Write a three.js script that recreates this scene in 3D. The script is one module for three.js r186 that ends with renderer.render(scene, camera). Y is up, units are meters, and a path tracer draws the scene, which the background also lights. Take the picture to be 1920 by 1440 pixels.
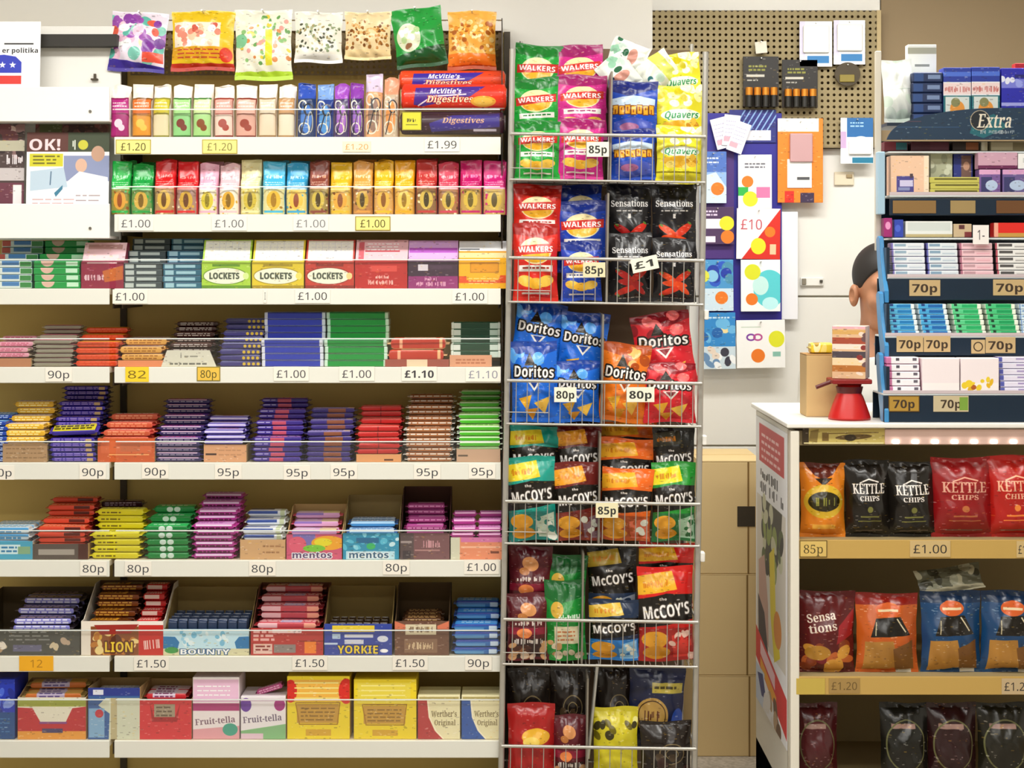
import * as THREE from 'three';
import { mergeGeometries, mergeVertices } from 'three/addons/utils/BufferGeometryUtils.js';
import { RoundedBoxGeometry } from 'three/addons/geometries/RoundedBoxGeometry.js';
import { MarchingCubes } from 'three/addons/objects/MarchingCubes.js';
import { RectAreaLightUniformsLib } from 'three/addons/lights/RectAreaLightUniformsLib.js';

// ---------------------------------------------------------------- camera, lights, exposure
const scene = new THREE.Scene();
scene.background = new THREE.Color(0x1a1a1a);
const MPP = 0.0013, DIST = 4.2, HZ = 500, EYE = 1.45;          // metres per photo pixel on the shelf fronts (z = 0), camera distance, horizon row, camera height
const camera = new THREE.PerspectiveCamera(2 * Math.atan(720 * MPP / DIST) * 180 / Math.PI, 4 / 3, 0.05, 40);
camera.position.set(0, EYE, DIST);
camera.lookAt(0, EYE, 0);
camera.setViewOffset(1920, 1440, 0, 720 - HZ, 1920, 1440);
camera.updateProjectionMatrix();
const renderer = new THREE.WebGLRenderer();
renderer.toneMapping = THREE.LinearToneMapping;
renderer.toneMappingExposure = 0.94;
renderer.shadowMap.enabled = true;
RectAreaLightUniformsLib.init();
const CEIL = 2.62, LIGHT = 0xfffdf8;
const CEILING_LIGHTS = [[-0.95, 0.95, 1.5, 22], [0.75, 0.95, 1.5, 20], [-0.95, 2.3, 1.5, 18], [0.75, 2.3, 1.5, 16], [-0.95, 3.7, 1.5, 14], [0.75, 3.7, 1.5, 13], [1.05, -0.4, 1.3, 30]];   // x, z, length, intensity

// ---------------------------------------------------------------- small helpers
const k = (z = 0) => MPP * (DIST - z) / DIST;                   // metres per photo pixel at depth z
const X = (px, z = 0) => (px - 960) * k(z);
const Y = (py, z = 0) => EYE - (py - HZ) * k(z);
let seed = 7;
const rnd = () => ((seed = (seed * 16807) % 2147483647) / 2147483647);
const jit = (a) => (rnd() * 2 - 1) * a;
const names = {};
function numbered(n) { names[n] = (names[n] || 0) + 1; return names[n] === 1 ? n : n + '_' + String(names[n] - 1).padStart(3, '0'); }
function shade(o) { o.traverse((m) => { if (m.isMesh) { m.castShadow = true; m.receiveShadow = true; } }); return o; }
function tag(o, label, category, group, kind) { o.userData = { label, category }; if (group) o.userData.group = group; if (kind) o.userData.kind = kind; return o; }
function thing(name, label, category, group) { const o = new THREE.Group(); o.name = numbered(name); scene.add(o); return tag(o, label, category, group); }
function one(name, geo, m, label, category, group) { const o = new THREE.Mesh(geo, m); o.name = numbered(name); scene.add(o); return tag(o, label, category, group); }
function part(parent, name, geo, m, label) { const o = new THREE.Mesh(geo, m); o.name = name; parent.add(o); if (label) o.userData.label = label; return o; }
function struct(name, geo, m, parent) { const o = new THREE.Mesh(geo, m); o.name = name; (parent || scene).add(o); if (!parent) o.userData.kind = 'structure'; return o; }
const plain = (c, r = 0.6, o = {}) => new THREE.MeshStandardMaterial({ color: c, roughness: r, ...o });
function bx(x0, x1, y0, y1, z0, z1) { const g = new THREE.BoxGeometry(x1 - x0, y1 - y0, z1 - z0); g.translate((x0 + x1) / 2, (y0 + y1) / 2, (z0 + z1) / 2); return g; }
function rbx(x0, x1, y0, y1, z0, z1, r = 0.002) { const g = new RoundedBoxGeometry(x1 - x0, y1 - y0, z1 - z0, 1, r); g.translate((x0 + x1) / 2, (y0 + y1) / 2, (z0 + z1) / 2); return g; }
function rod(a, b, r, n = 6) { const A = new THREE.Vector3(...a), B = new THREE.Vector3(...b), d = B.clone().sub(A); const g = new THREE.CylinderGeometry(r, r, d.length(), n); g.applyQuaternion(new THREE.Quaternion().setFromUnitVectors(new THREE.Vector3(0, 1, 0), d.normalize())); g.translate((A.x + (b[0] - a[0]) / 2), (a[1] + b[1]) / 2, (a[2] + b[2]) / 2); return g; }
const merge = (l) => mergeGeometries(l.map((g) => { const q = g.index ? g.toNonIndexed() : g; for (const n of Object.keys(q.attributes)) if (!['position', 'normal', 'uv'].includes(n)) q.deleteAttribute(n); return q; }));

// ---------------------------------------------------------------- printed artwork: small flat prints packed on shared sheets
let sheet = null, g, W, Hh;
function newSheet() { const cv = document.createElement('canvas'); cv.width = cv.height = 2048; const c = cv.getContext('2d'); c.fillStyle = '#777'; c.fillRect(0, 0, 2048, 2048); sheet = { cv, c, x: 2, y: 2, rh: 0, mats: {} }; }
let plainPrint = false, fp = 99; const fr = () => ((fp = (fp * 48271) % 2147483647) / 2147483647);
function finePrint(w, h) {                                       // the small print that covers every wrapper
  const n = Math.round(w * h / 420);
  for (let i = 0; i < n; i++) { const x = fr() * w, y = fr() * h, d = fr(); g.fillStyle = d < 0.42 ? 'rgba(255,250,240,0.34)' : d < 0.84 ? 'rgba(30,16,14,0.26)' : 'rgba(240,190,60,0.3)'; g.fillRect(x, y, 3 + fr() * 9, 1.5 + fr() * 2.5); }
}
function A(w, h, side, fn) {                                     // w, h in photo pixels; side: the plain colour of the other faces
  w = Math.max(8, Math.round(w * 2)); h = Math.max(8, Math.round(h * 2));
  if (!sheet) newSheet();
  if (sheet.x + w + 4 > 2048) { sheet.x = 2; sheet.y += sheet.rh + 4; sheet.rh = 0; }
  if (sheet.y + h + 16 > 2048) newSheet();
  const { x, y } = sheet, s = sheet;
  s.x += w + 4; s.rh = Math.max(s.rh, h + 12);
  g = s.c; W = w; Hh = h;
  g.fillStyle = side; g.fillRect(x - 1, y + h, w + 2, 12);
  g.save(); g.beginPath(); g.rect(x, y, w, h); g.clip(); g.translate(x, y); g.fillStyle = side; g.fillRect(0, 0, w, h); fn(); if (h >= 60 && w >= 60 && !plainPrint && !/^#[d-f].[d-f].[d-f]/.test(side)) finePrint(w, h); g.restore();
  return { s, u0: (x + 1) / 2048, u1: (x + w - 1) / 2048, v1: 1 - (y + 1) / 2048, v0: 1 - (y + h - 1) / 2048, su: (x + w / 2) / 2048, sv: 1 - (y + h + 6) / 2048, w, h };
}
const FIN = { film: [0.24, 0.0], card: [0.5, 0], paper: [0.75, 0], foil: [0.28, 0.15] };
function M(a, fin = 'film') {
  if (!a.s.tex) { a.s.tex = new THREE.CanvasTexture(a.s.cv); a.s.tex.colorSpace = THREE.SRGBColorSpace; a.s.tex.anisotropy = 4; }
  return (a.s.mats[fin] ||= new THREE.MeshStandardMaterial({ map: a.s.tex, roughness: FIN[fin][0], metalness: FIN[fin][1] }));
}
const B = (c) => { g.fillStyle = c; g.fillRect(0, 0, W, Hh); };
const R = (x, y, w, h, c) => { g.fillStyle = c; g.fillRect(x * W, y * Hh, w * W, h * Hh); };
const O = (x, y, rx, ry, c, rot = 0) => { g.fillStyle = c; g.beginPath(); g.ellipse(x * W, y * Hh, rx * W, ry * Hh, rot, 0, 7); g.fill(); };
const RG = (x, y, rx, ry, c, lw = 2, rot = 0) => { g.strokeStyle = c; g.lineWidth = lw; g.beginPath(); g.ellipse(x * W, y * Hh, rx * W, ry * Hh, rot, 0, 7); g.stroke(); };
const P = (pts, c) => { g.fillStyle = c; g.beginPath(); pts.forEach(([x, y], i) => (i ? g.lineTo(x * W, y * Hh) : g.moveTo(x * W, y * Hh))); g.closePath(); g.fill(); };
const LN = (pts, c, lw = 2) => { g.strokeStyle = c; g.lineWidth = lw; g.beginPath(); pts.forEach(([x, y], i) => (i ? g.lineTo(x * W, y * Hh) : g.moveTo(x * W, y * Hh))); g.stroke(); };
function T(s, x, y, wf, c, o = {}) {                             // text centred at x, y, fitted to wf of the width (and to o.h of the height)
  g.save(); g.translate(x * W, y * Hh); if (o.rot) g.rotate(o.rot);
  g.font = `${o.it ? 'italic ' : ''}${o.n ? '' : 'bold '}100px ${o.f || 'sans-serif'}`; g.textAlign = 'center'; g.textBaseline = 'middle';
  const m = g.measureText(s).width, sx = wf * W / m; g.scale(sx, o.h ? o.h * Hh / 75 : sx);
  if (o.st) { g.strokeStyle = o.st; g.lineWidth = o.lw || 22; g.lineJoin = 'round'; g.strokeText(s, 0, 0); }
  g.fillStyle = c; g.fillText(s, 0, 0); g.restore();
}
function GL(x, y, w, h, n, c, rot = 0) {                        // lettering too blurred to read: n letter-like marks
  g.save(); g.translate(x * W, y * Hh); g.rotate(rot); g.fillStyle = c; const cw = w * W / n, ch = h * Hh, t = Math.max(1.5, cw * 0.26);
  for (let i = 0; i < n; i++) { const a = -w * W / 2 + i * cw + cw * 0.1; for (const o of [0, 0.3, 0.58]) { const q = rnd(), r = rnd(); if (q < 0.22) continue; g.fillRect(a + cw * o, -ch / 2 + ch * 0.4 * r * (q < 0.6 ? 1 : 0), t * (0.6 + 0.5 * r), ch * (q < 0.6 ? 0.6 : 1)); } }
  g.restore();
}
function L(x, y, w, n, c, step = 0.05, th = 0.018) { g.fillStyle = c; for (let i = 0; i < n; i++) { let q = x; while (q < x + w - 0.03) { const l = 0.04 + rnd() * 0.1; g.fillRect(q * W, (y + i * step) * Hh, Math.min(l, x + w - q) * W, Math.max(1.5, th * Hh)); q += l + 0.025; } } }
function SP(n, cols, x0, y0, x1, y1, r) { for (let i = 0; i < n; i++) O(x0 + rnd() * (x1 - x0), y0 + rnd() * (y1 - y0), r * (0.6 + rnd() * 0.8), r * (0.6 + rnd() * 0.8) * W / Hh, cols[Math.floor(rnd() * cols.length)], rnd() * 3); }

// ---------------------------------------------------------------- product shapes
function paint(geo, a, mode = 'z', smooth = false) {             // puts the print on the faces that carry it, the plain colour on the rest
  let q = geo.index ? geo.toNonIndexed() : geo;
  q.computeBoundingBox(); const b = q.boundingBox, p = q.attributes.position, n = p.count, uv = new Float32Array(n * 2);
  const sx = b.max.x - b.min.x, sy = b.max.y - b.min.y, sz = b.max.z - b.min.z;
  const va = new THREE.Vector3(), vb = new THREE.Vector3(), vc = new THREE.Vector3(), nn = new THREE.Vector3();
  for (let i = 0; i < n; i += 3) {
    va.fromBufferAttribute(p, i); vb.fromBufferAttribute(p, i + 1); vc.fromBufferAttribute(p, i + 2);
    nn.subVectors(vb, va).cross(vc.clone().sub(va)).normalize();
    const on = mode === 'z' ? nn.z > 0.35 : mode === 'yz' ? nn.y + nn.z > 0.15 && Math.abs(nn.x) < 0.8 : mode === 'x' ? nn.x < -0.6 : nn.y > 0.5;
    for (let j = i; j < i + 3; j++) {
      const x = (p.getX(j) - b.min.x) / sx, y = (p.getY(j) - b.min.y) / sy, z = (p.getZ(j) - b.min.z) / sz;
      let u = x, v = y;
      if (mode === 'yz') v = 0.5 * y + 0.5 * (1 - z); else if (mode === 'x') u = z; else if (mode === 'y') v = 1 - z;
      uv[2 * j] = on ? a.u0 + (a.u1 - a.u0) * u : a.su; uv[2 * j + 1] = on ? a.v0 + (a.v1 - a.v0) * v : a.sv;
    }
  }
  q.setAttribute('uv', new THREE.BufferAttribute(uv, 2));
  if (smooth) { q.deleteAttribute('normal'); q = mergeVertices(q, 1e-5); q.computeVertexNormals(); }
  return q;
}
function loft(st, n, e, axis) {                                  // st: [position, half size a, half size b]; superellipse sections
  const pos = [], pt = (s, i) => { const t = (i + 0.5) / n * Math.PI * 2, c = Math.cos(t), d = Math.sin(t); const a = Math.sign(c) * Math.abs(c) ** (2 / e) * s[1], b = Math.sign(d) * Math.abs(d) ** (2 / e) * s[2]; return axis === 'x' ? [s[0], b, a] : [a, s[0], -b]; };
  for (let j = 0; j < st.length - 1; j++) for (let i = 0; i < n; i++) { const a = pt(st[j], i), b = pt(st[j], i + 1), c = pt(st[j + 1], i + 1), d = pt(st[j + 1], i); axis === 'x' ? pos.push(...a, ...b, ...c, ...a, ...c, ...d) : pos.push(...a, ...b, ...c, ...a, ...c, ...d); }
  for (const [s, f] of [[st[0], 1], [st[st.length - 1], 0]]) for (let i = 1; i < n - 1; i++) { const a = pt(s, 0), b = pt(s, i), c = pt(s, i + 1); f ? pos.push(...a, ...c, ...b) : pos.push(...a, ...b, ...c); }
  let q = new THREE.BufferGeometry(); q.setAttribute('position', new THREE.Float32BufferAttribute(pos, 3));
  // outward winding
  const ve = (i) => new THREE.Vector3(pos[3 * i], pos[3 * i + 1], pos[3 * i + 2]); const m = Math.floor(st.length / 2) * n * 6 - n * 6; const A0 = ve(m), nrm = ve(m + 1).sub(A0).cross(ve(m + 2).sub(A0)); const out = axis === 'x' ? new THREE.Vector3(0, A0.y, A0.z) : new THREE.Vector3(A0.x, 0, A0.z);
  if (nrm.dot(out) < 0) for (let i = 0; i < pos.length; i += 9) for (let c = 0; c < 3; c++) { const t = pos[i + 3 + c]; pos[i + 3 + c] = pos[i + 6 + c]; pos[i + 6 + c] = t; }
  q.setAttribute('position', new THREE.Float32BufferAttribute(pos, 3)); q.computeVertexNormals(); return q;
}
const barG = (w, h, d, a) => paint(loft([[-w / 2, d * 0.45, h * 0.06], [-w * 0.445, d * 0.46, h * 0.07], [-w * 0.432, d * 0.46, h * 0.4], [-w * 0.39, d * 0.49, h * 0.495], [w * 0.39, d * 0.49, h * 0.495], [w * 0.432, d * 0.46, h * 0.4], [w * 0.445, d * 0.46, h * 0.07], [w / 2, d * 0.45, h * 0.06]], 16, 5, 'x'), a, 'yz', true);
const slabG = (w, h, d, a) => paint(new RoundedBoxGeometry(w, h, d, 1, Math.min(w, h, d) * 0.16), a, 'yz');
const rollG = (w, r, a, mode = 'yz') => paint(loft([[-w / 2, r * 0.7, r * 0.7], [-w * 0.485, r * 0.95, r * 0.95], [-w * 0.46, r, r], [w * 0.46, r, r], [w * 0.485, r * 0.95, r * 0.95], [w / 2, r * 0.7, r * 0.7]], 20, 2, 'x'), a, mode, true);
let sachetNo = 0;
function sachetG(w, h, d, a, neck = 0.72) {                      // a gusseted film pack: squarish foot, sloping shoulders, flat seal on top
  const sd = ++sachetNo * 1.7, prof = [[0, 0.47, 0.46], [0.03, 0.49, 0.5], [neck * 0.3, 0.487, 0.5], [neck * 0.6, 0.484, 0.5], [neck * 0.85, 0.482, 0.48], [neck, 0.48, 0.44], [neck + 0.06, 0.478, 0.34], [neck + 0.12, 0.474, 0.24], [neck + 0.2, 0.475, 0.13], [0.93, 0.48, 0.05], [0.965, 0.48, 0.04], [1, 0.48, 0.035]].sort((p, q) => p[0] - q[0]);
  const q = loft(prof.map(([p, x, z]) => [p * h, x * w, z * d]), 28, 4, 'y'), p = q.attributes.position;
  for (let i = 0; i < p.count; i++) { const x = p.getX(i), y = p.getY(i), z = p.getZ(i), v = y / h, e = Math.exp(-(((v - neck - 0.06) / 0.17) ** 2)) + 0.22, s = Math.sign(z) * (Math.abs(z) > d * 0.02 ? 1 : 0);
    p.setZ(i, z + s * e * (0.0034 * Math.sin(x / w * 15 + sd + v * 9) + 0.0026 * Math.sin(x / w * 7 - v * 23 + sd * 2.1)) + (v > 0.9 ? 0.004 * Math.sin(x / w * 5 + sd) * (v - 0.9) * 10 : 0)); p.setY(i, y + (v > 0.9 ? 0.0035 * Math.sin(x / w * 6 + sd * 1.3) : 0)); p.setX(i, x * (1 + 0.02 * Math.sin(v * 13 + sd) * (v > 0.15 ? 1 : 0))); }
  return paint(q, a, 'z', true);
}
const boxG = (w, h, d, a, mode = 'z', r = 0.0015) => paint(new RoundedBoxGeometry(w, h, d, 1, r), a, mode);
function bagG(w, h, d, a, sd, v0, v1, ny) {                      // a film bag between two flat seals; v0..v1 is the span of its height
  const nx = 14, c = 0.06, pos = [], uv = [], idx = [];
  const rr = (i) => { const s = Math.sin(sd * 12.9 + i * 78.2) * 43758.5; return s - Math.floor(s); };
  const lean = (rr(1) - 0.5) * 0.5, ph = rr(2) * 6, ph2 = rr(3) * 6, f1 = 9 + rr(4) * 7, f2 = 5 + rr(5) * 4;
  for (const s of [1, -1]) for (let j = 0; j <= ny; j++) for (let i = 0; i <= nx; i++) {
    const u = i / nx, v = v0 + (v1 - v0) * j / ny, vv = Math.min(1, Math.max(0, (v - c) / (1 - 2 * c)));
    const bul = Math.max(0, Math.sin(Math.PI * (vv ** (0.82)))) ** 0.62, pr = 1 - Math.abs(2 * u - 1) ** 2.7;
    const e = Math.exp(-vv * 7) + Math.exp(-(1 - vv) * 7), inside = vv > 0 && vv < 1 ? 1 : 0;
    let z = d / 2 * bul * pr;
    z += inside * pr * (e * 0.0065 * Math.sin(f1 * u * 2.2 + ph + lean * vv * 6) + 0.0032 * Math.sin(f2 * (v * 2 + u * lean * 3) + ph2) + 0.0024 * Math.sin(23 * u * (vv < 0.5 ? 1 : -0.8) + 17 * v + ph2));
    const wav = inside ? 0 : 0.0012 * Math.sin(u * 9 + ph);
    pos.push((u - 0.5) * w * (1 - 0.055 * bul + 0.008 * Math.sin(v * 19 + ph) * inside), (v - 0.5) * h + (inside ? 0 : 0.002 * Math.sin(u * 6 + ph2)) , s * (Math.max(0, z) + 0.0005) + wav);
    s > 0 ? uv.push(a.u0 + (a.u1 - a.u0) * u, a.v0 + (a.v1 - a.v0) * v) : uv.push(a.su, a.sv);
  }
  const row = nx + 1, half = row * (ny + 1);
  for (let s = 0; s < 2; s++) for (let j = 0; j < ny; j++) for (let i = 0; i < nx; i++) { const o = s * half + j * row + i; s ? idx.push(o, o + row, o + 1, o + 1, o + row, o + row + 1) : idx.push(o, o + 1, o + row, o + 1, o + row + 1, o + row); }
  const q = new THREE.BufferGeometry(); q.setAttribute('position', new THREE.Float32BufferAttribute(pos, 3)); q.setAttribute('uv', new THREE.Float32BufferAttribute(uv, 2)); q.setIndex(idx); q.computeVertexNormals(); return q;
}
let bagNo = 0;
function bag(name, x0, y0, x1, y1, z, a, o, label, group) {      // a crisp bag whose outline fills the photo rectangle at depth z
  const t = thing(name, label, 'crisp bag', group), w = (x1 - x0) * k(z) * 1.02, h = (y1 - y0) * k(z), d = o.d || 0.05, sd = ++bagNo;
  const m = M(a, 'film');
  part(t, 'film_body', bagG(w, h, d, a, sd, 0.06, 0.94, 18), m);
  part(t, 'top_seal', bagG(w, h, d, a, sd, 0.94, 1, 2), m); part(t, 'bottom_seal', bagG(w, h, d, a, sd, 0, 0.06, 2), m);
  t.position.set(X((x0 + x1) / 2, z), Y((y0 + y1) / 2, z), z); t.rotation.set(o.tilt ?? -0.06, o.turn || 0, (o.rot || 0) * Math.PI / 180);
  return t;
}

// ---------------------------------------------------------------- ceiling lamps
const mWhite = plain(0xf3f1ea, 0.55), mMetal = plain(0xc9c9c4, 0.3, { metalness: 0.7 }), mDark = plain(0x17140f, 0.6), mKraft = plain(0xb98d55, 0.85), mKraftPale = plain(0xd2b07a, 0.85);
const mGlow = new THREE.MeshStandardMaterial({ color: 0xffffff, emissive: LIGHT, emissiveIntensity: 3, roughness: 0.5 });
for (const [x, z, len, power] of CEILING_LIGHTS) {
  const t = thing('ceiling_light', z < 0 ? 'white fluorescent batten on the ceiling behind the counter' : 'long white fluorescent batten on the ceiling over the shop floor', 'light', 'ceiling lights of the shop');
  part(t, 'housing', rbx(-len / 2, len / 2, -0.05, 0, -0.13, 0.13, 0.008), mWhite);
  part(t, 'diffuser', rbx(-len / 2 + 0.03, len / 2 - 0.03, -0.075, -0.05, -0.115, 0.115, 0.008), mGlow);
  const l = new THREE.RectAreaLight(LIGHT, power, len - 0.06, 0.23); l.position.set(0, -0.082, 0); l.rotation.x = -Math.PI / 2; l.castShadow = true; t.add(l);
  t.position.set(x, CEIL, z);
}

// ---------------------------------------------------------------- room shell
function noiseTex(n, c0, c1, amt) { const d = new Uint8Array(n * n * 4); for (let i = 0; i < n * n; i++) { const t = 0.5 + jit(amt); for (let c = 0; c < 3; c++) d[4 * i + c] = c0[c] + (c1[c] - c0[c]) * t; d[4 * i + 3] = 255; } const t = new THREE.DataTexture(d, n, n); t.wrapS = t.wrapT = THREE.RepeatWrapping; t.magFilter = THREE.LinearFilter; t.colorSpace = THREE.SRGBColorSpace; t.needsUpdate = true; return t; }
const mWall = plain(0xedebe4, 0.6), mFloor = new THREE.MeshStandardMaterial({ map: noiseTex(128, [150, 140, 125], [190, 180, 165], 0.5), roughness: 0.5 });
mFloor.map.repeat.set(8, 8);
const ZB = -1.42;
struct('floor', bx(-3.4, 3.4, -0.1, 0, ZB - 0.2, 6), mFloor);
struct('ceiling', bx(-3.4, 3.4, CEIL, CEIL + 0.1, ZB - 0.2, 6), plain(0xf2efe8, 0.8));
struct('wall_left', bx(-3.5, -3.4, 0, CEIL, ZB - 0.2, 6), mWall);
struct('wall_right', bx(3.4, 3.5, 0, CEIL, ZB - 0.2, 6), mWall);
struct('wall_front', bx(-3.4, 3.4, 0, CEIL, 6, 6.1), mWall);
struct('wall_partition', bx(-3.4, 0.37, 0, CEIL, ZB, -0.34), mWall);
{ // back wall of painted boards with open joints
  const w = new THREE.Group(); w.name = 'wall_back'; w.userData.kind = 'structure'; scene.add(w);
  struct('backing', bx(0.3, 3.4, 0, CEIL, ZB - 0.1, ZB - 0.012), plain(0xbdb5a3, 0.8), w);
  const ys = [0, Y(1120, ZB), Y(836, ZB), Y(556, ZB), Y(277, ZB)];
  for (let i = 0; i < 4; i++) for (const [a, b] of [[0.37, 1.78], [1.784, 3.4]]) struct('wall_panel', rbx(a, b, ys[i] + 0.003, ys[i + 1] - 0.003, ZB - 0.012, ZB, 0.002), mWall, w);
  struct('wall_panel', rbx(X(1652, ZB), 3.4, ys[4], CEIL, ZB - 0.012, ZB, 0.002), plain(0x8f7b5c, 0.7), w);
  struct('wall_panel', rbx(0.37, X(1650, ZB), Y(20, ZB), CEIL, ZB - 0.012, ZB, 0.002), mWall, w);
}
// pegboard: real holes cut by an alpha map, a dark gap behind
function pegTex(n, r) { const d = new Uint8Array(n * n * 4); for (let i = 0; i < n * n; i++) { const x = (i % n) / n - 0.5, y = Math.floor(i / n) / n - 0.5, v = x * x + y * y < r * r ? 0 : 255; d[4 * i] = d[4 * i + 1] = d[4 * i + 2] = v; d[4 * i + 3] = 255; } const t = new THREE.DataTexture(d, n, n); t.wrapS = t.wrapT = THREE.RepeatWrapping; t.magFilter = THREE.LinearFilter; t.needsUpdate = true; return t; }
const mPeg = new THREE.MeshStandardMaterial({ color: 0x9a8b66, roughness: 0.75, alphaMap: pegTex(32, 0.24), alphaTest: 0.5, side: THREE.DoubleSide });
function pegPlane(x0, x1, y0, y1, z, step) { const q = new THREE.PlaneGeometry(x1 - x0, y1 - y0); const uv = q.attributes.uv; for (let i = 0; i < 4; i++) uv.setXY(i, uv.getX(i) * (x1 - x0) / step, uv.getY(i) * (y1 - y0) / step); q.translate((x0 + x1) / 2, (y0 + y1) / 2, z); return q; }
{
  const t = thing('pegboard', 'tan perforated pegboard fixed to the wall above the white panels', 'pegboard');
  part(t, 'perforated_sheet', pegPlane(0.372, X(1640, ZB), Y(275, ZB), Y(22, ZB), ZB + 0.03, 0.0195), mPeg);
  part(t, 'backing_sheet', bx(0.372, X(1640, ZB), Y(275, ZB), Y(22, ZB), ZB - 0.01, ZB + 0.004), plain(0x5a4526, 0.9));
  part(t, 'edge_batten', bx(X(1640, ZB), X(1648, ZB), Y(275, ZB), Y(22, ZB), ZB, ZB + 0.034), plain(0xb9a57a, 0.7));
  part(t, 'edge_batten', bx(0.372, X(1640, ZB), Y(278, ZB), Y(275, ZB), ZB, ZB + 0.032), plain(0x8f8060, 0.7));
}

// ---------------------------------------------------------------- shelving bays
const SH = [[257, 290, 205], [402, 435, 350], [541, 571, 487], [688, 718, 635], [867, 899, 828], [1050, 1081, 995], [1230, 1259, 1182], [1388, 1420, 1312]];
const sy = SH.map((s) => Y(s[0], 0) - 0.0005);                    // height of each shelf's top
const mStrip = plain(0xe6e6dc, 0.45), mShelf = plain(0xe2d9bf, 0.5), mBack = plain(0xe2c87c, 0.7), mUp = plain(0x4a4030, 0.6), mClear = new THREE.MeshPhysicalMaterial({ color: 0xffffff, roughness: 0.04, transmission: 1, thickness: 0, ior: 1.45 }), mBead = plain(0xe6ece8, 0.25);
const ZS = -0.285;                                               // back panel
function bay(x0, x1, shelves, label, backs, topY) {
  const t = thing('shelving_unit', label, 'shelving');
  const L0 = X(x0), R0 = X(x1);
  part(t, 'back_panel', bx(X(backs[0], ZS), X(backs[1], ZS), 0.1, topY, ZS - 0.02, ZS), mBack);
  part(t, 'upright', bx(X(backs[1], ZS) - 0.004, X(backs[1], ZS) + 0.012, 0, topY, ZS - 0.03, ZS + 0.012), mUp);
  part(t, 'plinth', bx(L0, R0, 0, 0.1, ZS, -0.02), mWhite);
  part(t, 'base_deck', bx(L0, R0, 0.1, 0.115, ZS, 0), mShelf);
  for (const i of shelves) {
    const s = part(t, 'shelf', bx(L0, R0, sy[i] - 0.014, sy[i], ZS, -0.001), mShelf);
    part(s, 'price_strip', rbx(L0, R0, Y(SH[i][1]), sy[i] + 0.0005, -0.001, 0.005, 0.0015), mStrip);
    part(s, 'clear_riser', bx(L0 + 0.002, R0 - 0.002, sy[i], Y(SH[i][2] + 1, -0.003), -0.0045, -0.003), mClear);
    part(s, 'riser_edge', bx(L0 + 0.002, R0 - 0.002, Y(SH[i][2] + 1, -0.003), Y(SH[i][2] - 1, -0.003), -0.0048, -0.0027), mBead);
    for (const x of [L0 + 0.004, R0 - 0.007]) part(s, 'bracket', bx(x, x + 0.003, sy[i] - 0.05, sy[i] - 0.014, ZS, -0.06), mUp);
  }
  return t;
}
const main = bay(215, 939, [0, 1, 2, 3, 4, 5, 6, 7], 'cream shelving bay full of sweets with eight price strips', [234, 948], 2.06);
part(main, 'cap_rail', bx(X(215), X(942), 2.06, 2.085, ZS - 0.03, ZS + 0.03), mWhite);
part(main, 'end_panel', bx(X(940), X(942), 0.05, 2.06, ZS, -0.03), plain(0x3a3026, 0.6));
part(main, 'perforated_rail', pegPlane(X(234, -0.2), X(940, -0.2), Y(136, -0.2), Y(30, -0.2), -0.265, 0.0145), new THREE.MeshStandardMaterial({ color: 0x7c6a4c, roughness: 0.7, alphaMap: mPeg.alphaMap, alphaTest: 0.5, side: THREE.DoubleSide }));
const side = bay(-140, 206, [2, 3, 4, 5, 6, 7], 'cream shelving bay with white magazine pockets above the sweets', [-160, 230], 2.06);
{ // magazine pockets of the side bay: white boards that hold the magazines up
  const L0 = X(-140), R0 = X(206);
  part(side, 'white_backboard', bx(L0, R0 + 0.003, Y(450, -0.1), 2.05, -0.11, -0.1), mWhite);
  part(side, 'shadow_gap_strip', bx(L0, R0 + 0.003, Y(86, -0.06), Y(64, -0.06), -0.1, -0.06), plain(0x2a2722, 0.6));  // near-black strip paints in the shadow of the gap between panels
  for (const [a, b] of [[163, 228], [382, 447]]) {
    const s = part(side, 'magazine_pocket', rbx(L0, R0, Y(b), Y(a), -0.004, 0.004, 0.0015), mWhite);
    part(s, 'pocket_base', bx(L0, R0, Y(b), Y(b) + 0.006, -0.1, -0.004), mWhite);
    part(s, 'screw', new THREE.CylinderGeometry(0.0035, 0.0035, 0.004, 10).rotateX(Math.PI / 2).translate(X(170), Y(a + 46), 0.005), plain(0x77736a, 0.4, { metalness: 0.6 }));
  }
  const clip = part(side, 'shelf_clip', rbx(X(170, -0.09), X(183, -0.09), Y(150, -0.09), Y(147, -0.09), -0.1, -0.088, 0.001), mUp);
  part(clip, 'clip_pin', bx(X(175, -0.09), X(179, -0.09), Y(147, -0.09), Y(138, -0.09), -0.1, -0.092), mUp);
}

// ---------------------------------------------------------------- tickets
const tickets = {};
function ticket(px, py, text, o = {}) {
  const bg = o.bg || '#f1ece0', col = o.col || '#3a3a3e', w = o.w || (text.length > 3 ? 66 : 50), h = o.h || 27;
  const key = [text, bg, col, w, h].join();
  plainPrint = true; const a = (tickets[key] ||= A(w * 1.5, h * 1.5, bg, () => { B(bg); if (o.edge) { g.strokeStyle = o.edge; g.lineWidth = 6; g.strokeRect(3, 3, W - 6, Hh - 6); } if (text) T(text, 0.5, 0.52, o.tw || (o.edge ? 0.72 : 0.84), col, { h: o.th || 0.52, f: o.f || 'sans-serif', n: !o.b }); if (o.extra) o.extra(); }));
  plainPrint = false;
  const z = o.z ?? 0.0062, q = one('price_ticket', boxG(w * k(z), h * k(z), 0.0012, a, 'z', 0.0004), M(a, 'paper'), o.label, 'price ticket', o.group);
  q.position.set(X(px, z), Y(py, z), z); q.rotation.z = (o.rot || 0) * Math.PI / 180; if (o.tilt) q.rotation.x = o.tilt; return q;
}
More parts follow.
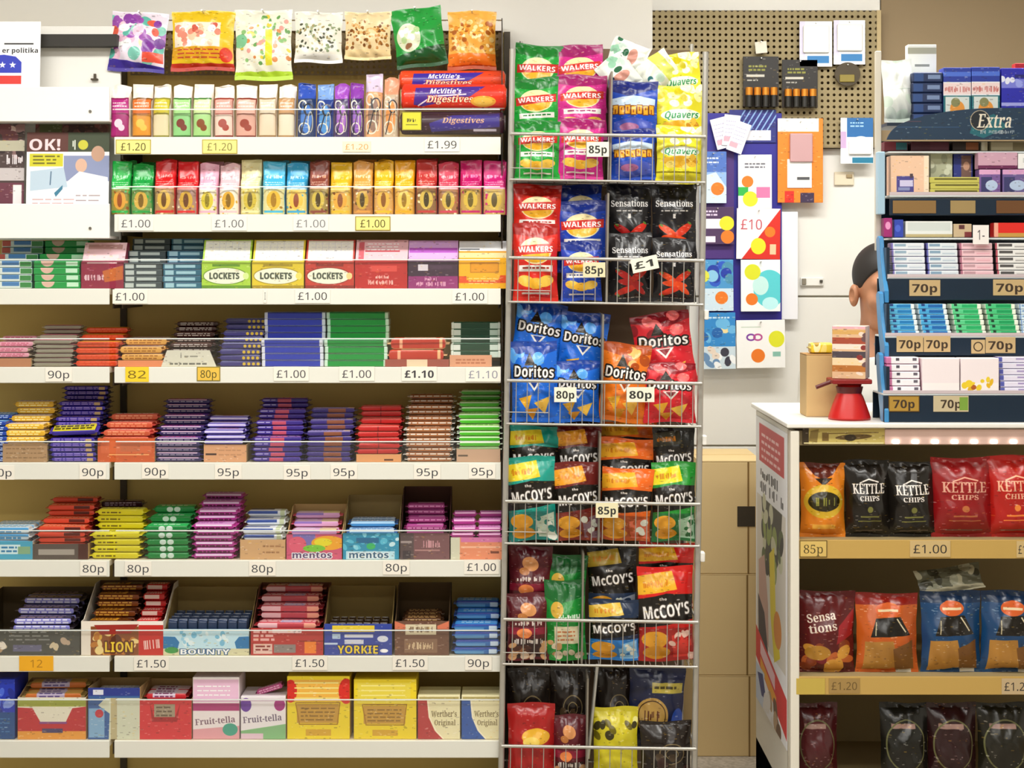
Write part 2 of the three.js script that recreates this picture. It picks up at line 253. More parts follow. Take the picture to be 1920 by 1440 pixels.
const YEL = '#f2e588', wt = (x, y, s, near, o = {}) => ticket(x, y, s, { label: `white ticket reading ${s} on the strip below ${near}`, ...o }), yt = (x, y, s, near, o = {}) => ticket(x, y, s, { bg: YEL, col: '#4a4416', edge: '#8b7a2a', label: `yellow ticket reading ${s} on the strip below ${near}`, ...o });
yt(250, 275, '£1.20', 'the orange and magenta snack packs', { edge: '#b5a34a' }); yt(412, 275, '£1.20', 'the brown snack packs', { edge: '#b5a34a', col: '#7a7340' });
ticket(669, 275, '£1.20', { bg: '#f4e6c8', col: '#d79a56', w: 52, h: 20, label: 'faded orange ticket reading £1.20 below the purple snack packs' });
wt(829, 271, '£1.99', 'the biscuit rolls');
wt(255, 419, '£1.00', 'the green sweet pouches', { col: '#55565c' }); wt(430, 419, '£1.00', 'the pale pink sweet pouches', { col: '#66676c' }); wt(583, 419, '£1.00', 'the sky blue sweet pouches', { col: '#7a7b80' }); yt(699, 419, '£1.00', 'the orange sweet pouches', { edge: '#a08a2c' });
wt(244, 556, '£1.00', 'the dark mint packs'); wt(586, 555, '£1.00', 'the oval-logo cough sweet cartons'); wt(881, 556, '£1.00', 'the purple and yellow cough sweet cartons');
ticket(497, 555, 'I', { w: 6, h: 26, tw: 0.4, label: 'thin dark divider clip on the strip below the cough sweets' });
wt(110, 702, '90p', 'the pink and grey bars'); ticket(257, 702, '82', { bg: '#f3cf2a', col: '#7a6410', w: 44, h: 28, label: 'bright yellow ticket reading 82 below the cream caramel bars' });
yt(391, 701, '80p', 'the dark bars with the white card', { bg: '#e8bf4a', w: 44 }); wt(546, 701, '£1.00', 'the navy chocolate stack'); wt(669, 701, '£1.00', 'the emerald chocolate stack'); wt(786, 701, '£1.10', 'the orange sweet rolls', { b: 1 }); wt(906, 702, '£1.10', 'the dark green mint boxes', { col: '#8d8f9c' });
wt(2, 886, '90p', 'the blue wrapped bars'); wt(174, 885, '90p', 'the tall purple stack with a yellow bar'); wt(291, 884, '90p', 'the orange wafer bars'); wt(428, 885, '95p', 'the purple bars on kraft card'); wt(557, 886, '95p', 'the second tall purple stack'); wt(645, 885, '95p', 'the purple and brown bars'); wt(801, 885, '95p', 'the brown and silver bars'); wt(904, 884, '95p', 'the lime green bars');
wt(175, 1066, '80p', 'the red bars on a grey tray'); wt(259, 1066, '80p', 'the yellow bars'); wt(492, 1066, '80p', 'the blue and white sweet tubes'); wt(743, 1064, '80p', 'the aqua mint carton'); wt(903, 1063, '£1.00', 'the magenta bars on salmon card');
ticket(68, 1244, '12', { bg: '#f0ae1c', col: '#b97f10', w: 64, h: 28, tw: 0.4, label: 'plain amber ticket on the strip below the grey tray of dark bars' });
wt(284, 1244, '£1.50', 'the coconut bar tray'); wt(581, 1243, '£1.50', 'the red wafer tray'); wt(769, 1243, '£1.50', 'the brown chocolate tray'); wt(897, 1243, '90p', 'the bright blue bars');

// ---------------------------------------------------------------- builders for what stands on the shelves
const ORD = ['lowest', 'second', 'third', 'fourth', 'fifth', 'sixth', 'seventh', 'eighth', 'ninth', 'tenth', 'eleventh', 'twelfth', 'thirteenth', 'fourteenth', 'fifteenth'], ROWS = ['front', 'second', 'third', 'rear'];
const fit = (l) => (l.split(/\s+/).length > 16 ? l.replace(/ row$/, '').replace(' up,', ',') : l), whichOne = (label, i, n, c, cols) => fit( `${label}, ${i === n - 1 && n > 1 ? 'topmost' : i ? ORD[i] + ' up' : 'lowest'}${cols > 1 ? ', ' + ROWS[c] + ' row' : ''}`);
function stack(shelf, x0, x1, yf, yt, a, name, label, cat, o = {}) {  // bars lying along the shelf, piled in columns one behind the other
  const bh = o.bh || 0.0125, bd = o.bd || 0.042, cols = o.cols || 3, z0 = o.z0 ?? -0.012, base = (o.base ?? sy[shelf]) + (o.lift || 0), fin = o.fin || 'film';
  const w = (x1 - x0) * k(z0), geo = (o.slab ? slabG : barG)(w, bh, bd * 0.97, a), group = o.group || `pile of ${label}`;
  for (let c = 0; c < cols; c++) {
    const zc = z0 - bd * (c + 0.5), top = Y(yf + (yt - yf) * (cols > 1 ? c / (cols - 1) : 0), zc), n = Math.max(1, Math.round((top - base) / bh));
    for (let i = 0; i < n; i++) { const b = one(name, geo, M(a, fin), whichOne(label, i, n, c, cols), cat, group); b.position.set(X((x0 + x1) / 2, z0) + jit(o.jx ?? (o.slab ? 0.0015 : 0.003)), base + bh * (i + 0.5) + 0.0002, zc); b.rotation.y = jit(o.jr ?? (o.slab ? 0.015 : 0.045)); }
  }
}
function tray(shelf, x0, x1, yTop, a, label, o = {}) {            // open card tray: printed front, sloping sides, back card
  const t = thing(o.name || 'display_tray', label, 'display tray'), z0 = o.z0 ?? -0.009, dep = o.depth || 0.18, base = o.base ?? sy[shelf], w = (x1 - x0) * k(z0), h = Y(yTop, z0) - base, hb = o.back ? Y(o.back, z0 - dep) - base : h, th = 0.0016, m = M(a, 'card'), inner = o.inner || mKraftPale;
  const f = part(t, 'front_panel', boxG(w, h, th, a, 'z', 0.0005), m); f.position.set(0, h / 2, -th / 2);
  part(t, 'base_panel', bx(-w / 2, w / 2, 0, th, -dep, -th), inner);
  for (const s of [-1, 1]) { const sh = new THREE.Shape([[0, 0], [dep, 0], [dep, hb], [dep * 0.75, hb], [dep * 0.12, h], [0, h]].map((p) => new THREE.Vector2(...p))); const q = new THREE.ExtrudeGeometry(sh, { depth: th, bevelEnabled: false }); q.rotateY(Math.PI / 2); q.translate(s * (w / 2) - (s > 0 ? th : 0), 0, -th * 1.1); part(t, 'side_panel', q, o.sideMat || inner); }
  part(t, 'back_panel', bx(-w / 2 + th, w / 2 - th, th, hb, -dep, -dep + th), inner);
  t.position.set(X((x0 + x1) / 2, z0), base + 0.0003, z0); return t;
}
function upright(shelf, x0, x1, y0, a, name, label, cat, o = {}) {    // one carton standing on a shelf
  const z0 = o.z0 ?? -0.01, d = o.d || 0.06, base = (o.base ?? sy[shelf]) + (o.lift || 0), w = (x1 - x0) * k(z0), h = Y(y0, z0) - base;
  const b = one(name, boxG(w - 0.0008, h, d, a, 'z', o.r || 0.0015), M(a, o.fin || 'card'), label, cat, o.group); b.position.set(X((x0 + x1) / 2, z0), base + h / 2 + 0.0002, z0 - d / 2); b.rotation.y = o.turn || 0; if (o.rz) b.rotation.z = o.rz; return b;
}

// ================================================================ row 0: bags hanging over the top shelf
{
  const hang = (x0, y0, x1, y1, a, rot, label) => {
    const z = -0.1, t = thing('hanging_sweet_bag', label, 'sweet bag', 'bags hanging above the top shelf'), w = (x1 - x0) * k(z), h = (y1 - y0) * k(z), sd = ++bagNo, m = M(a);
    part(t, 'film_body', bagG(w, h, 0.045, a, sd, 0.06, 0.94, 16), m); part(t, 'top_seal', bagG(w, h, 0.045, a, sd, 0.94, 1, 2), m); part(t, 'bottom_seal', bagG(w, h, 0.045, a, sd, 0, 0.06, 2), m);
    part(t, 'hook', rod([0, h * 0.47, -0.165], [0, h * 0.47, 0.03], 0.002), mMetal, 'thin metal hook');
    t.position.set(X((x0 + x1) / 2, z), Y((y0 + y1) / 2, z), z); t.rotation.set(-0.1, 0, rot * Math.PI / 180);
  };
  hang(206, 22, 313, 136, A(107, 114, '#4a2f8f', () => { B('#e9ddec'); SP(46, ['#7fc9b8', '#efc0d8', '#9c4fb0', '#f2e3a8', '#e2604a', '#8a3fa5', '#5fb7a8', '#fff'], 0, 0.1, 1, 0.85, 0.09); O(0.72, 0.55, 0.12, 0.1, '#7a2f9a'); O(0.9, 0.52, 0.1, 0.09, '#6a2390'); R(0.62, 0.68, 0.36, 0.16, '#e2503c'); P([[0, 0.8], [1, 0.9], [1, 1], [0, 1]], '#3c2a94'); }), -4, 'hanging purple bag of mixed round sweets above the magenta snack packs');
  hang(321, 20, 441, 134, A(120, 114, '#c0261a', () => { B('#e8c31d'); R(0.04, 0.2, 0.75, 0.42, '#f6e9d4'); SP(30, ['#e58f78', '#d2604e', '#fff', '#f2c9a8'], 0.08, 0.25, 0.75, 0.6, 0.05); R(0, 0.62, 1, 0.2, '#e0a41f'); L(0.1, 0.66, 0.7, 3, '#c0392b', 0.06); O(0.88, 0.75, 0.1, 0.12, '#d8361e'); R(0, 0.88, 1, 0.12, '#b92a14'); }), 0, 'hanging yellow and red sweet bag over the cream snack packs');
  hang(440, 18, 549, 152, A(109, 134, '#b5d64a', () => { B('#f1efdc'); SP(70, ['#e9a59a', '#e6d04a', '#8fc27a', '#d98a50', '#fffbe8', '#6aa05a'], 0, 0.1, 1, 0.8, 0.035); O(0.1, 0.45, 0.12, 0.1, '#7fc79a'); R(0.55, 0.3, 0.12, 0.5, '#e8e03a'); R(0, 0.88, 1, 0.12, '#b9e03a'); }), 1, 'hanging cream bag of nut mix with a lime green foot');
  hang(552, 22, 643, 119, A(91, 97, '#e6e2cf', () => { B('#f3f0e2'); SP(90, ['#8fa07a', '#c9c29a', '#4a4e3c', '#e8e6d8', '#a89a6c'], 0.03, 0.25, 0.97, 0.8, 0.028); R(0, 0.84, 1, 0.16, '#f4f2ea'); }), 0, 'hanging white bag of pale seeds above the blue snack packs');
  hang(646, 22, 734, 113, A(88, 91, '#e8c88c', () => { B('#f0d9a8'); SP(90, ['#a0662c', '#c98a44', '#7a4a20', '#e2b878'], 0.03, 0.2, 0.97, 0.78, 0.03); R(0, 0.8, 1, 0.2, '#f2d8a0'); }), 0, 'hanging clear bag of brown nuts above the orange snack packs');
  hang(737, 14, 834, 127, A(97, 113, '#14702c', () => { B('#1f9a3c'); O(0.3, 0.5, 0.24, 0.24, '#dfe8c8'); SP(12, ['#b9d99a', '#fff', '#9a6a4a'], 0.1, 0.35, 0.5, 0.65, 0.05); P([[0, 0.78], [1, 0.66], [1, 1], [0, 1]], '#0f4f20'); }), 8, 'hanging round bottomed green bag above the biscuit rolls');
  hang(839, 20, 931, 132, A(92, 112, '#e86a1c', () => { B('#f3b04a'); SP(80, ['#e08a2c', '#f6cf80', '#b05f1c', '#ffe2a0'], 0.05, 0.2, 0.95, 0.7, 0.04); R(0, 0.74, 1, 0.26, '#ef7c22'); R(0, 0.92, 1, 0.08, '#b54512'); }), 0, 'hanging orange bag of roasted nuts above the biscuit rolls');
}

// ================================================================ row 1: snack packs and biscuit rolls
{
  const sn = (x0, x1, y0, a, label, neck, d = 0.055, z = -0.012, ry = 0) => { const w = (x1 - x0) * k(z), h = Y(y0, z) - sy[0]; const t = thing('snack_pack', label, 'snack pack', 'slim snack packs on the top shelf'); part(t, 'pack_body', sachetG(w * 0.97, h, d, a, neck), M(a)); t.position.set(X((x0 + x1) / 2, z), sy[0] + 0.0003, z - d / 2 - rnd() * 0.006); t.rotation.set(-0.02 - rnd() * 0.03, ry, jit(0.012)); };
  const bear = (c1, c2, pic, frame) => A(38, 100, '#f2e6d8', () => { B('#f6efe6'); R(0, 0.27, 1, 0.73, frame); R(0.08, 0.3, 0.84, 0.3, c1); R(0.08, 0.58, 0.84, 0.38, c2); L(0.16, 0.36, 0.68, 3, '#fff8ea', 0.06); if (pic) { O(0.45, 0.74, 0.2, 0.08, pic, 0.6); O(0.6, 0.82, 0.16, 0.06, pic); } R(0.1, 0.56, 0.8, 0.015, frame); });
  const rows = [[204, 243, '#b0247c', '#a31f70', '#f3d9e8', '#8a1558', 'magenta snack pack at the start of the top shelf'], [243, 284, '#d9702a', '#dd9428', '#f0c24a', '#7d4a12', 'burnt orange snack pack beside the magenta one'], [284, 319, '#d3c53c', '#e3d7b0', null, '#8f8a32', 'mustard and cream snack pack between orange and green packs'], [320, 359, '#a5d98c', '#8fcf86', '#7a2f22', '#356d2c', 'mint green snack pack with a red fruit on it'], [359, 398, '#cfe6a4', '#a8d88a', '#8a4a22', '#3f7a34', 'pale green snack pack with a brown fruit on it'], [398, 438, '#dba69a', '#e7cfc0', '#a33a2a', '#8d2f24', 'brick red snack pack beside the pale green one'], [438, 481, '#e2b4a4', '#dba898', '#9a3c2c', '#7c2a20', 'rust red snack pack beside the cream packs'], [482, 519, '#d9cdb4', '#e6d3b8', null, '#9c7a52', 'cream and brown snack pack beside the rust red one'], [519, 554, '#c99a6a', '#e4dcc4', null, '#b08a5a', 'pale tan snack pack beside the blue packs']];
  for (const [x0, x1, c1, c2, pic, fr, lab] of rows) sn(x0, x1, 158, bear(c1, c2, pic, fr), lab, 0.68, 0.055, -0.012, jit(0.05));
  const swirl = (top, c, dk) => A(34, 92, top, () => { B(top); R(0, 0.3, 1, 0.7, dk); O(0.5, 0.66, 0.3, 0.26, c); RG(0.3, 0.42, 0.2, 0.08, '#e8e4d2', 5); RG(0.62, 0.5, 0.24, 0.1, '#22222a', 4); RG(0.4, 0.84, 0.28, 0.1, '#e8e4d2', 4); RG(0.72, 0.72, 0.12, 0.18, '#d8d2b8', 3); LN([[0.2, 0.95], [0.5, 0.6], [0.35, 0.4]], '#1c1c24', 4); });
  for (const [x0, x1, y0, t, c, dk, lab] of [[555, 591, 156, '#2f52b8', '#3f78c8', '#2b3f6a', 'royal blue snack pack with a swirl beside the tan pack'], [591, 625, 158, '#7fa6e0', '#4a90d2', '#24408c', 'sky blue snack pack with a swirl beside the purple packs'], [625, 655, 156, '#a34fc4', '#a05fc0', '#4a3a6a', 'violet snack pack with a swirl beside the sky blue one'], [655, 682, 156, '#8f3fb0', '#8a4fb8', '#3a2a5a', 'deep purple snack pack with a swirl beside the violet one'], [682, 717, 138, '#d9c8e0', '#8c6a58', '#e0a878', 'white topped snack pack beside the deep purple one'], [717, 748, 144, '#dc9a78', '#e0924a', '#c9b49a', 'peach orange snack pack beside the biscuit rolls']]) sn(x0, x1, y0, swirl(t, c, dk), lab, 0.66, 0.05, -0.012, jit(0.05));
  const bis = (x0, x1, y0, y1, z, a, label, rz = 0) => { const r = (y1 - y0) / 2 * k(z), w = (x1 - x0) * k(z), t = thing('biscuit_roll', label, 'biscuits', 'biscuit rolls'); part(t, 'wrapper', rollG(w, r, a, 'z'), M(a)); for (const s of [-1, 1]) part(t, 'end_fold', new THREE.CylinderGeometry(r * 0.62, r * 0.7, 0.004, 16).rotateZ(Math.PI / 2).translate(s * w / 2, 0, 0), M(a)); t.position.set(X((x0 + x1) / 2, z), Y((y0 + y1) / 2, z), z - r); t.rotation.z = rz; return t; };
  const dig = (bg, lab, bisc) => A(196, 52, bg, () => { B(bg); P([[0.14, 0.18], [0.8, 0.12], [0.66, 0.5], [0.2, 0.86], [0.12, 0.8]], lab); LN([[0.16, 0.84], [0.3, 0.5], [0.62, 0.42]], '#f3d9e4', 5); T("McVitie's", 0.42, 0.3, 0.3, '#fff', { it: 1 }); T('Digestives', 0.46, 0.6, 0.44, '#fbe9c8', { it: 1, f: 'serif', st: '#b3241a', lw: 14 }); if (bisc) { O(0.78, 0.68, 0.12, 0.2, '#f0a83a'); O(0.78, 0.68, 0.09, 0.14, '#f4c04e'); } R(0, 0.9, 1, 0.06, '#f2e4e0'); });
  bis(750, 946, 207, 251, -0.012, A(188, 46, '#2a1428', () => { B('#38182c'); P([[0.28, 0.55], [0.5, 0.2], [0.95, 0.12], [0.95, 0.7], [0.3, 0.9]], '#3a2c8c'); T('Digestives', 0.6, 0.42, 0.4, '#e8b48a', { it: 1, f: 'serif' }); R(0.7, 0.78, 0.22, 0.1, '#d8d0e8'); }), 'dark brown biscuit roll lying under the red roll');
  bis(752, 949, 155, 206, -0.008, dig('#e2321c', '#4a2a8c', true), 'bright red biscuit roll with a purple label and golden biscuit');
  bis(748, 947, 130, 172, -0.07, dig('#ee4a22', '#3c2aa0', false), 'orange red biscuit roll behind the bright red one');
  ticket(772, 227, '', { extra: () => { GL(0.5, 0.46, 0.5, 0.2, 4, '#2c2a10'); R(0.2, 0.68, 0.6, 0.04, '#6a6620'); }, bg: '#e3dc3a', col: '#35330f', w: 36, h: 34, z: -0.006, tw: 0.6, th: 0.2, edge: '#b8b02c', label: 'square yellow sticker on the dark brown biscuit roll' });
}

// ================================================================ row 2: sweet pouches
{
  const pouch = (top, body, oval, slit, hl) => A(42, 100, top, () => { B(top); GL(0.5, 0.3, 0.7, 0.06, 5, hl); L(0.12, 0.4, 0.76, 2, hl, 0.04, 0.012); R(0, 0.5, 1, 0.5, body); R(0.06, 0.5, 0.88, 0.03, hl); SP(14, [top, '#f4e6c0', slit, oval], 0.02, 0.56, 0.98, 0.98, 0.05); O(0.5, 0.73, 0.3, 0.17, oval); O(0.5, 0.73, 0.12, 0.13, slit); R(0.1, 0.92, 0.8, 0.04, top); });
  const D = [[204, 243, '#27b04c', '#8f8a3a', '#e0a23a', '#9a4a10', '#b9f0c4', 'emerald green sweet pouch at the start of the row'], [243, 286, '#1fa046', '#6f9a50', '#d9b04a', '#7a5a14', '#a0ecb4', 'leaf green sweet pouch beside the scarlet pouches'], [286, 328, '#d41f24', '#b08a5a', '#e0b84a', '#6a4414', '#f59a94', 'scarlet sweet pouch beside the leaf green one'], [328, 370, '#e0242c', '#a88478', '#d2a83c', '#6a3f20', '#f7a6a0', 'crimson sweet pouch beside the pale pink pouches'], [370, 408, '#f0b4cc', '#e9e2c8', '#d8c63a', '#8a7a14', '#ffffff', 'pale pink sweet pouch beside the crimson one'], [408, 448, '#eec4cc', '#f0ead8', '#e0ac34', '#8a6410', '#ffffff', 'white and pink sweet pouch beside the primrose one'], [448, 489, '#f0e6b0', '#d9cf82', '#cfb83c', '#6a5a10', '#fffbe0', 'primrose yellow sweet pouch beside the sky blue pouches'], [489, 534, '#4ab8e0', '#e2dba0', '#e6bc3c', '#a87a18', '#dff6ff', 'sky blue sweet pouch beside the primrose one'], [534, 577, '#3fa8d8', '#e6d37a', '#ecc04a', '#8f3f14', '#d4f2ff', 'cyan blue sweet pouch beside the brown one'], [577, 617, '#8a4438', '#a08a4a', '#d4bc4e', '#4a3a14', '#f0c0a8', 'chocolate brown sweet pouch beside the cyan blue one'], [617, 660, '#e9bc2a', '#dcbc5a', '#e6a83a', '#8a4a14', '#fdf0a0', 'sunflower yellow sweet pouch beside the chocolate brown one'], [660, 699, '#e0a04a', '#b8804a', '#cfa83c', '#4a3a18', '#fbe3b4', 'caramel orange sweet pouch between two yellow ones'], [699, 738, '#f0bc28', '#d9a860', '#e8b84a', '#8a5418', '#fff0a8', 'golden yellow sweet pouch beside the caramel one'], [738, 778, '#f0ac18', '#dfae48', '#ecca5a', '#9a741c', '#ffe89a', 'amber sweet pouch beside the dark red pouches'], [778, 820, '#c23a38', '#8f6a44', '#d8bc54', '#3f3414', '#f4aca0', 'dark red sweet pouch beside the amber one'], [820, 861, '#d0405a', '#a8744a', '#d4b44a', '#50420f', '#fbc0c8', 'rose red sweet pouch beside the magenta pouches'], [861, 905, '#c41a68', '#c09a50', '#dcbc48', '#6a5a1c', '#f79ac8', 'magenta sweet pouch beside the rose red one'], [905, 951, '#cf2478', '#cfae62', '#e0c050', '#5a4a18', '#ffb0d8', 'cerise sweet pouch at the end of the row by the rack']];
  for (const [x0, x1, t, b, o, s, hl, lab] of D) {
    const z = -0.012, d = 0.06, y0 = 299 + rnd() * 8, a = pouch(t, b, o, s, hl), w = (x1 - x0) * k(z), h = Y(y0, z) - sy[1], q = thing('sweet_pouch', lab, 'sweet pouch', 'sweet pouches on the second shelf');
    part(q, 'pouch_body', sachetG(w * 0.98, h, d, a, 0.56), M(a)); q.position.set(X((x0 + x1) / 2, z), sy[1] + 0.0003, z - d / 2 - rnd() * 0.006); q.rotation.y = jit(0.06);
    const q2 = thing('sweet_pouch', lab.replace(/^/, 'second '), 'sweet pouch', 'sweet pouches on the second shelf'); part(q2, 'pouch_body', sachetG(w * 0.96, h + 0.006, d, a, 0.6), M(a)); q2.position.set(X((x0 + x1) / 2, z) + jit(0.004), sy[1] + 0.0003, z - d * 1.62); q2.userData.label = 'rear ' + lab; q2.rotation.y = jit(0.05);
  }
}

// ================================================================ row 3: cough sweets and mints
{
  const wedgeG = (w, hf, ht, d, a) => { const s = new THREE.Shape([[0, 0], [0, hf], [0.012, hf + 0.004], [d * 0.62, ht], [d, ht], [d, 0]].map((p) => new THREE.Vector2(...p))); const q = new THREE.ExtrudeGeometry(s, { depth: w, bevelEnabled: false }); q.rotateY(Math.PI / 2); q.translate(-w / 2, 0, 0); return paint(q, a, 'z'); };
  const carton = (x0, x1, y0, ym, a, label, name = 'cough_sweet_carton', cat = 'sweet carton') => { const z = -0.011, w = (x1 - x0) * k(z) - 0.001, t = thing(name, label, cat, 'cartons on the third shelf'); part(t, 'carton_body', wedgeG(w, Y(ym, z) - sy[2], Y(y0, z - 0.03) - sy[2], 0.07, a), M(a, 'card')); t.position.set(X((x0 + x1) / 2, z), sy[2] + 0.0003, z); t.rotation.y = jit(0.02); return t; };
  const lock = (c, dk, dot) => A(94, 88, c, () => { B(c); R(0.04, 0.02, 0.92, 0.42, '#f7f7ee'); for (let i = 1; i < 7; i++) R(0.06 + i * 0.13, 0.04, 0.008, 0.38, '#dfe0e8'); L(0.1, 0.08, 0.8, 5, '#d8dae6', 0.07, 0.01); R(0.22, 0.5, 0.56, 0.05, dk); O(0.48, 0.74, 0.44, 0.17, '#f3f1da'); RG(0.48, 0.74, 0.44, 0.17, dk, 3); T('LOCKETS', 0.46, 0.74, 0.62, '#3a3f34', { h: 0.13, st: '#8a9a80', lw: 8 }); O(0.9, 0.74, 0.06, 0.07, dot); R(0, 0.93, 1, 0.07, dk); });
  carton(378, 470, 450, 492, lock('#a7cf3c', '#5f8f1c', '#d8ec9a'), 'lime green cough sweet carton with an oval logo');
  carton(472, 570, 450, 492, lock('#dcc428', '#a08a14', '#e9dc6a'), 'mustard yellow cough sweet carton with an oval logo');
  carton(572, 664, 450, 492, lock('#c0392b', '#8a241a', '#e8d48a'), 'red and white cough sweet carton with an oval logo');
  carton(665, 764, 450, 490, A(99, 88, '#b0201e', () => { B('#b8221f'); R(0, 0, 1, 0.44, '#f0c0c8'); R(0.06, 0.05, 0.1, 0.36, '#d2606c'); R(0.18, 0.22, 0.66, 0.03, '#c23a48'); L(0.22, 0.08, 0.6, 3, '#fff', 0.06); R(0.3, 0.53, 0.5, 0.12, '#d84a40'); GL(0.52, 0.76, 0.26, 0.07, 5, '#f4c8c0'); GL(0.5, 0.87, 0.5, 0.09, 8, '#f4c8c0'); }), 'deep red throat sweet carton with a pink lid');
  carton(765, 859, 451, 489, A(94, 88, '#6a2050', () => { B('#3a2238'); R(0, 0, 1, 0.43, '#dcaee8'); R(0.02, 0.16, 0.96, 0.1, '#b85ac8'); R(0.2, 0.5, 0.2, 0.13, '#d8d0d8'); R(0.44, 0.52, 0.44, 0.08, '#4a3048'); R(0, 0.74, 1, 0.26, '#8f2a70'); GL(0.46, 0.8, 0.26, 0.07, 5, '#e9b8cc'); GL(0.46, 0.9, 0.6, 0.09, 8, '#e9b8cc'); }), 'purple throat sweet carton with a lilac lid');
  carton(860, 953, 452, 474, A(93, 88, '#f0a818', () => { B('#f4b414'); R(0, 0, 1, 0.24, '#e9edf0'); R(0.02, 0.17, 0.4, 0.02, '#33343a'); R(0, 0.24, 1, 0.12, '#f7e2a8'); R(0.24, 0.46, 0.56, 0.2, '#e39a10'); LN([[0.24, 0.46], [0.8, 0.46], [0.8, 0.66], [0.24, 0.66], [0.24, 0.46]], '#c07a08', 3); P([[0, 0.74], [0.16, 0.74], [0.16, 0.82], [0.8, 0.82], [0.84, 0.72], [1, 0.72], [1, 0.88], [0, 0.88]], '#e0501c'); L(0.2, 0.78, 0.55, 3, '#fbdc8a', 0.05); }), 'bright yellow throat sweet carton beside the wire rack');
  carton(152, 232, 455, 492, A(80, 82, '#8a1f40', () => { B('#8c1c3c'); R(0, 0, 1, 0.42, '#e9c0c8'); R(0.1, 0.05, 0.8, 0.1, '#b88a88'); R(0.14, 0.26, 0.7, 0.2, '#f0d0d4'); P([[0.5, 0.62], [0.98, 0.5], [0.98, 0.8], [0.55, 0.86]], '#c0642c'); GL(0.3, 0.76, 0.46, 0.12, 7, '#f2dce0'); }), 'maroon pastille carton with a pale pink lid', 'pastille_carton');
  // layered packs: each a small pile
  const mint = (a, b, c) => A(76, 24, a, () => { B(a); R(0, 0, 1, 0.5, c); R(0.06, 0.56, 0.22, 0.34, b); R(0.34, 0.62, 0.5, 0.22, b); L(0.1, 0.1, 0.8, 2, '#ffffff', 0.16, 0.08); });
  stack(2, 231, 304, 492, 447, mint('#39464a', '#b9c4c0', '#cfe4e4'), 'mint_pack', 'slate grey mint pack with a pale top beside the maroon carton', 'mint pack', { bh: 0.0155, bd: 0.05, cols: 3, slab: 1, fin: 'card' });
  stack(2, 305, 378, 492, 447, mint('#1f5f78', '#9cc4d0', '#d8c4ec'), 'mint_pack', 'teal mint pack with a lilac top beside the slate grey packs', 'mint pack', { bh: 0.0155, bd: 0.05, cols: 3, slab: 1, fin: 'card' });
  stack(2, 63, 150, 488, 455, A(87, 24, '#1f8a46', () => { B('#1c9a48'); R(0, 0, 1, 0.5, '#58d890'); O(0.3, 0.5, 0.14, 0.4, '#e0b8a8'); R(0.7, 0.55, 0.25, 0.3, '#c8ecd0'); R(0.36, 0.1, 0.1, 0.35, '#f0e0dc'); }), 'fruit_gum_pack', 'bright green fruit gum pack with a pink spot', 'sweet pack', { bh: 0.017, bd: 0.05, cols: 3, slab: 1 });
  stack(2, -20, 60, 488, 455, A(80, 24, '#3f8a70', () => { B('#d8e4e0'); R(0, 0, 1, 0.5, '#a8d0dc'); R(0.3, 0.5, 0.4, 0.3, '#4a80b8'); R(0.02, 0.5, 0.2, 0.4, '#c05a50'); R(0.72, 0.55, 0.26, 0.35, '#3f8a4a'); R(0.9, 0, 0.1, 0.5, '#2f70c0'); }), 'fruit_gum_pack', 'white fruit gum pack with blue and red print', 'sweet pack', { bh: 0.017, bd: 0.05, cols: 3, slab: 1 });
}

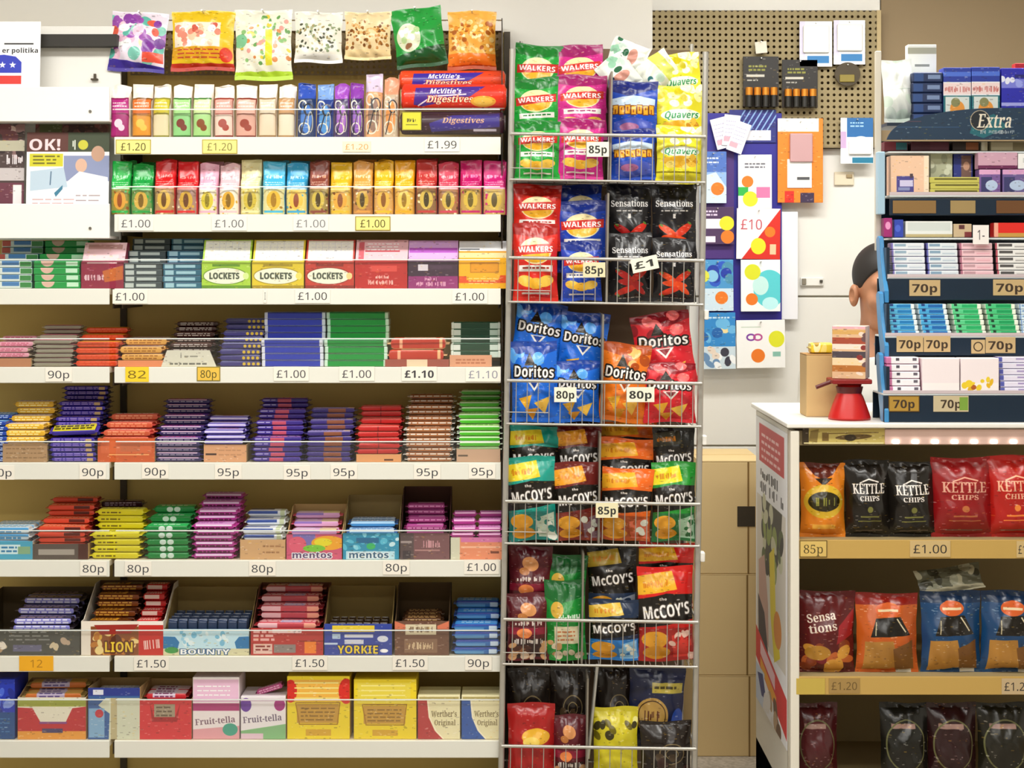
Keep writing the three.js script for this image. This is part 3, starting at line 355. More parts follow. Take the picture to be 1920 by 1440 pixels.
// ================================================================ rows 4 to 6: chocolate bars and sweets piled on the shelves
const bar = (w, front, top, end, deco) => A(w, 26, end, () => { B(end); R(0.06, 0, 0.88, 0.5, top); R(0.06, 0.5, 0.88, 0.5, front); deco && deco(); });
const small = (c, c2) => () => { L(0.14, 0.14, 0.7, 2, c, 0.16, 0.09); L(0.14, 0.6, 0.7, 2, c2 || c, 0.17, 0.08); };
const blk = (...l) => () => { for (const [x, y, w, h, c] of l) R(x, y, w, h, c); };
const kraft = (w, h, c = '#c9925c', fn) => A(w, h, c, () => { B(c); fn && fn(); });
{
  const S = 3;
  stack(S, -18, 57, 650, 632, bar(75, '#e6a4b8', '#d890a4', '#d9c8b0', small('#fff', '#c04a6a')), 'chocolate_bar', 'pink and cream chocolate bar at the end of the fourth shelf', 'chocolate bar', { lift: 0.022 }); tray(S, -19, 58, 672, kraft(77, 16, '#b9805a'), 'brown kraft tray under the pink and cream bars', { depth: 0.14 });
  stack(S, 60, 139, 640, 612, bar(80, '#8f8a78', '#e8809a', '#a8a290', blk([0.06, 0.5, 0.88, 0.1, '#6f6a5c'])), 'wafer_bar', 'grey sided wafer bar with a pink top', 'chocolate bar', { bh: 0.011 });
  stack(S, 137, 226, 637, 616, bar(90, '#d2421a', '#f0a41e', '#c2301a', small('#fbe08a', '#e05a30')), 'chocolate_bar', 'orange red chocolate bar with a yellow top', 'chocolate bar', { bh: 0.0155, bd: 0.05 });
  stack(S, 222, 309, 645, 628, bar(88, '#e0a850', '#efd8b8', '#d9923c', small('#b06ab0', '#a0641c')), 'caramel_bar', 'cream and gold caramel bar beside the orange red bars', 'chocolate bar', { bh: 0.018, lift: 0.014, bd: 0.05 }); tray(S, 221, 306, 676, kraft(86, 12, '#e08a5a'), 'salmon card tray under the cream and gold caramel bars', { depth: 0.16 });
  stack(S, 314, 402, 640, 598, bar(90, '#3a1c18', '#5a2a22', '#2a1412', small('#d8a090', '#c8c0b8')), 'dark_bar', 'dark brown bar with pale print behind a white card', 'chocolate bar', { lift: 0.02, z0: -0.02 });
  { const a = A(104, 30, '#d8d6c6', () => { B('#d8d6c4'); T('i', 0.36, 0.32, 0.02, '#222', { h: 0.3 }); L(0.42, 0.34, 0.24, 1, '#8a897c', 0.1, 0.07); L(0.16, 0.76, 0.66, 1, '#6a6a60', 0.1, 0.1); }); const z = -0.0085, s = new THREE.Shape([[X(302, z), sy[S]], [X(406, z), sy[S]], [X(393, z), Y(657, z)], [X(313, z), Y(657, z)]].map((p) => new THREE.Vector2(...p))); const q = paint(new THREE.ExtrudeGeometry(s, { depth: 0.002, bevelEnabled: false }), a, 'z'); const c = q.boundingBox.getCenter(new THREE.Vector3()); q.translate(-c.x, -c.y, 0); const o = one('display_card', q, M(a, 'card'), 'off-white trapezoid card standing against the dark brown bars', 'display card'); o.position.set(c.x, c.y + 0.0004, z - 0.002); }
  stack(S, 408, 494, 640, 600, bar(88, '#3f3a78', '#c4c8f0', '#3a2f66', () => { L(0.1, 0.12, 0.7, 2, '#4a4a98', 0.16, 0.1); for (let i = 0; i < 4; i++) O(0.58 + i * 0.1, 0.75, 0.035, 0.13, '#d8b83c'); }), 'chocolate_bar', 'indigo chocolate bar with gold dots beside the navy stack', 'chocolate bar', { bh: 0.0145 });
  stack(S, 490, 606, 640, 580, bar(118, '#2a3cae', '#b8c4f0', '#d8dce8', blk([0.06, 0.5, 0.88, 0.08, '#16206a'], [0.1, 0.12, 0.7, 0.2, '#2a3a9c'])), 'chocolate_block', 'navy blue chocolate block with a silver end in a tall pile', 'chocolate bar', { bh: 0.0165, bd: 0.055, cols: 2, slab: 1 });
  stack(S, 608, 726, 640, 580, bar(118, '#12943c', '#46d880', '#c8e4d0', blk([0.06, 0.5, 0.88, 0.08, '#0a5a24'], [0.12, 0.14, 0.64, 0.14, '#a8f0c4'])), 'chocolate_block', 'emerald green chocolate block with a silver end in a tall pile', 'chocolate bar', { bh: 0.0165, bd: 0.055, cols: 2, slab: 1 });
  stack(S, 724, 840, 632, 626, bar(118, '#c03a28', '#e8502c', '#f0c08a', () => { R(0.26, 0.14, 0.52, 0.36, '#f4c4a4'); L(0.3, 0.2, 0.44, 1, '#c0402c', 0.1, 0.1); R(0.2, 0.5, 0.05, 0.5, '#f2b08a'); R(0.84, 0, 0.05, 0.9, '#f2c08a'); }), 'sweet_roll', 'orange red sweet roll with a cream label', 'sweet roll', { bh: 0.028, bd: 0.034, cols: 2, lift: 0.014 });
  tray(S, 722, 842, 674, A(120, 14, '#a8604a', () => { B('#9c4f40'); R(0.34, 0.05, 0.32, 0.95, '#e8d2b0'); }), 'low red card tray under the orange red sweet rolls', { depth: 0.1 });
  stack(S, 844, 938, 640, 600, bar(96, '#12402a', '#1f7a54', '#dfe8dc', () => { LN([[0.08, 0.3], [0.25, 0.14], [0.45, 0.36], [0.65, 0.16], [0.92, 0.3]], '#dff0e4', 5); R(0.06, 0.55, 0.14, 0.4, '#dfe6dc'); R(0.78, 0.55, 0.16, 0.4, '#cfe0d4'); }), 'mint_box', 'dark green after dinner mint box with a white wave', 'mint box', { bh: 0.017, bd: 0.06, cols: 2, lift: 0.022, slab: 1 });
  tray(S, 843, 922, 666, kraft(80, 20, '#dca07c', () => L(0.15, 0.35, 0.7, 2, '#b8704c', 0.25, 0.12)), 'peach card tray under the dark green mint boxes', { depth: 0.13 });
}
{
  const S = 4;
  stack(S, -60, 18, 785, 770, bar(80, '#2446a8', '#5fa8e8', '#1c3490', small('#d8ecff')), 'chocolate_bar', 'bright blue wrapped bar at the end of the fifth shelf', 'chocolate bar', {});
  stack(S, 6, 88, 798, 752, bar(84, '#e8b430', '#f3e9dc', '#d8a83a', small('#8a6ac0', '#fff0a8')), 'chocolate_bar', 'white and gold chocolate bar on a kraft tray', 'chocolate bar', { lift: 0.03, bh: 0.016 }); tray(S, 5, 88, 832, kraft(83, 35, '#b39068', () => L(0.08, 0.25, 0.84, 3, '#8f6f4a', 0.24, 0.06)), 'plain kraft tray under the white and gold bars', { depth: 0.15 });
  stack(S, 90, 184, 815, 722, bar(96, '#3a2a98', '#42309c', '#241a66', () => { R(0.14, 0.06, 0.72, 0.36, '#5a3a9c'); L(0.16, 0.14, 0.6, 1, '#c89a4a', 0.1, 0.12); L(0.12, 0.6, 0.66, 2, '#a890d8', 0.16, 0.07); R(0.76, 0.6, 0.12, 0.3, '#c8a878'); }), 'chocolate_bar', 'violet chocolate bar in the tallest pile on the fifth shelf', 'chocolate bar', { bh: 0.0118, cols: 4 });
  { const a = bar(92, '#3a2a98', '#d8cc2a', '#42309c', () => L(0.1, 0.12, 0.8, 2, '#4a4414', 0.16, 0.1)); const o = one('chocolate_bar', barG(92 * k(), 0.013, 0.04, a), M(a), 'violet chocolate bar with a yellow face on top of the violet pile', 'chocolate bar'); o.position.set(X(138, -0.02), Y(806, -0.03), -0.034); o.rotation.set(0.35, 0.05, 0.02); }
  stack(S, 187, 286, 802, 778, bar(100, '#cc5a3c', '#e8746a', '#d2463a', small('#fbe0c8', '#e89a70')), 'wafer_bar', 'coral red wafer bar in an orange tray', 'chocolate bar', { lift: 0.03, bh: 0.016 }); tray(S, 183, 290, 822, A(108, 45, '#cf5a28', () => { B('#cc5a26'); R(0.06, 0.12, 0.88, 0.5, '#d8683a'); R(0.4, 0.2, 0.34, 0.36, '#c86a40'); R(0.2, 0.66, 0.7, 0.05, '#f0a868'); }), 'orange card tray of coral red wafer bars', { depth: 0.16 });
  stack(S, 286, 382, 822, 748, bar(96, '#30285c', '#6a3a9a', '#2c2078', () => { L(0.12, 0.1, 0.7, 2, '#e05a8a', 0.16, 0.12); R(0.1, 0.52, 0.78, 0.1, '#f0c8e0'); L(0.14, 0.7, 0.66, 1, '#9a94a8', 0.1, 0.1); }), 'chocolate_bar', 'dark purple chocolate bar with pink print beside the orange tray', 'chocolate bar', { bh: 0.012, cols: 4 });
  stack(S, 380, 462, 808, 776, bar(84, '#4a3aa0', '#c0b8ec', '#3c2c8c', blk([0.3, 0.04, 0.5, 0.2, '#c02a60'], [0.06, 0.62, 0.88, 0.2, '#d8d0f4'])), 'chocolate_bar', 'lavender and crimson chocolate bar on kraft card', 'chocolate bar', { lift: 0.042, bh: 0.0125 }); tray(S, 382, 462, 834, kraft(80, 33, '#dca478', () => { R(0.05, 0.5, 0.25, 0.1, '#3a241a'); L(0.35, 0.3, 0.55, 2, '#c08a60', 0.25, 0.06); }), 'peach kraft tray under the lavender bars', { depth: 0.15 });
  stack(S, 470, 570, 815, 745, bar(102, '#3c2a8a', '#7a4a98', '#2c2070', () => { R(0.36, 0.04, 0.3, 0.4, '#d84a78'); L(0.1, 0.08, 0.8, 2, '#d8ccf0', 0.18, 0.08); R(0.36, 0.56, 0.26, 0.36, '#c0506a'); L(0.08, 0.64, 0.24, 1, '#b0a4d8', 0.1, 0.1); }), 'chocolate_bar', 'purple chocolate bar with a rose centre in the second tall pile', 'chocolate bar', { bh: 0.0122, cols: 4 });
  stack(S, 572, 664, 812, 762, bar(94, '#3a2c78', '#c4b8ea', '#2c2060', () => { R(0.4, 0.55, 0.36, 0.4, '#8a5038'); L(0.08, 0.12, 0.7, 2, '#6a5aa8', 0.16, 0.1); R(0.8, 0.05, 0.12, 0.4, '#e8c8a8'); }), 'chocolate_bar', 'purple chocolate bar with a brown nut picture', 'chocolate bar', { bh: 0.0125 });
  stack(S, 667, 754, 802, 764, bar(90, '#c02424', '#e03c34', '#b01e22', blk([0.48, 0.5, 0.02, 0.5, '#7a1414'], [0.06, 0.44, 0.88, 0.08, '#f8a090'])), 'wafer_bar', 'plain scarlet wafer bar beside the brown and silver bars', 'chocolate bar', { lift: 0.018, bh: 0.014, bd: 0.048 }); tray(S, 668, 752, 852, kraft(84, 14, '#e0a068', () => R(0.62, 0.6, 0.2, 0.2, '#5a3018')), 'low kraft tray under the plain scarlet wafer bars', { depth: 0.15 });
  stack(S, 758, 852, 803, 735, bar(96, '#9a6038', '#a86a48', '#d8d4cc', () => { R(0.2, 0.02, 0.6, 0.4, '#8a4a2c'); L(0.22, 0.1, 0.5, 2, '#f0d0b0', 0.16, 0.1); R(0.22, 0.6, 0.56, 0.3, '#a8683c'); L(0.06, 0.62, 0.86, 1, '#e4dcd0', 0.1, 0.12); }), 'chocolate_bar', 'brown and silver chocolate bar with crimped silver ends', 'chocolate bar', { bh: 0.012, cols: 4 });
  stack(S, 856, 942, 798, 728, bar(92, '#4cb82a', '#d8f0a8', '#dcebd8', () => { L(0.2, 0.1, 0.6, 2, '#4a9a2c', 0.16, 0.1); R(0.06, 0.54, 0.88, 0.1, '#e8f4dc'); }), 'chocolate_bar', 'lime green and white bar beside the wire rack', 'chocolate bar', { lift: 0.024, bh: 0.013, cols: 4 }); tray(S, 856, 938, 842, kraft(84, 24, '#c8a488', () => R(0.04, 0.45, 0.22, 0.12, '#5a4a3c')), 'beige card tray under the lime green bars', { depth: 0.19 });
}
{
  const S = 5;
  stack(S, -30, 58, 990, 972, bar(90, '#d0e4ee', '#e4f2f8', '#e8ecec', () => { R(0.06, 0.5, 0.88, 0.2, '#4a9ad0'); L(0.1, 0.74, 0.7, 1, '#3f90c8', 0.1, 0.14); L(0.1, 0.14, 0.76, 2, '#6ab0dc', 0.18, 0.08); }), 'sweet_tube', 'white and ice blue sweet tube in a pale carton', 'sweet tube', { lift: 0.03, bh: 0.016 }); tray(S, -31, 61, 1015, A(92, 30, '#dfe4dc', () => { B('#4aa8c8'); R(0.05, 0.2, 0.7, 0.5, '#d8f0f4'); L(0.08, 0.3, 0.6, 2, '#2f80b0', 0.2, 0.1); R(0.7, 0.3, 0.25, 0.4, '#88b088'); }), 'ice blue carton of white sweet tubes', { depth: 0.15, inner: mWhite });
  stack(S, 66, 165, 988, 930, bar(100, '#d2442c', '#e86a44', '#a02418', () => { L(0.1, 0.08, 0.8, 2, '#f8b89a', 0.2, 0.08); R(0.55, 0.55, 0.3, 0.3, '#5a1c14'); }), 'chocolate_bar', 'brick red chocolate bar on a grey tray', 'chocolate bar', { lift: 0.026, bh: 0.0135, cols: 4 }); tray(S, 62, 165, 1020, A(104, 28, '#4a4440', () => { B('#5a504a'); R(0.1, 0.35, 0.65, 0.35, '#a8a096'); R(0.82, 0, 0.18, 1, '#4a2018'); }), 'grey card tray under the brick red bars', { depth: 0.18 });
  stack(S, 168, 266, 1000, 955, bar(100, '#d8cc1e', '#f0ea5a', '#e8d81a', () => { L(0.12, 0.1, 0.74, 2, '#8a8214', 0.18, 0.09); L(0.14, 0.7, 0.4, 1, '#6a5a10', 0.1, 0.1); }), 'chewy_bar', 'lemon yellow chewy bar in a low pile', 'sweet bar', { bh: 0.0165, cols: 2, bd: 0.05 });
  stack(S, 175, 262, 960, 940, bar(88, '#3a1420', '#4a1c28', '#2a0e18', small('#a890a0')), 'chocolate_bar', 'dark plum chocolate bar behind the lemon yellow bars', 'chocolate bar', { z0: -0.13, bh: 0.015, cols: 2 });
  stack(S, 270, 357, 985, 948, bar(90, '#14803a', '#38c868', '#1c8a40', () => { R(0.06, 0.02, 0.88, 0.1, '#e0f8e4'); O(0.4, 0.72, 0.07, 0.2, '#c8dcd0'); O(0.56, 0.72, 0.07, 0.2, '#c8dcd0'); L(0.2, 0.26, 0.6, 1, '#d0f4dc', 0.1, 0.12); }), 'chewy_bar', 'shamrock green chewy bar with white rings', 'sweet bar', { bh: 0.0165, bd: 0.05 });
  stack(S, 360, 444, 975, 925, bar(94, '#a8308a', '#e0a8e0', '#c83a9c', () => { R(0.1, 0.55, 0.8, 0.16, '#e8d0ec'); L(0.12, 0.8, 0.7, 1, '#4a1430', 0.1, 0.12); L(0.12, 0.12, 0.6, 2, '#b84ab0', 0.18, 0.08); }), 'chewy_bar', 'fuchsia chewy bar in a tall pile beside the green bars', 'sweet bar', { bh: 0.0145, cols: 4 });
  stack(S, 452, 534, 985, 955, bar(84, '#dfe6ee', '#f0f2f4', '#dfe4e0', blk([0.04, 0.52, 0.7, 0.24, '#35509c'], [0.04, 0.1, 0.6, 0.22, '#26357c'], [0.8, 0.1, 0.1, 0.8, '#c8d4b0'])), 'sweet_tube', 'white sweet tube with navy stripes on kraft card', 'sweet tube', { lift: 0.03, bh: 0.0155 }); tray(S, 450, 535, 1012, kraft(85, 32, '#d2a878', () => L(0.5, 0.3, 0.4, 2, '#a87a50', 0.3, 0.08)), 'kraft tray under the navy striped sweet tubes', { depth: 0.15 });
  const ment = (bgc, b2, tx) => A(104, 52, bgc, () => { B(bgc); b2(); T('mentos', 0.46, 0.82, 0.72, tx, { h: 0.26, st: '#e8f0f4', lw: 16 }); });
  stack(S, 541, 636, 992, 960, bar(96, '#d8a0d0', '#f0c8e4', '#d84a6a', blk([0.06, 0.5, 0.55, 0.2, '#8a6ab8'], [0.6, 0, 0.34, 0.5, '#f0e0a0'], [0.1, 0.06, 0.4, 0.16, '#fff'])), 'sweet_tube', 'pink and lilac sweet tube above a rainbow carton', 'sweet tube', { lift: 0.042, bh: 0.015, slab: 0 });
  tray(S, 537, 641, 1002, ment('#d0587a', () => { R(0.12, 0, 0.4, 0.6, '#7a70b8'); O(0.2, 0.4, 0.16, 0.3, '#e0607a'); O(0.75, 0.35, 0.3, 0.28, '#f0a82a'); O(0.66, 0.32, 0.16, 0.16, '#e8dc2c'); O(0.5, 0.56, 0.2, 0.14, '#7ac83a'); }, '#5a3a6c'), 'pink and yellow fruit sweet carton with blue lettering', { depth: 0.16, back: 945 });
  stack(S, 648, 743, 992, 965, bar(96, '#4a94d0', '#d0e4f8', '#2a70c0', () => { L(0.1, 0.08, 0.8, 2, '#5a88c8', 0.2, 0.1); R(0.06, 0.56, 0.88, 0.14, '#b8dcf4'); }), 'sweet_tube', 'pale blue mint tube above an aqua carton', 'sweet tube', { lift: 0.042, bh: 0.015 });
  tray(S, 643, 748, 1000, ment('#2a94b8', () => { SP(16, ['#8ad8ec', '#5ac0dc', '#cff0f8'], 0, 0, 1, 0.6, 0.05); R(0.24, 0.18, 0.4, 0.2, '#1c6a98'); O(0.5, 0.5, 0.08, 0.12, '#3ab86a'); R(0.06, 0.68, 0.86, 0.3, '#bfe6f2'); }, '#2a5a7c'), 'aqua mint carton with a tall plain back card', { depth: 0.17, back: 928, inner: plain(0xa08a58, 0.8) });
  stack(S, 758, 838, 984, 945, bar(82, '#8a2868', '#c85aa8', '#6a1848', () => { R(0.3, 0.06, 0.6, 0.2, '#f0b8dc'); L(0.1, 0.66, 0.8, 1, '#d890c0', 0.1, 0.1); }), 'chewy_bar', 'plum pink chewy bar in a dusky carton', 'sweet bar', { lift: 0.04, bh: 0.014 });
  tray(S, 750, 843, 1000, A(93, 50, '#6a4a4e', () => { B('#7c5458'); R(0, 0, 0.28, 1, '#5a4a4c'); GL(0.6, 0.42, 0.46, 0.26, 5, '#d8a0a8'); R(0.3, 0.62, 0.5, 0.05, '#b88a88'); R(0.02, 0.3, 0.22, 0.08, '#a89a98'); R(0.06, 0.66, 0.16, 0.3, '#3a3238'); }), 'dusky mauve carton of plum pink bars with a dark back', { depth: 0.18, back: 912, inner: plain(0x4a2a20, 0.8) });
  for (const [x0, x1, s] of [[846, 893, 'inner'], [896, 944, 'outer']]) stack(S, x0, x1, 985, 955, bar(48, '#b03a8c', '#e0a0d8', '#c84a9c', () => { L(0.12, 0.1, 0.7, 2, '#9a2a78', 0.2, 0.08); R(0.1, 0.55, 0.8, 0.14, '#f0c0e4'); }), 'sweet_tube', `magenta sweet tube in the ${s} pile above salmon card`, 'sweet tube', { lift: 0.036, bh: 0.0145, bd: 0.03 });
  tray(S, 845, 943, 1008, A(98, 38, '#e8a078', () => { B('#e8926c'); R(0, 0, 0.18, 1, '#d8d8c0'); R(0.2, 0, 0.8, 0.22, '#d878b0'); R(0.2, 0.4, 0.74, 0.08, '#f8c0a0'); R(0.76, 0.62, 0.16, 0.1, '#7a3c28'); }), 'salmon card tray under the magenta sweet tubes', { depth: 0.13 });
}

// ================================================================ row 7: open trays of standing bars
{
  const S = 6;
  const standing = (x0, x1, yTop, n, rows, a, name, label, o = {}) => { const z0 = -0.014, w = (x1 - x0) * k(z0) / n, h = Y(yTop, z0) - sy[S], d = o.d || 0.034, geo = barG(h, d * 0.5, w * 0.96, a); geo.rotateZ(Math.PI / 2); geo.rotateY(-Math.PI / 2); for (let r = 0; r < rows; r++) for (let i = 0; i < n; i++) { const b = one(name, geo, M(a), `${label}, ${['first', ...ORD.slice(1)][i]} of ${ROWS[r]} row`.replace(' standing', ''), 'chocolate bar', `bars standing in ${label.split(' in ').pop()}`); b.position.set(X(x0, z0) + w * (i + 0.5), sy[S] + h / 2 + 0.002 + (o.rise || 0) * r, z0 - d * (r + 0.5) - 0.004); b.rotation.x = -0.05 + jit(0.02); } };
  const vb = (c, c2, deco) => A(58, 24, c, () => { B(c); R(0, 0, 1, 0.5, c2); deco && deco(); });
  const sb = (w, c, c2, end, t) => bar(w, c, c2, end, t);
  // dark tray with a smoky clear front
  stack(S, 18, 138, 1150, 1110, sb(120, '#8a88d8', '#2c2430', '#3a3038', () => { L(0.1, 0.56, 0.8, 2, '#e0e0f8', 0.2, 0.12); L(0.12, 0.1, 0.7, 2, '#a8889c', 0.2, 0.1); }), 'chocolate_bar', 'lilac printed dark bar in the grey clear fronted tray', 'chocolate bar', { lift: 0.055, bh: 0.0165, cols: 4, bd: 0.045, z0: -0.02, base: sy[S] });
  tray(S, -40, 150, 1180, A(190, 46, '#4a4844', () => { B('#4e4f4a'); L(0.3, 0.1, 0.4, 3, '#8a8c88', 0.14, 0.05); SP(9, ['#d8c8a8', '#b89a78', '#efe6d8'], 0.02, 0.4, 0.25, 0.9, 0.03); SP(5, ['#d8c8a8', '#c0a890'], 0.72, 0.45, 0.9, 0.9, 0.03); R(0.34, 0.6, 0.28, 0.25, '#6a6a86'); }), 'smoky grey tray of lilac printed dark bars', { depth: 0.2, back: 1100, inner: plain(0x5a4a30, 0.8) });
  const lion = () => A(74, 26, '#4a200e', () => { B('#5a2810'); R(0.05, 0.05, 0.6, 0.4, '#d89a2a'); L(0.1, 0.12, 0.5, 2, '#6a3010', 0.16, 0.1); R(0.05, 0.55, 0.9, 0.4, '#8a4416'); L(0.1, 0.6, 0.7, 2, '#e8b040', 0.18, 0.1); });
  stack(S, 163, 252, 1165, 1090, lion(), 'wafer_bar', 'brown and gold wafer bar in the white edged tray', 'chocolate bar', { lift: 0.05, bh: 0.0165, cols: 4, bd: 0.04, z0: -0.02 });
  stack(S, 254, 300, 1165, 1090, bar(46, '#c01c20', '#d82a2c', '#901418', () => { L(0.14, 0.1, 0.7, 2, '#f8c8bc', 0.2, 0.12); R(0.12, 0.56, 0.6, 0.3, '#f4d8d0'); }), 'wafer_bar', 'scarlet wafer bar in the white edged tray', 'chocolate bar', { lift: 0.05, bh: 0.0165, cols: 4, bd: 0.04, z0: -0.02 });
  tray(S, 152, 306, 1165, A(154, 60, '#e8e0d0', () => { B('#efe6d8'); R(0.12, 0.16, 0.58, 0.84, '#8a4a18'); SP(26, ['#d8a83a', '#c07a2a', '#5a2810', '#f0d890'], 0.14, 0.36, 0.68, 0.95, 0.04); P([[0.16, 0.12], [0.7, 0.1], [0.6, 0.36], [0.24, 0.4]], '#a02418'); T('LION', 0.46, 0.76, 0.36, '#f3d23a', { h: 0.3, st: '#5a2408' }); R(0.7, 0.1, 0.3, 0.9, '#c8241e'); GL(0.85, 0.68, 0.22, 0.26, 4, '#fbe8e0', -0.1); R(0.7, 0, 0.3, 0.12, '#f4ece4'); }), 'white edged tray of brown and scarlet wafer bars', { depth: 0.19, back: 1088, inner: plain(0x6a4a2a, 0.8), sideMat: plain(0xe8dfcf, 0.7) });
  standing(312, 462, 1165, 8, 4, vb('#2c3c5a', '#a87a50', () => { R(0.5, 0.1, 0.45, 0.8, '#7ab0cc'); L(0.55, 0.2, 0.4, 3, '#24406a', 0.2, 0.1); R(0.86, 0, 0.14, 1, '#b8a068'); }), 'coconut_bar', 'blue and brown coconut bar standing in the sky blue tray');
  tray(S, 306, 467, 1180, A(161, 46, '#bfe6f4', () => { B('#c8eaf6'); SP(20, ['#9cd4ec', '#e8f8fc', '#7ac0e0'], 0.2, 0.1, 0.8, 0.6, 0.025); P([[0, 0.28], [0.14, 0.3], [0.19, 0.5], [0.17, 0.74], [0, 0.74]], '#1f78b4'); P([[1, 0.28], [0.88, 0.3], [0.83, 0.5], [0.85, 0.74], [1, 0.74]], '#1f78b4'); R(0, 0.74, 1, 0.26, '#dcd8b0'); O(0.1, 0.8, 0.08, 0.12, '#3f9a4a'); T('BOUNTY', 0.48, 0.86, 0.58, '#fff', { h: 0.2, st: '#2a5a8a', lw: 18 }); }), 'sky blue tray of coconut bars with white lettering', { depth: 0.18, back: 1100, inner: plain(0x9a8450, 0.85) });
  stack(S, 476, 600, 1160, 1095, bar(124, '#c84a56', '#d86a74', '#a02c34', () => { R(0.06, 0.55, 0.3, 0.36, '#f0c0c8'); R(0.4, 0.06, 0.32, 0.4, '#b8b4e0'); L(0.08, 0.1, 0.84, 2, '#f8d8d8', 0.18, 0.08); R(0.76, 0.55, 0.18, 0.36, '#f4a890'); }), 'wafer_bar', 'rosy red wafer bar with white print in the crimson tray', 'chocolate bar', { lift: 0.045, bh: 0.0165, cols: 4, z0: -0.02 });
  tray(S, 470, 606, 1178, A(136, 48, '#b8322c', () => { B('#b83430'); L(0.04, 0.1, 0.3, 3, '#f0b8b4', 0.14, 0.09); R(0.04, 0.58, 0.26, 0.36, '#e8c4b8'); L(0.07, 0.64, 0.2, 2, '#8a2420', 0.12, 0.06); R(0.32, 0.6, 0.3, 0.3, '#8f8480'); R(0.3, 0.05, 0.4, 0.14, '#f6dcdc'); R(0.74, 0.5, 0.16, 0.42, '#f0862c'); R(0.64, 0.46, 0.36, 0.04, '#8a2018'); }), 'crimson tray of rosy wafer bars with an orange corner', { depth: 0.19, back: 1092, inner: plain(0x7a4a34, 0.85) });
  standing(616, 726, 1172, 7, 3, vb('#3a2a1a', '#6a4a20', () => { R(0.55, 0.1, 0.4, 0.8, '#d8b83a'); L(0.6, 0.2, 0.3, 3, '#2a3a80', 0.2, 0.12); R(0.88, 0, 0.12, 1, '#7a5a2a'); }), 'chocolate_bar', 'brown and gold chocolate bar standing in the blue and yellow tray');
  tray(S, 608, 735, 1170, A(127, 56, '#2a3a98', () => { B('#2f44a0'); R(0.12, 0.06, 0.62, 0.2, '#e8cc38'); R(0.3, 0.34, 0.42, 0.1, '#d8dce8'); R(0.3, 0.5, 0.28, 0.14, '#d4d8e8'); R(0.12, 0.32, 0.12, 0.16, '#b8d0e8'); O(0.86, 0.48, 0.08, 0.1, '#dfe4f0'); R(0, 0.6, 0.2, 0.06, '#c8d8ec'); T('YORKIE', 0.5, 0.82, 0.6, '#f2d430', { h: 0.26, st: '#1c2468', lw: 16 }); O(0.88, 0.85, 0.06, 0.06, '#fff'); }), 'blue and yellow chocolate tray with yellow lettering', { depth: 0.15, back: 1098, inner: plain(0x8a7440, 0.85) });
  stack(S, 752, 830, 1160, 1145, bar(78, '#5a3a20', '#4a2c1a', '#3a2010', small('#c8a068')), 'chocolate_bar', 'dark bronze chocolate bar in the brown tray', 'chocolate bar', { lift: 0.06, bh: 0.014, cols: 3, z0: -0.02 });
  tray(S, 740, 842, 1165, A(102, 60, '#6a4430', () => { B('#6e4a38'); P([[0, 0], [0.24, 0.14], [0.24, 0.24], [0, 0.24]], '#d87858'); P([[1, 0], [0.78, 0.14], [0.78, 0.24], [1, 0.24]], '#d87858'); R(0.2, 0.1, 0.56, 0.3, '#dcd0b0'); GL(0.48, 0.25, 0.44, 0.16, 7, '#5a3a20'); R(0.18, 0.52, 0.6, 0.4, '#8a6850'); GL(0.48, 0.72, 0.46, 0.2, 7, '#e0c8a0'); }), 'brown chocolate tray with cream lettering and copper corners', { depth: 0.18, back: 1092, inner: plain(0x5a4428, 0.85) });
  stack(S, 848, 940, 1165, 1118, bar(94, '#2f6cb4', '#3f90dc', '#24509c', () => { R(0.06, 0.5, 0.88, 0.14, '#1c3a98'); L(0.2, 0.12, 0.6, 2, '#b8e0f8', 0.18, 0.08); R(0.76, 0.62, 0.16, 0.28, '#d0e4f8'); R(0.06, 0.74, 0.6, 0.2, '#5a98cc'); }), 'biscuit_bar', 'bright blue biscuit bar in a bare pile by the wire rack', 'chocolate bar', { bh: 0.019, cols: 3, bd: 0.05 });
}

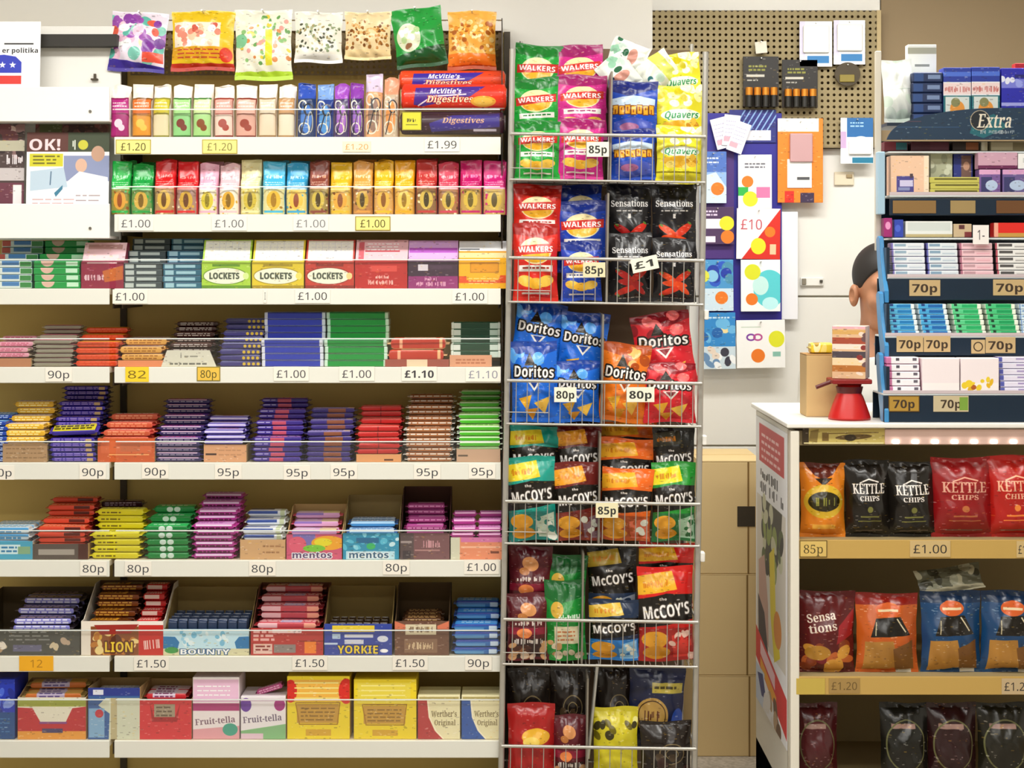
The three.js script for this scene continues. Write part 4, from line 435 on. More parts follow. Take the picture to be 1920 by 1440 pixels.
// ================================================================ row 8: cartons on the lowest shelf in view
{
  const S = 7;
  const fill = (x0, x1, yf, yt, f, t, e, lab, deco) => stack(S, x0, x1, yf, yt, bar(x1 - x0, f, t, e, deco || small('#fff')), 'sweet_bar', lab, 'sweet bar', { lift: 0.06, bh: 0.0165, cols: 2, z0: -0.02, bd: 0.045 });
  upright(S, -70, 28, 1274, A(98, 112, '#1c2ea8', () => { B('#2038b8'); SP(14, ['#4a6ae0', '#1a2a90', '#8aa4f0'], 0.3, 0.05, 0.95, 0.6, 0.08); R(0, 0.55, 1, 0.45, '#20508c'); L(0.4, 0.65, 0.5, 4, '#4a80b8', 0.07); }), 'sweet_carton', 'royal blue sweet carton beside the red and white tray', 'sweet carton', { d: 0.12 });
  fill(38, 156, 1296, 1280, '#d87a3a', '#e8b860', '#b8a060', 'orange and lilac sweet bar in the red and white tray', () => { R(0.24, 0.06, 0.44, 0.8, '#c8bcd8'); L(0.28, 0.2, 0.36, 3, '#6a5a98', 0.24, 0.1); });
  tray(S, 33, 161, 1308, A(128, 80, '#c8303a', () => { B('#ece8d4'); R(0, 0.06, 1, 0.16, '#a8b04a'); P([[0, 0.24], [0.22, 0.26], [0.34, 0.6], [0.7, 0.6], [0.8, 0.26], [1, 0.22], [1, 0.8], [0, 0.8]], '#c23038'); R(0.32, 0.58, 0.4, 0.05, '#8a4a8c'); R(0, 0.8, 1, 0.2, '#e8a040'); R(0.36, 0.74, 0.3, 0.1, '#4a4470'); }), 'red and white curved front sweet tray', { depth: 0.13, back: 1270 });
  fill(170, 255, 1300, 1290, '#22347c', '#c8d0e0', '#3a4a80', 'navy mint bar in the pale blue tray');
  tray(S, 165, 262, 1290, A(97, 98, '#2c5a98', () => { B('#3a62a0'); R(0, 0, 1, 0.16, '#2a3a90'); R(0.1, 0.04, 0.2, 0.1, '#e0e4f0'); P([[0.2, 0.34], [0.34, 0.2], [1, 0.2], [1, 1], [0.4, 1], [0.42, 0.5]], '#d8dcc4'); R(0.02, 0.4, 0.3, 0.56, '#88b4d8'); O(0.22, 0.5, 0.08, 0.08, '#c83a4a'); R(0.44, 0.2, 0.12, 0.8, '#c0b48c'); }), 'pale blue and cream mint tray on the lowest shelf', { depth: 0.13, back: 1270 });
  fill(268, 352, 1300, 1285, '#d8303a', '#f0d0d8', '#a81c24', 'cherry red sweet bar in the cherry red tray', () => { R(0.2, 0.1, 0.5, 0.7, '#e8d8ec'); L(0.24, 0.2, 0.4, 3, '#8a3a6a', 0.24, 0.1); });
  tray(S, 262, 359, 1312, A(97, 76, '#d02a34', () => { B('#d8343c'); R(0.28, 0.12, 0.4, 0.34, '#a89a80'); L(0.32, 0.18, 0.3, 3, '#6a5a48', 0.1, 0.04); P([[0.2, 0.1], [0.28, 0.44], [0.68, 0.44], [0.78, 0.1], [0.72, 0.56], [0.24, 0.56]], '#a81a24'); }), 'cherry red sweet tray with a beige window', { depth: 0.13, back: 1272 });
  const ft = (lid, mid, dot) => A(90, 118, '#efe0e4', () => { B('#f4ecec'); R(0.02, 0.04, 0.96, 0.36, lid); L(0.1, 0.14, 0.7, 3, '#fff', 0.07); R(0, 0.42, 1, 0.12, mid); T('Fruit-tella', 0.48, 0.7, 0.86, '#7a5a6c', { f: 'serif', rot: -0.08, h: 0.1 }); P([[0, 0.84], [1, 0.78], [1, 1], [0, 1]], dot); O(0.8, 0.84, 0.16, 0.1, '#4aa890'); });
  upright(S, 361, 449, 1270, ft('#f0c4e0', '#b03a78', '#e8a8b0'), 'sweet_carton', 'pale pink sweet carton with serif lettering', 'sweet carton', { d: 0.1 });
  upright(S, 451, 536, 1306, A(86, 84, '#f0e4ec', () => { B('#f2ecee'); O(0.12, 0.2, 0.12, 0.16, '#6a3aa0'); O(0.86, 0.2, 0.12, 0.14, '#a82a80'); R(0, 0.06, 1, 0.05, '#e0b8d8'); T('Fruit-tella', 0.48, 0.52, 0.86, '#6a5a74', { f: 'serif', rot: -0.08, h: 0.15 }); P([[0, 0.8], [1, 0.64], [1, 1], [0, 1]], '#8ac088'); R(0, 0.86, 0.5, 0.14, '#e8c8d8'); }), 'sweet_carton', 'white sweet carton with purple fruit and serif lettering', 'sweet carton', { d: 0.1 });
  { const a = bar(60, '#c04a88', '#d878a8', '#8a3060', small('#f0c8dc')); const o = one('sweet_tube', barG(56 * k(), 0.014, 0.03, a), M(a), 'single dusky pink sweet tube lying tilted on the white carton', 'sweet tube'); o.position.set(X(507, -0.05), Y(1290, -0.05), -0.05); o.rotation.z = 0.3; }
  const yb = (top, red) => A(116, 116, '#f0d020', () => { B('#f2d824'); R(0.06, 0.06, 0.84, 0.34, top); if (red) { O(0.06, 0.24, 0.1, 0.18, '#d8281c'); O(0.94, 0.24, 0.12, 0.2, '#dc2a1e'); } for (let i = 0; i < 4; i++) R(0.12, 0.1 + i * 0.08, 0.7, 0.02, '#f8ec90'); R(0.16, 0.44, 0.66, 0.3, '#c89a3c'); LN([[0.14, 0.42], [0.84, 0.42], [0.8, 0.76], [0.2, 0.76], [0.14, 0.42]], '#a87818', 4); L(0.22, 0.5, 0.54, 4, '#8a6420', 0.06, 0.02); R(0.3, 0.84, 0.4, 0.1, '#d8a82c'); });
  upright(S, 538, 656, 1268, yb('#f3b848', true), 'sweet_carton', 'yellow sweet carton with red balls at its top corners', 'sweet carton', { d: 0.12 });
  upright(S, 663, 781, 1274, yb('#ecd84a', false), 'sweet_carton', 'plain yellow sweet carton with an ochre window', 'sweet carton', { d: 0.12 });
  const we = (c) => A(80, 84, '#e8dfae', () => { B('#f0e8bc'); P([[0, 0.12], [0.22, 0.12], [0.26, 0.5], [0.4, 0.8], [0.6, 1], [0, 1]], c); LN([[0.24, 0.12], [0.28, 0.5], [0.44, 0.82], [0.62, 1]], '#fff6d8', 5); T("Werther's", 0.62, 0.42, 0.6, '#7a6a40', { f: 'serif', h: 0.14 }); T('Original', 0.64, 0.62, 0.5, '#7a6a40', { f: 'serif', h: 0.12 }); R(0.04, 0.04, 0.92, 0.06, '#b8a868'); });
  upright(S, 783, 863, 1304, we('#b83a3c'), 'toffee_carton', 'cream toffee carton with a red curved corner', 'toffee carton', { d: 0.09 });
  upright(S, 865, 941, 1304, we('#2a58a8'), 'toffee_carton', 'cream toffee carton with a blue curved corner', 'toffee carton', { d: 0.09 });
}

// ================================================================ magazines in the white pockets
{
  const mag = (x0, y0, x1, y1, z, a, label) => { const w = (x1 - x0) * k(z), h = (y1 - y0) * k(z), t = thing('magazine', label, 'magazine', 'magazines in the white pockets'); const c = part(t, 'cover', boxG(w, h, 0.0012, a, 'z', 0.0004), M(a, 'card')); c.position.z = 0.003; part(t, 'pages', bx(-w / 2 + 0.001, w / 2 - 0.0015, -h / 2 + 0.001, h / 2 - 0.001, -0.0024, 0.0024), plain(0xece8de, 0.9)); t.position.set(X((x0 + x1) / 2, z), Y((y0 + y1) / 2, z), z); t.rotation.x = -0.06; };
  mag(-60, 40, 76, 215, -0.03, A(136, 175, '#f2f2f4', () => { B('#f6f6f8'); T('er politika', 0.72, 0.315, 0.5, '#15161c', { h: 0.055 }); R(0.5, 0.235, 0.4, 0.015, '#222'); P([[0.2, 0.555], [0.2, 0.38], [0.5, 0.36], [0.66, 0.38], [0.74, 0.44], [0.74, 0.555]], '#2636b8'); for (const [x, y] of [[0.48, 0.47], [0.62, 0.47]]) { const p = []; for (let i = 0; i < 10; i++) { const r = i % 2 ? 0.02 : 0.05, t = i * Math.PI / 5 - Math.PI / 2; p.push([x + r * Math.cos(t), y + r * Math.sin(t) * W / Hh]); } P(p, '#fff'); } R(0.2, 0.585, 0.54, 0.09, '#d8342c'); }), 'white political magazine with a blue starred and red shape');
  mag(-70, 232, 46, 430, -0.045, A(116, 198, '#3a2a28', () => { B('#4a3a38'); SP(26, ['#8a6a68', '#c8b0a8', '#2a1a1a', '#6a3a40'], 0.3, 0.02, 1, 0.3, 0.08); R(0.5, 0.16, 0.5, 0.1, '#b8b49c'); GL(0.84, 0.34, 0.28, 0.09, 3, '#e8e0e4'); R(0.55, 0.42, 0.45, 0.12, '#c8c0c0'); R(0.5, 0.56, 0.5, 0.4, '#6a3444'); R(0.82, 0.58, 0.14, 0.18, '#f0ecec'); }), 'dark photographic magazine in the pocket beside the pink lettered one');
  mag(66, 222, 206, 400, -0.075, A(140, 178, '#4a2420', () => { B('#4a2824'); SP(60, ['#6a3a34', '#3a1c18', '#7a5a48', '#8a4a44'], 0, 0, 1, 0.3, 0.05); R(0.06, 0.05, 0.3, 0.2, '#5a6030'); O(0.86, 0.4, 0.12, 0.12, '#b88a70'); SP(12, ['#e0c0a8', '#2a1612'], 0.7, 0.4, 1, 0.56, 0.05); }), 'brown toned magazine behind the pink lettered one');
  mag(50, 248, 205, 432, -0.03, A(155, 184, '#ece8ea', () => { B('#efeef2'); R(0, 0, 0.5, 0.2, '#5a3028'); R(0.5, 0, 0.5, 0.2, '#3c4630'); T('OK!', 0.22, 0.13, 0.4, '#f4d4d8', { h: 0.12 }); GL(0.56, 0.13, 0.08, 0.1, 1, '#e0e4d8'); O(0.68, 0.13, 0.06, 0.05, '#c8c43a'); R(0.04, 0.22, 0.4, 0.13, '#d2cc2c'); L(0.08, 0.24, 0.32, 3, '#6a6414', 0.035, 0.015); R(0.45, 0.24, 0.55, 0.26, '#8a94b8'); O(0.66, 0.34, 0.07, 0.07, '#d8b098'); O(0.86, 0.22, 0.08, 0.08, '#c09880'); P([[0.5, 0.5], [0.64, 0.4], [0.98, 0.46], [1, 0.8], [0.45, 0.8]], '#f6f4f6'); P([[0.05, 0.4], [0.45, 0.36], [0.5, 0.56], [0.05, 0.6]], '#bcd0e0'); P([[0.34, 0.62], [0.44, 0.54], [0.44, 0.58], [0.36, 0.66]], '#3a7a98'); LN([[0.3, 0.4], [0.29, 0.54]], '#4a6a88', 4); L(0.08, 0.68, 0.5, 2, '#d0a8a8', 0.04, 0.012); L(0.6, 0.64, 0.3, 2, '#a8989c', 0.05, 0.012); }), 'celebrity magazine with pink lettering and a yellow banner');
}

// ================================================================ wire crisp rack
const rackTilt = -0.9 * Math.PI / 180;
{
  const cx = X(1130), cy = Y(720);
  const t = thing('crisp_rack', 'tall silver wire rack of crisp bags standing beside the shelving', 'wire rack');
  t.position.set(cx, cy, 0); t.rotation.z = rackTilt;
  const lx = X(951) - cx, rx = X(1312) - cx, zf = 0.045, zb = -0.2, mw = plain(0xb9b6ae, 0.32, { metalness: 0.55 }), yy = (p) => Y(p) - cy;
  const low = 0.012 - cy;
  for (const [x, z] of [[lx, zf - 0.03], [rx, zf - 0.03], [lx + 0.022, zb], [rx - 0.012, zb]]) part(t, 'post', rod([x, low, z], [x, yy(z < 0 ? 60 : 96), z], z < 0 ? 0.005 : 0.0075, 10), mw);
  part(t, 'foot_frame', merge([rod([lx, low, zf], [lx, low, zb], 0.008), rod([rx, low, zf], [rx, low, zb], 0.008), rod([lx, low, zb], [rx, low, zb], 0.008)]), mw);
  part(t, 'back_sheet', bx(lx + 0.026, rx - 0.016, yy(1500), yy(72), zb - 0.004, zb), plain(0x75604a, 0.7));
  for (const [rail, bot, mid] of [[256, 341, 1137], [486, 568, 1134], [714, 794, 1128], [938, 1016, 1126], [1157, 1240, 1098], [1392, 1472, 1110]]) {
    const b = part(t, 'basket', rod([lx, yy(bot), zf], [rx, yy(bot), zf], 0.0032), mw);
    part(b, 'front_rail', rod([lx, yy(rail), zf], [rx, yy(rail), zf], 0.0042, 8), mw);
    const ws = []; for (let p = 968; p < 1306; p += 20.5) ws.push(rod([X(p) - cx, yy(bot), zf], [X(p) - cx, yy(rail), zf], 0.0012, 5));
    ws.push(rod([lx, yy(bot) + 0.028, zf], [lx + 0.1, yy(bot) + 0.028, zf], 0.0013, 5));
    part(b, 'front_wires', merge(ws), mw);
    const fl = []; for (let p = 962; p < 1310; p += 24) fl.push(rod([X(p) - cx, yy(bot), zb], [X(p) - cx, yy(bot), zf], 0.0014, 5)); for (const z of [zb, -0.08]) fl.push(rod([lx, yy(bot), z], [rx, yy(bot), z], 0.0028, 5)); for (const x of [lx, rx]) fl.push(rod([x, yy(bot), zb], [x, yy(bot), zf], 0.003), rod([x, yy(rail), zb], [x, yy(rail), zf], 0.003));
    part(b, 'floor_wires', merge(fl), mw);
    part(b, 'divider', bx(X(mid) - cx - 0.0022, X(mid) - cx + 0.0022, yy(bot), yy(bot - 205), -0.19, 0.03), plain(0x8b8478, 0.4, { metalness: 0.3 }));
  }
  for (const p of [578, 812, 1030]) { const c = part(t, 'rail_clip', rbx(rx + 0.006, rx + 0.017, yy(p + 18), yy(p), zf - 0.05, zf - 0.02, 0.003), mWhite, 'white plastic clip'); }
}
const chips = (y, c = '#f0b430', n = 3) => { for (let i = 0; i < n; i++) O(0.28 + i * 0.44 / Math.max(1, n - 1), y + (i % 2) * 0.03, 0.19, 0.07, i % 2 ? c : '#f6c84e', 0.3 - i * 0.3); };
const walk = (c, c2) => A(88, 150, c2, () => { B(c); R(0, 0, 1, 0.05, c2); P([[0, 0.05], [1, 0.05], [1, 0.14], [0.5, 0.2], [0, 0.14]], c2); O(0.5, 0.36, 0.36, 0.17, '#f7e7b0'); O(0.5, 0.41, 0.3, 0.1, '#f3b428'); P([[0.06, 0.3], [0.94, 0.26], [0.94, 0.38], [0.06, 0.42]], '#d2322a'); T('WALKERS', 0.5, 0.34, 0.78, '#fff', { h: 0.075, rot: -0.02 }); R(0.12, 0.54, 0.76, 0.08, '#f4f0ea'); L(0.2, 0.565, 0.6, 1, c2, 0.04, 0.02); chips(0.74); R(0.2, 0.88, 0.6, 0.025, '#f0e4d8'); });
const squa = A(88, 130, '#1a2f8c', () => { B('#1f4cc0'); P([[0, 0], [1, 0], [1, 0.12], [0.4, 0.26], [0, 0.16]], '#16267c'); P([[0.05, 0.3], [0.5, 0.24], [0.95, 0.3], [0.95, 0.42], [0.05, 0.44]], '#cfe4f8'); for (let i = 0; i < 7; i++) { const x = 0.07 + i * 0.125, y = 0.4 + (i % 2) * 0.014; R(x, y, 0.122, 0.16, '#7a3a12'); R(x + 0.014, y + 0.012, 0.094, 0.136, '#f4b02c'); R(x + 0.042, y + (i % 3 ? 0.035 : 0.075), 0.03, i % 2 ? 0.045 : 0.07, '#a8541a'); }; P([[0.1, 0.68], [0.5, 0.6], [0.9, 0.68], [0.9, 0.86], [0.5, 0.94], [0.1, 0.86]], '#4a5cc0'); O(0.42, 0.76, 0.2, 0.07, '#b06a98'); });
const quav = A(88, 140, '#c8bc1e', () => { B('#e6dc2c'); SP(16, ['#f4f0a0', '#d2c414', '#fff9d8'], 0, 0.02, 1, 0.34, 0.1); O(0.5, 0.46, 0.42, 0.09, '#eef6e8'); T('Quavers', 0.5, 0.46, 0.74, '#1f8a4c', { h: 0.11, it: 1, st: '#e8f6e0', lw: 12 }); O(0.5, 0.64, 0.36, 0.1, '#dfa820'); SP(12, ['#e8b83a', '#c88a14', '#f6dc70'], 0.18, 0.56, 0.82, 0.74, 0.08); R(0, 0.8, 1, 0.03, '#8a8010'); });
const sens = (c1, c2) => A(84, 150, '#141316', () => { B('#17161a'); T('Sensations', 0.5, 0.26, 0.84, '#e8e6e4', { f: 'serif', h: 0.09 }); L(0.2, 0.35, 0.6, 1, '#c8c4c0', 0.04, 0.018); R(0.46, 0.4, 0.06, 0.06, '#d8d4d0'); O(0.34, 0.62, 0.24, 0.045, c1, 0.6); O(0.68, 0.62, 0.26, 0.05, c2, -0.7); O(0.5, 0.73, 0.3, 0.05, c1, 0.15); O(0.4, 0.83, 0.28, 0.045, c2, -0.4); O(0.68, 0.8, 0.22, 0.04, c1, 0.8); for (const [x, y] of [[0.2, 0.55], [0.84, 0.52], [0.22, 0.9]]) O(x, y, 0.05, 0.014, '#5a7a2c', 0.6); L(0.25, 0.93, 0.5, 1, '#a89a90', 0.03, 0.012); });
const dori = (c, d, lt) => A(92, 150, d, () => { B(c); P([[0, 0], [1, 0], [1, 0.12], [0.6, 0.2], [0, 0.1]], d); SP(8, [lt, d], 0, 0.05, 1, 0.3, 0.1); P([[0.3, 0.3], [0.42, 0.14], [0.54, 0.3]], '#20180f'); P([[0.34, 0.48], [0.66, 0.48], [0.5, 0.62]], '#f4eee4'); P([[0.4, 0.49], [0.6, 0.49], [0.5, 0.58]], d); T('Doritos', 0.5, 0.38, 0.88, '#fbf6f0', { h: 0.14, st: '#171310', lw: 24, rot: 0.06 }); P([[0.16, 0.7], [0.44, 0.66], [0.34, 0.86]], '#eeb02c'); P([[0.48, 0.76], [0.84, 0.68], [0.7, 0.9]], '#f2c04a'); P([[0.28, 0.84], [0.56, 0.82], [0.44, 0.97]], '#dc9420'); });
const mccoy = (c, banner, low, o = {}) => A(88, 150, o.dk || '#1c1712', () => { B(c); P([[0, 0.1], [0.62, 0.05], [0.7, 0.24], [0, 0.3]], banner); GL(0.32, 0.18, 0.46, 0.07, 7, '#d27a14', -0.08); P([[0, 0.34], [0.5, 0.28], [1, 0.3], [1, 0.56], [0, 0.64]], '#18130f'); O(0.5, 0.36, 0.28, 0.06, '#18130f'); T('the', 0.44, 0.34, 0.14, '#e4dcd4', { h: 0.03 }); T("McCOY'S", 0.5, 0.46, 0.88, '#f4f0ec', { h: 0.13, rot: -0.1, st: '#4a423c', lw: 12 }); R(0, 0.64, 1, 0.36, low); O(0.28, 0.76, 0.24, 0.09, '#eaa42c'); O(0.32, 0.9, 0.24, 0.07, '#d8921e'); P([[0.58, 0.72], [0.96, 0.66], [0.96, 0.96], [0.62, 0.96]], o.spot || '#b8c8b4'); SP(8, [o.spot2 || '#e8ece0', low], 0.58, 0.7, 0.96, 0.96, 0.06); });
const AR = {
  green: walk('#1fa83c', '#0f7a28'), pink: walk('#d0288c', '#9a1664'), red: walk('#dc2a1e', '#a8160e'), blue: walk('#2046b8', '#122a80'), squa, quav,
  white: A(80, 110, '#e8ece4', () => { B('#eef2ea'); SP(8, ['#9ad0b0', '#cfe4d8', '#2f6a4a'], 0, 0, 1, 0.4, 0.1); O(0.5, 0.6, 0.3, 0.12, '#d89a8a'); R(0.2, 0.5, 0.1, 0.06, '#2a4a78'); }),
  whitey: A(80, 110, '#ecefe0', () => { B('#f0f3e6'); P([[0, 0.2], [1, 0], [1, 0.3], [0, 0.5]], '#dfe46a'); O(0.6, 0.7, 0.08, 0.07, '#3a7a80'); SP(6, ['#d0ead8', '#fff'], 0, 0.4, 1, 1, 0.12); }),
  sensr: sens('#a81c1c', '#c82a1c'), senso: sens('#e0481c', '#d2341a'),
  dblue: dori('#1c6ad8', '#12409c', '#5aa8f4'), dor: dori('#ec7a1c', '#b04a10', '#f8b060'), dred: dori('#d42430', '#8f1220', '#f06a6a'),
  mteal: mccoy('#1a9a8a', '#ecd22c', '#1f7a72'), mred: mccoy('#6a1c18', '#e89a20', '#7a2c20', { spot: '#8a6a78' }), mor: mccoy('#ee6a1c', '#f4b028', '#a84818', { spot: '#d86a4a' }), mgrn: mccoy('#1f8a2c', '#e6d820', '#1f6a34', { spot: '#a8d0b0' }), mdk: mccoy('#1a1a18', '#3a382c', '#1c3a24'), mbk: mccoy('#1c1a18', '#b89a30', '#2c3c58', { spot: '#a8b0c0' }), mblue: mccoy('#1a2c48', '#e0b83c', '#2a7ac8', { spot: '#8ac4f0' }), mry: mccoy('#d8201c', '#f2b428', '#a82420', { spot: '#d83a30', spot2: '#f0c8b8' }),
  nut: A(80, 150, '#4a141c', () => { B('#5a1822'); O(0.5, 0.24, 0.2, 0.09, '#d8935a', 0.7); O(0.36, 0.34, 0.12, 0.05, '#b8743c', 0.3); GL(0.5, 0.44, 0.66, 0.06, 5, '#e4d8d0'); R(0, 0.5, 1, 0.1, '#8a1c34'); O(0.4, 0.58, 0.18, 0.07, '#f08a4a'); 0; R(0.08, 0.66, 0.84, 0.3, '#3a2422'); SP(16, ['#d8a878', '#a8704a', '#e8d0b8', '#5a3428'], 0.08, 0.74, 0.92, 0.96, 0.09); GL(0.5, 0.7, 0.7, 0.08, 6, '#efe6e0'); }),
  grn: A(80, 150, '#0f5a1e', () => { B('#1c8a34'); P([[0, 0], [1, 0], [1, 0.2], [0.3, 0.3], [0, 0.2]], '#14642a'); O(0.3, 0.36, 0.16, 0.1, '#d2a83c'); GL(0.6, 0.46, 0.56, 0.09, 5, '#f2f6ec'); R(0.22, 0.56, 0.6, 0.22, '#e6dcb8'); L(0.3, 0.62, 0.44, 3, '#c8784a', 0.05, 0.02); SP(14, ['#c89a68', '#e8dcc0', '#3aa04a'], 0.1, 0.76, 0.9, 0.94, 0.08); }),
  low: A(90, 130, '#1a1412', () => { B('#201814'); RG(0.6, 0.5, 0.24, 0.16, '#7a6a48', 4); RG(0.6, 0.5, 0.12, 0.08, '#8a7a54', 3); SP(8, ['#3a2420', '#4a3a28'], 0, 0.1, 1, 0.9, 0.08); }),  // shade at the rack bottom is put into this dark film colour
  lowred: A(86, 120, '#7a1414', () => { B('#a81c1c'); O(0.6, 0.4, 0.3, 0.1, '#e8b030'); O(0.5, 0.46, 0.18, 0.06, '#f0d060'); }), lowyel: A(86, 120, '#8a7c14', () => { B('#cfc228'); SP(9, ['#6a6010', '#f0ea90', '#3a3410'], 0.05, 0.1, 0.95, 0.5, 0.08); }),
  lowblue: A(100, 120, '#14182c', () => { B('#1a2040'); R(0.4, 0.2, 0.56, 0.12, '#b8a848'); L(0.44, 0.24, 0.44, 1, '#4a4018', 0.05, 0.03); O(0.42, 0.6, 0.3, 0.22, '#b8924a'); RG(0.42, 0.6, 0.25, 0.18, '#3a2414', 3); GL(0.42, 0.6, 0.3, 0.12, 3, '#5a2c18'); O(0.9, 0.7, 0.12, 0.2, '#2a4aa0'); }),
};
{
  const T1 = 'in the top basket', T2 = 'in the second basket', T3 = 'in the third basket', T4 = 'in the fourth basket', T5 = 'in the fifth basket', T6 = 'at the rack bottom';
  const BAGS = [ // x0, y0, x1, y1, z, art, roll, label
    [962, 84, 1050, 218, -0.1, 'green', -5, `rearmost emerald green crisp bag ${T1}`], [962, 146, 1050, 270, -0.05, 'green', 3, `middle emerald green crisp bag ${T1}`], [966, 226, 1050, 338, -0.002, 'green', -1, `front emerald green crisp bag ${T1}`],
    [1042, 84, 1134, 214, -0.1, 'pink', 4, `rearmost bright pink crisp bag ${T1}`], [1044, 140, 1138, 262, -0.05, 'pink', 0, `middle bright pink crisp bag ${T1}`], [1046, 222, 1132, 337, -0.002, 'pink', -2, `front bright pink crisp bag ${T1}`],
    [1141, 152, 1233, 268, -0.045, 'squa', -1, `rear blue crisp bag with chunky orange lettering ${T1}`], [1144, 242, 1228, 339, -0.002, 'squa', 1, `front blue crisp bag with chunky orange lettering ${T1}`],
    [1236, 100, 1316, 222, -0.1, 'quav', 6, `rearmost lemon yellow crisp bag ${T1}`], [1230, 160, 1320, 284, -0.05, 'quav', 1, `middle lemon yellow crisp bag ${T1}`], [1230, 236, 1318, 344, -0.002, 'quav', -1, `front lemon yellow crisp bag ${T1}`],
    [1150, 70, 1206, 142, -0.1, 'white', 68, `white and green crisp bag lying above the blue ones`], [1128, 104, 1192, 176, -0.08, 'white', 35, `white and peach crisp bag slumped above the blue ones`], [1196, 98, 1262, 176, -0.09, 'whitey', -60, `white and lime crisp bag lying beside the yellow ones`],
    [962, 346, 1052, 470, -0.05, 'red', -1, `rear red crisp bag ${T2}`], [962, 418, 1046, 566, -0.002, 'red', 0, `front red crisp bag ${T2}`],
    [1050, 346, 1128, 460, -0.1, 'blue', 0, `rearmost navy crisp bag with a yellow disc ${T2}`], [1046, 376, 1138, 510, -0.05, 'blue', 0, `middle navy crisp bag with a yellow disc ${T2}`], [1052, 452, 1128, 564, -0.002, 'blue', 0, `front navy crisp bag with a yellow disc ${T2}`],
    [1138, 346, 1222, 486, -0.05, 'sensr', 0, `rear black crisp bag with dark red chillies ${T2}`], [1140, 436, 1222, 566, -0.002, 'sensr', 0, `front black crisp bag with dark red chillies ${T2}`], [1222, 346, 1306, 486, -0.05, 'senso', 0, `rear black crisp bag with orange chillies ${T2}`], [1224, 446, 1304, 566, -0.002, 'senso', 0, `front black crisp bag with orange chillies ${T2}`],
    [962, 566, 1056, 698, -0.06, 'dblue', -8, `upper sapphire blue corn chip bag ${T3}`], [1048, 586, 1138, 716, -0.05, 'dblue', -6, `tilted sapphire blue corn chip bag beside the divider ${T3}`], [958, 640, 1046, 791, -0.002, 'dblue', 2, `front sapphire blue corn chip bag by the rack post ${T3}`], [1040, 676, 1124, 791, -0.002, 'dblue', 0, `front sapphire blue corn chip bag behind the 80p ticket ${T3}`],
    [1190, 586, 1300, 726, -0.05, 'dred', 8, `rear cherry red corn chip bag ${T3}`], [1126, 644, 1216, 791, -0.004, 'dor', -5, `orange corn chip bag ${T3}`], [1206, 680, 1304, 792, -0.002, 'dred', 0, `front cherry red corn chip bag ${T3}`],
    [954, 798, 1046, 930, -0.05, 'mteal', -3, `rear teal crisp bag with a yellow banner ${T4}`], [952, 856, 1042, 1013, -0.002, 'mteal', 2, `front teal crisp bag with a yellow banner ${T4}`], [1044, 798, 1126, 932, -0.05, 'mred', -1, `rear maroon crisp bag with an amber banner ${T4}`], [1040, 866, 1126, 1013, -0.002, 'mred', 2, `front maroon crisp bag with an amber banner ${T4}`],
    [1122, 786, 1228, 900, -0.1, 'mor', -3, `rearmost orange crisp bag with a gold banner ${T4}`], [1124, 822, 1224, 950, -0.05, 'mor', -3, `middle orange crisp bag with a gold banner ${T4}`], [1126, 878, 1222, 1013, -0.002, 'mor', -4, `front orange crisp bag with a gold banner ${T4}`], [1224, 800, 1302, 930, -0.05, 'mdk', 0, `black crisp bag with dim lettering ${T4}`], [1222, 866, 1304, 1014, -0.002, 'mgrn', 0, `leaf green crisp bag with a yellow banner ${T4}`],
    [954, 1024, 1036, 1160, -0.05, 'nut', 0, `rear dark red nut bag ${T5}`], [950, 1112, 1030, 1237, -0.002, 'nut', 0, `front dark red nut bag ${T5}`], [1022, 1040, 1098, 1170, -0.05, 'grn', -4, `rear green snack bag ${T5}`], [1022, 1088, 1098, 1237, -0.002, 'grn', 1, `front green snack bag ${T5}`],
    [1102, 1022, 1194, 1160, -0.05, 'mbk', 1, `black and gold crisp bag ${T5}`], [1104, 1124, 1198, 1237, -0.002, 'mblue', 0, `blue and gold crisp bag ${T5}`], [1196, 1018, 1300, 1140, -0.06, 'mry', -2, `rear scarlet crisp bag with a gold banner ${T5}`], [1196, 1062, 1300, 1238, -0.004, 'mry', 1, `front scarlet crisp bag with a gold banner ${T5}`],
    [952, 1252, 1030, 1400, -0.06, 'low', 0, `dark bag with a dull gold ring by the post ${T6}`], [1030, 1250, 1104, 1400, -0.06, 'low', -2, `dark bag with a dull gold ring by the rod ${T6}`], [1116, 1250, 1190, 1400, -0.07, 'low', 2, `dark bag with a dull gold ring behind the yellow one ${T6}`], [952, 1318, 1040, 1468, -0.004, 'lowred', 0, `red bag with a golden snack picture ${T6}`], [1036, 1340, 1100, 1468, -0.004, 'nut', 0, `dark red nut bag beside the leaning rod ${T6}`], [1112, 1326, 1196, 1468, -0.004, 'lowyel', 0, `yellow snack bag ${T6}`], [1178, 1248, 1282, 1400, -0.05, 'lowblue', -3, `navy bag with a round golden emblem ${T6}`], [1200, 1352, 1296, 1468, -0.004, 'low', 0, `dark bag in front of the navy emblem bag ${T6}`],
  ];
  for (const [x0, y0, x1, y1, z, a, rot, label] of BAGS) bag('crisp_bag', x0, y0, x1, y1, z, AR[a], { rot, d: z > -0.02 ? 0.052 : 0.045, tilt: -0.05 + jit(0.03), turn: jit(0.06) }, label, 'crisp bags in the wire rack');
  { const o = one('leaning_rod', rod([X(1102, 0), Y(1420, 0), 0.01], [X(1121, 0), Y(1248, 0), -0.02], 0.0045, 8), mMetal, 'thin pale rod leaning in the bottom of the wire rack', 'rod'); o.geometry.computeBoundingBox(); }
  const rt = (x, y, s, lab, o = {}) => ticket(x, y, s, { w: 42, h: 28, z: 0.0525, bg: '#f0ecd8', col: '#2c2c28', b: 1, label: `white ticket reading ${s} clipped to ${lab}`, ...o });
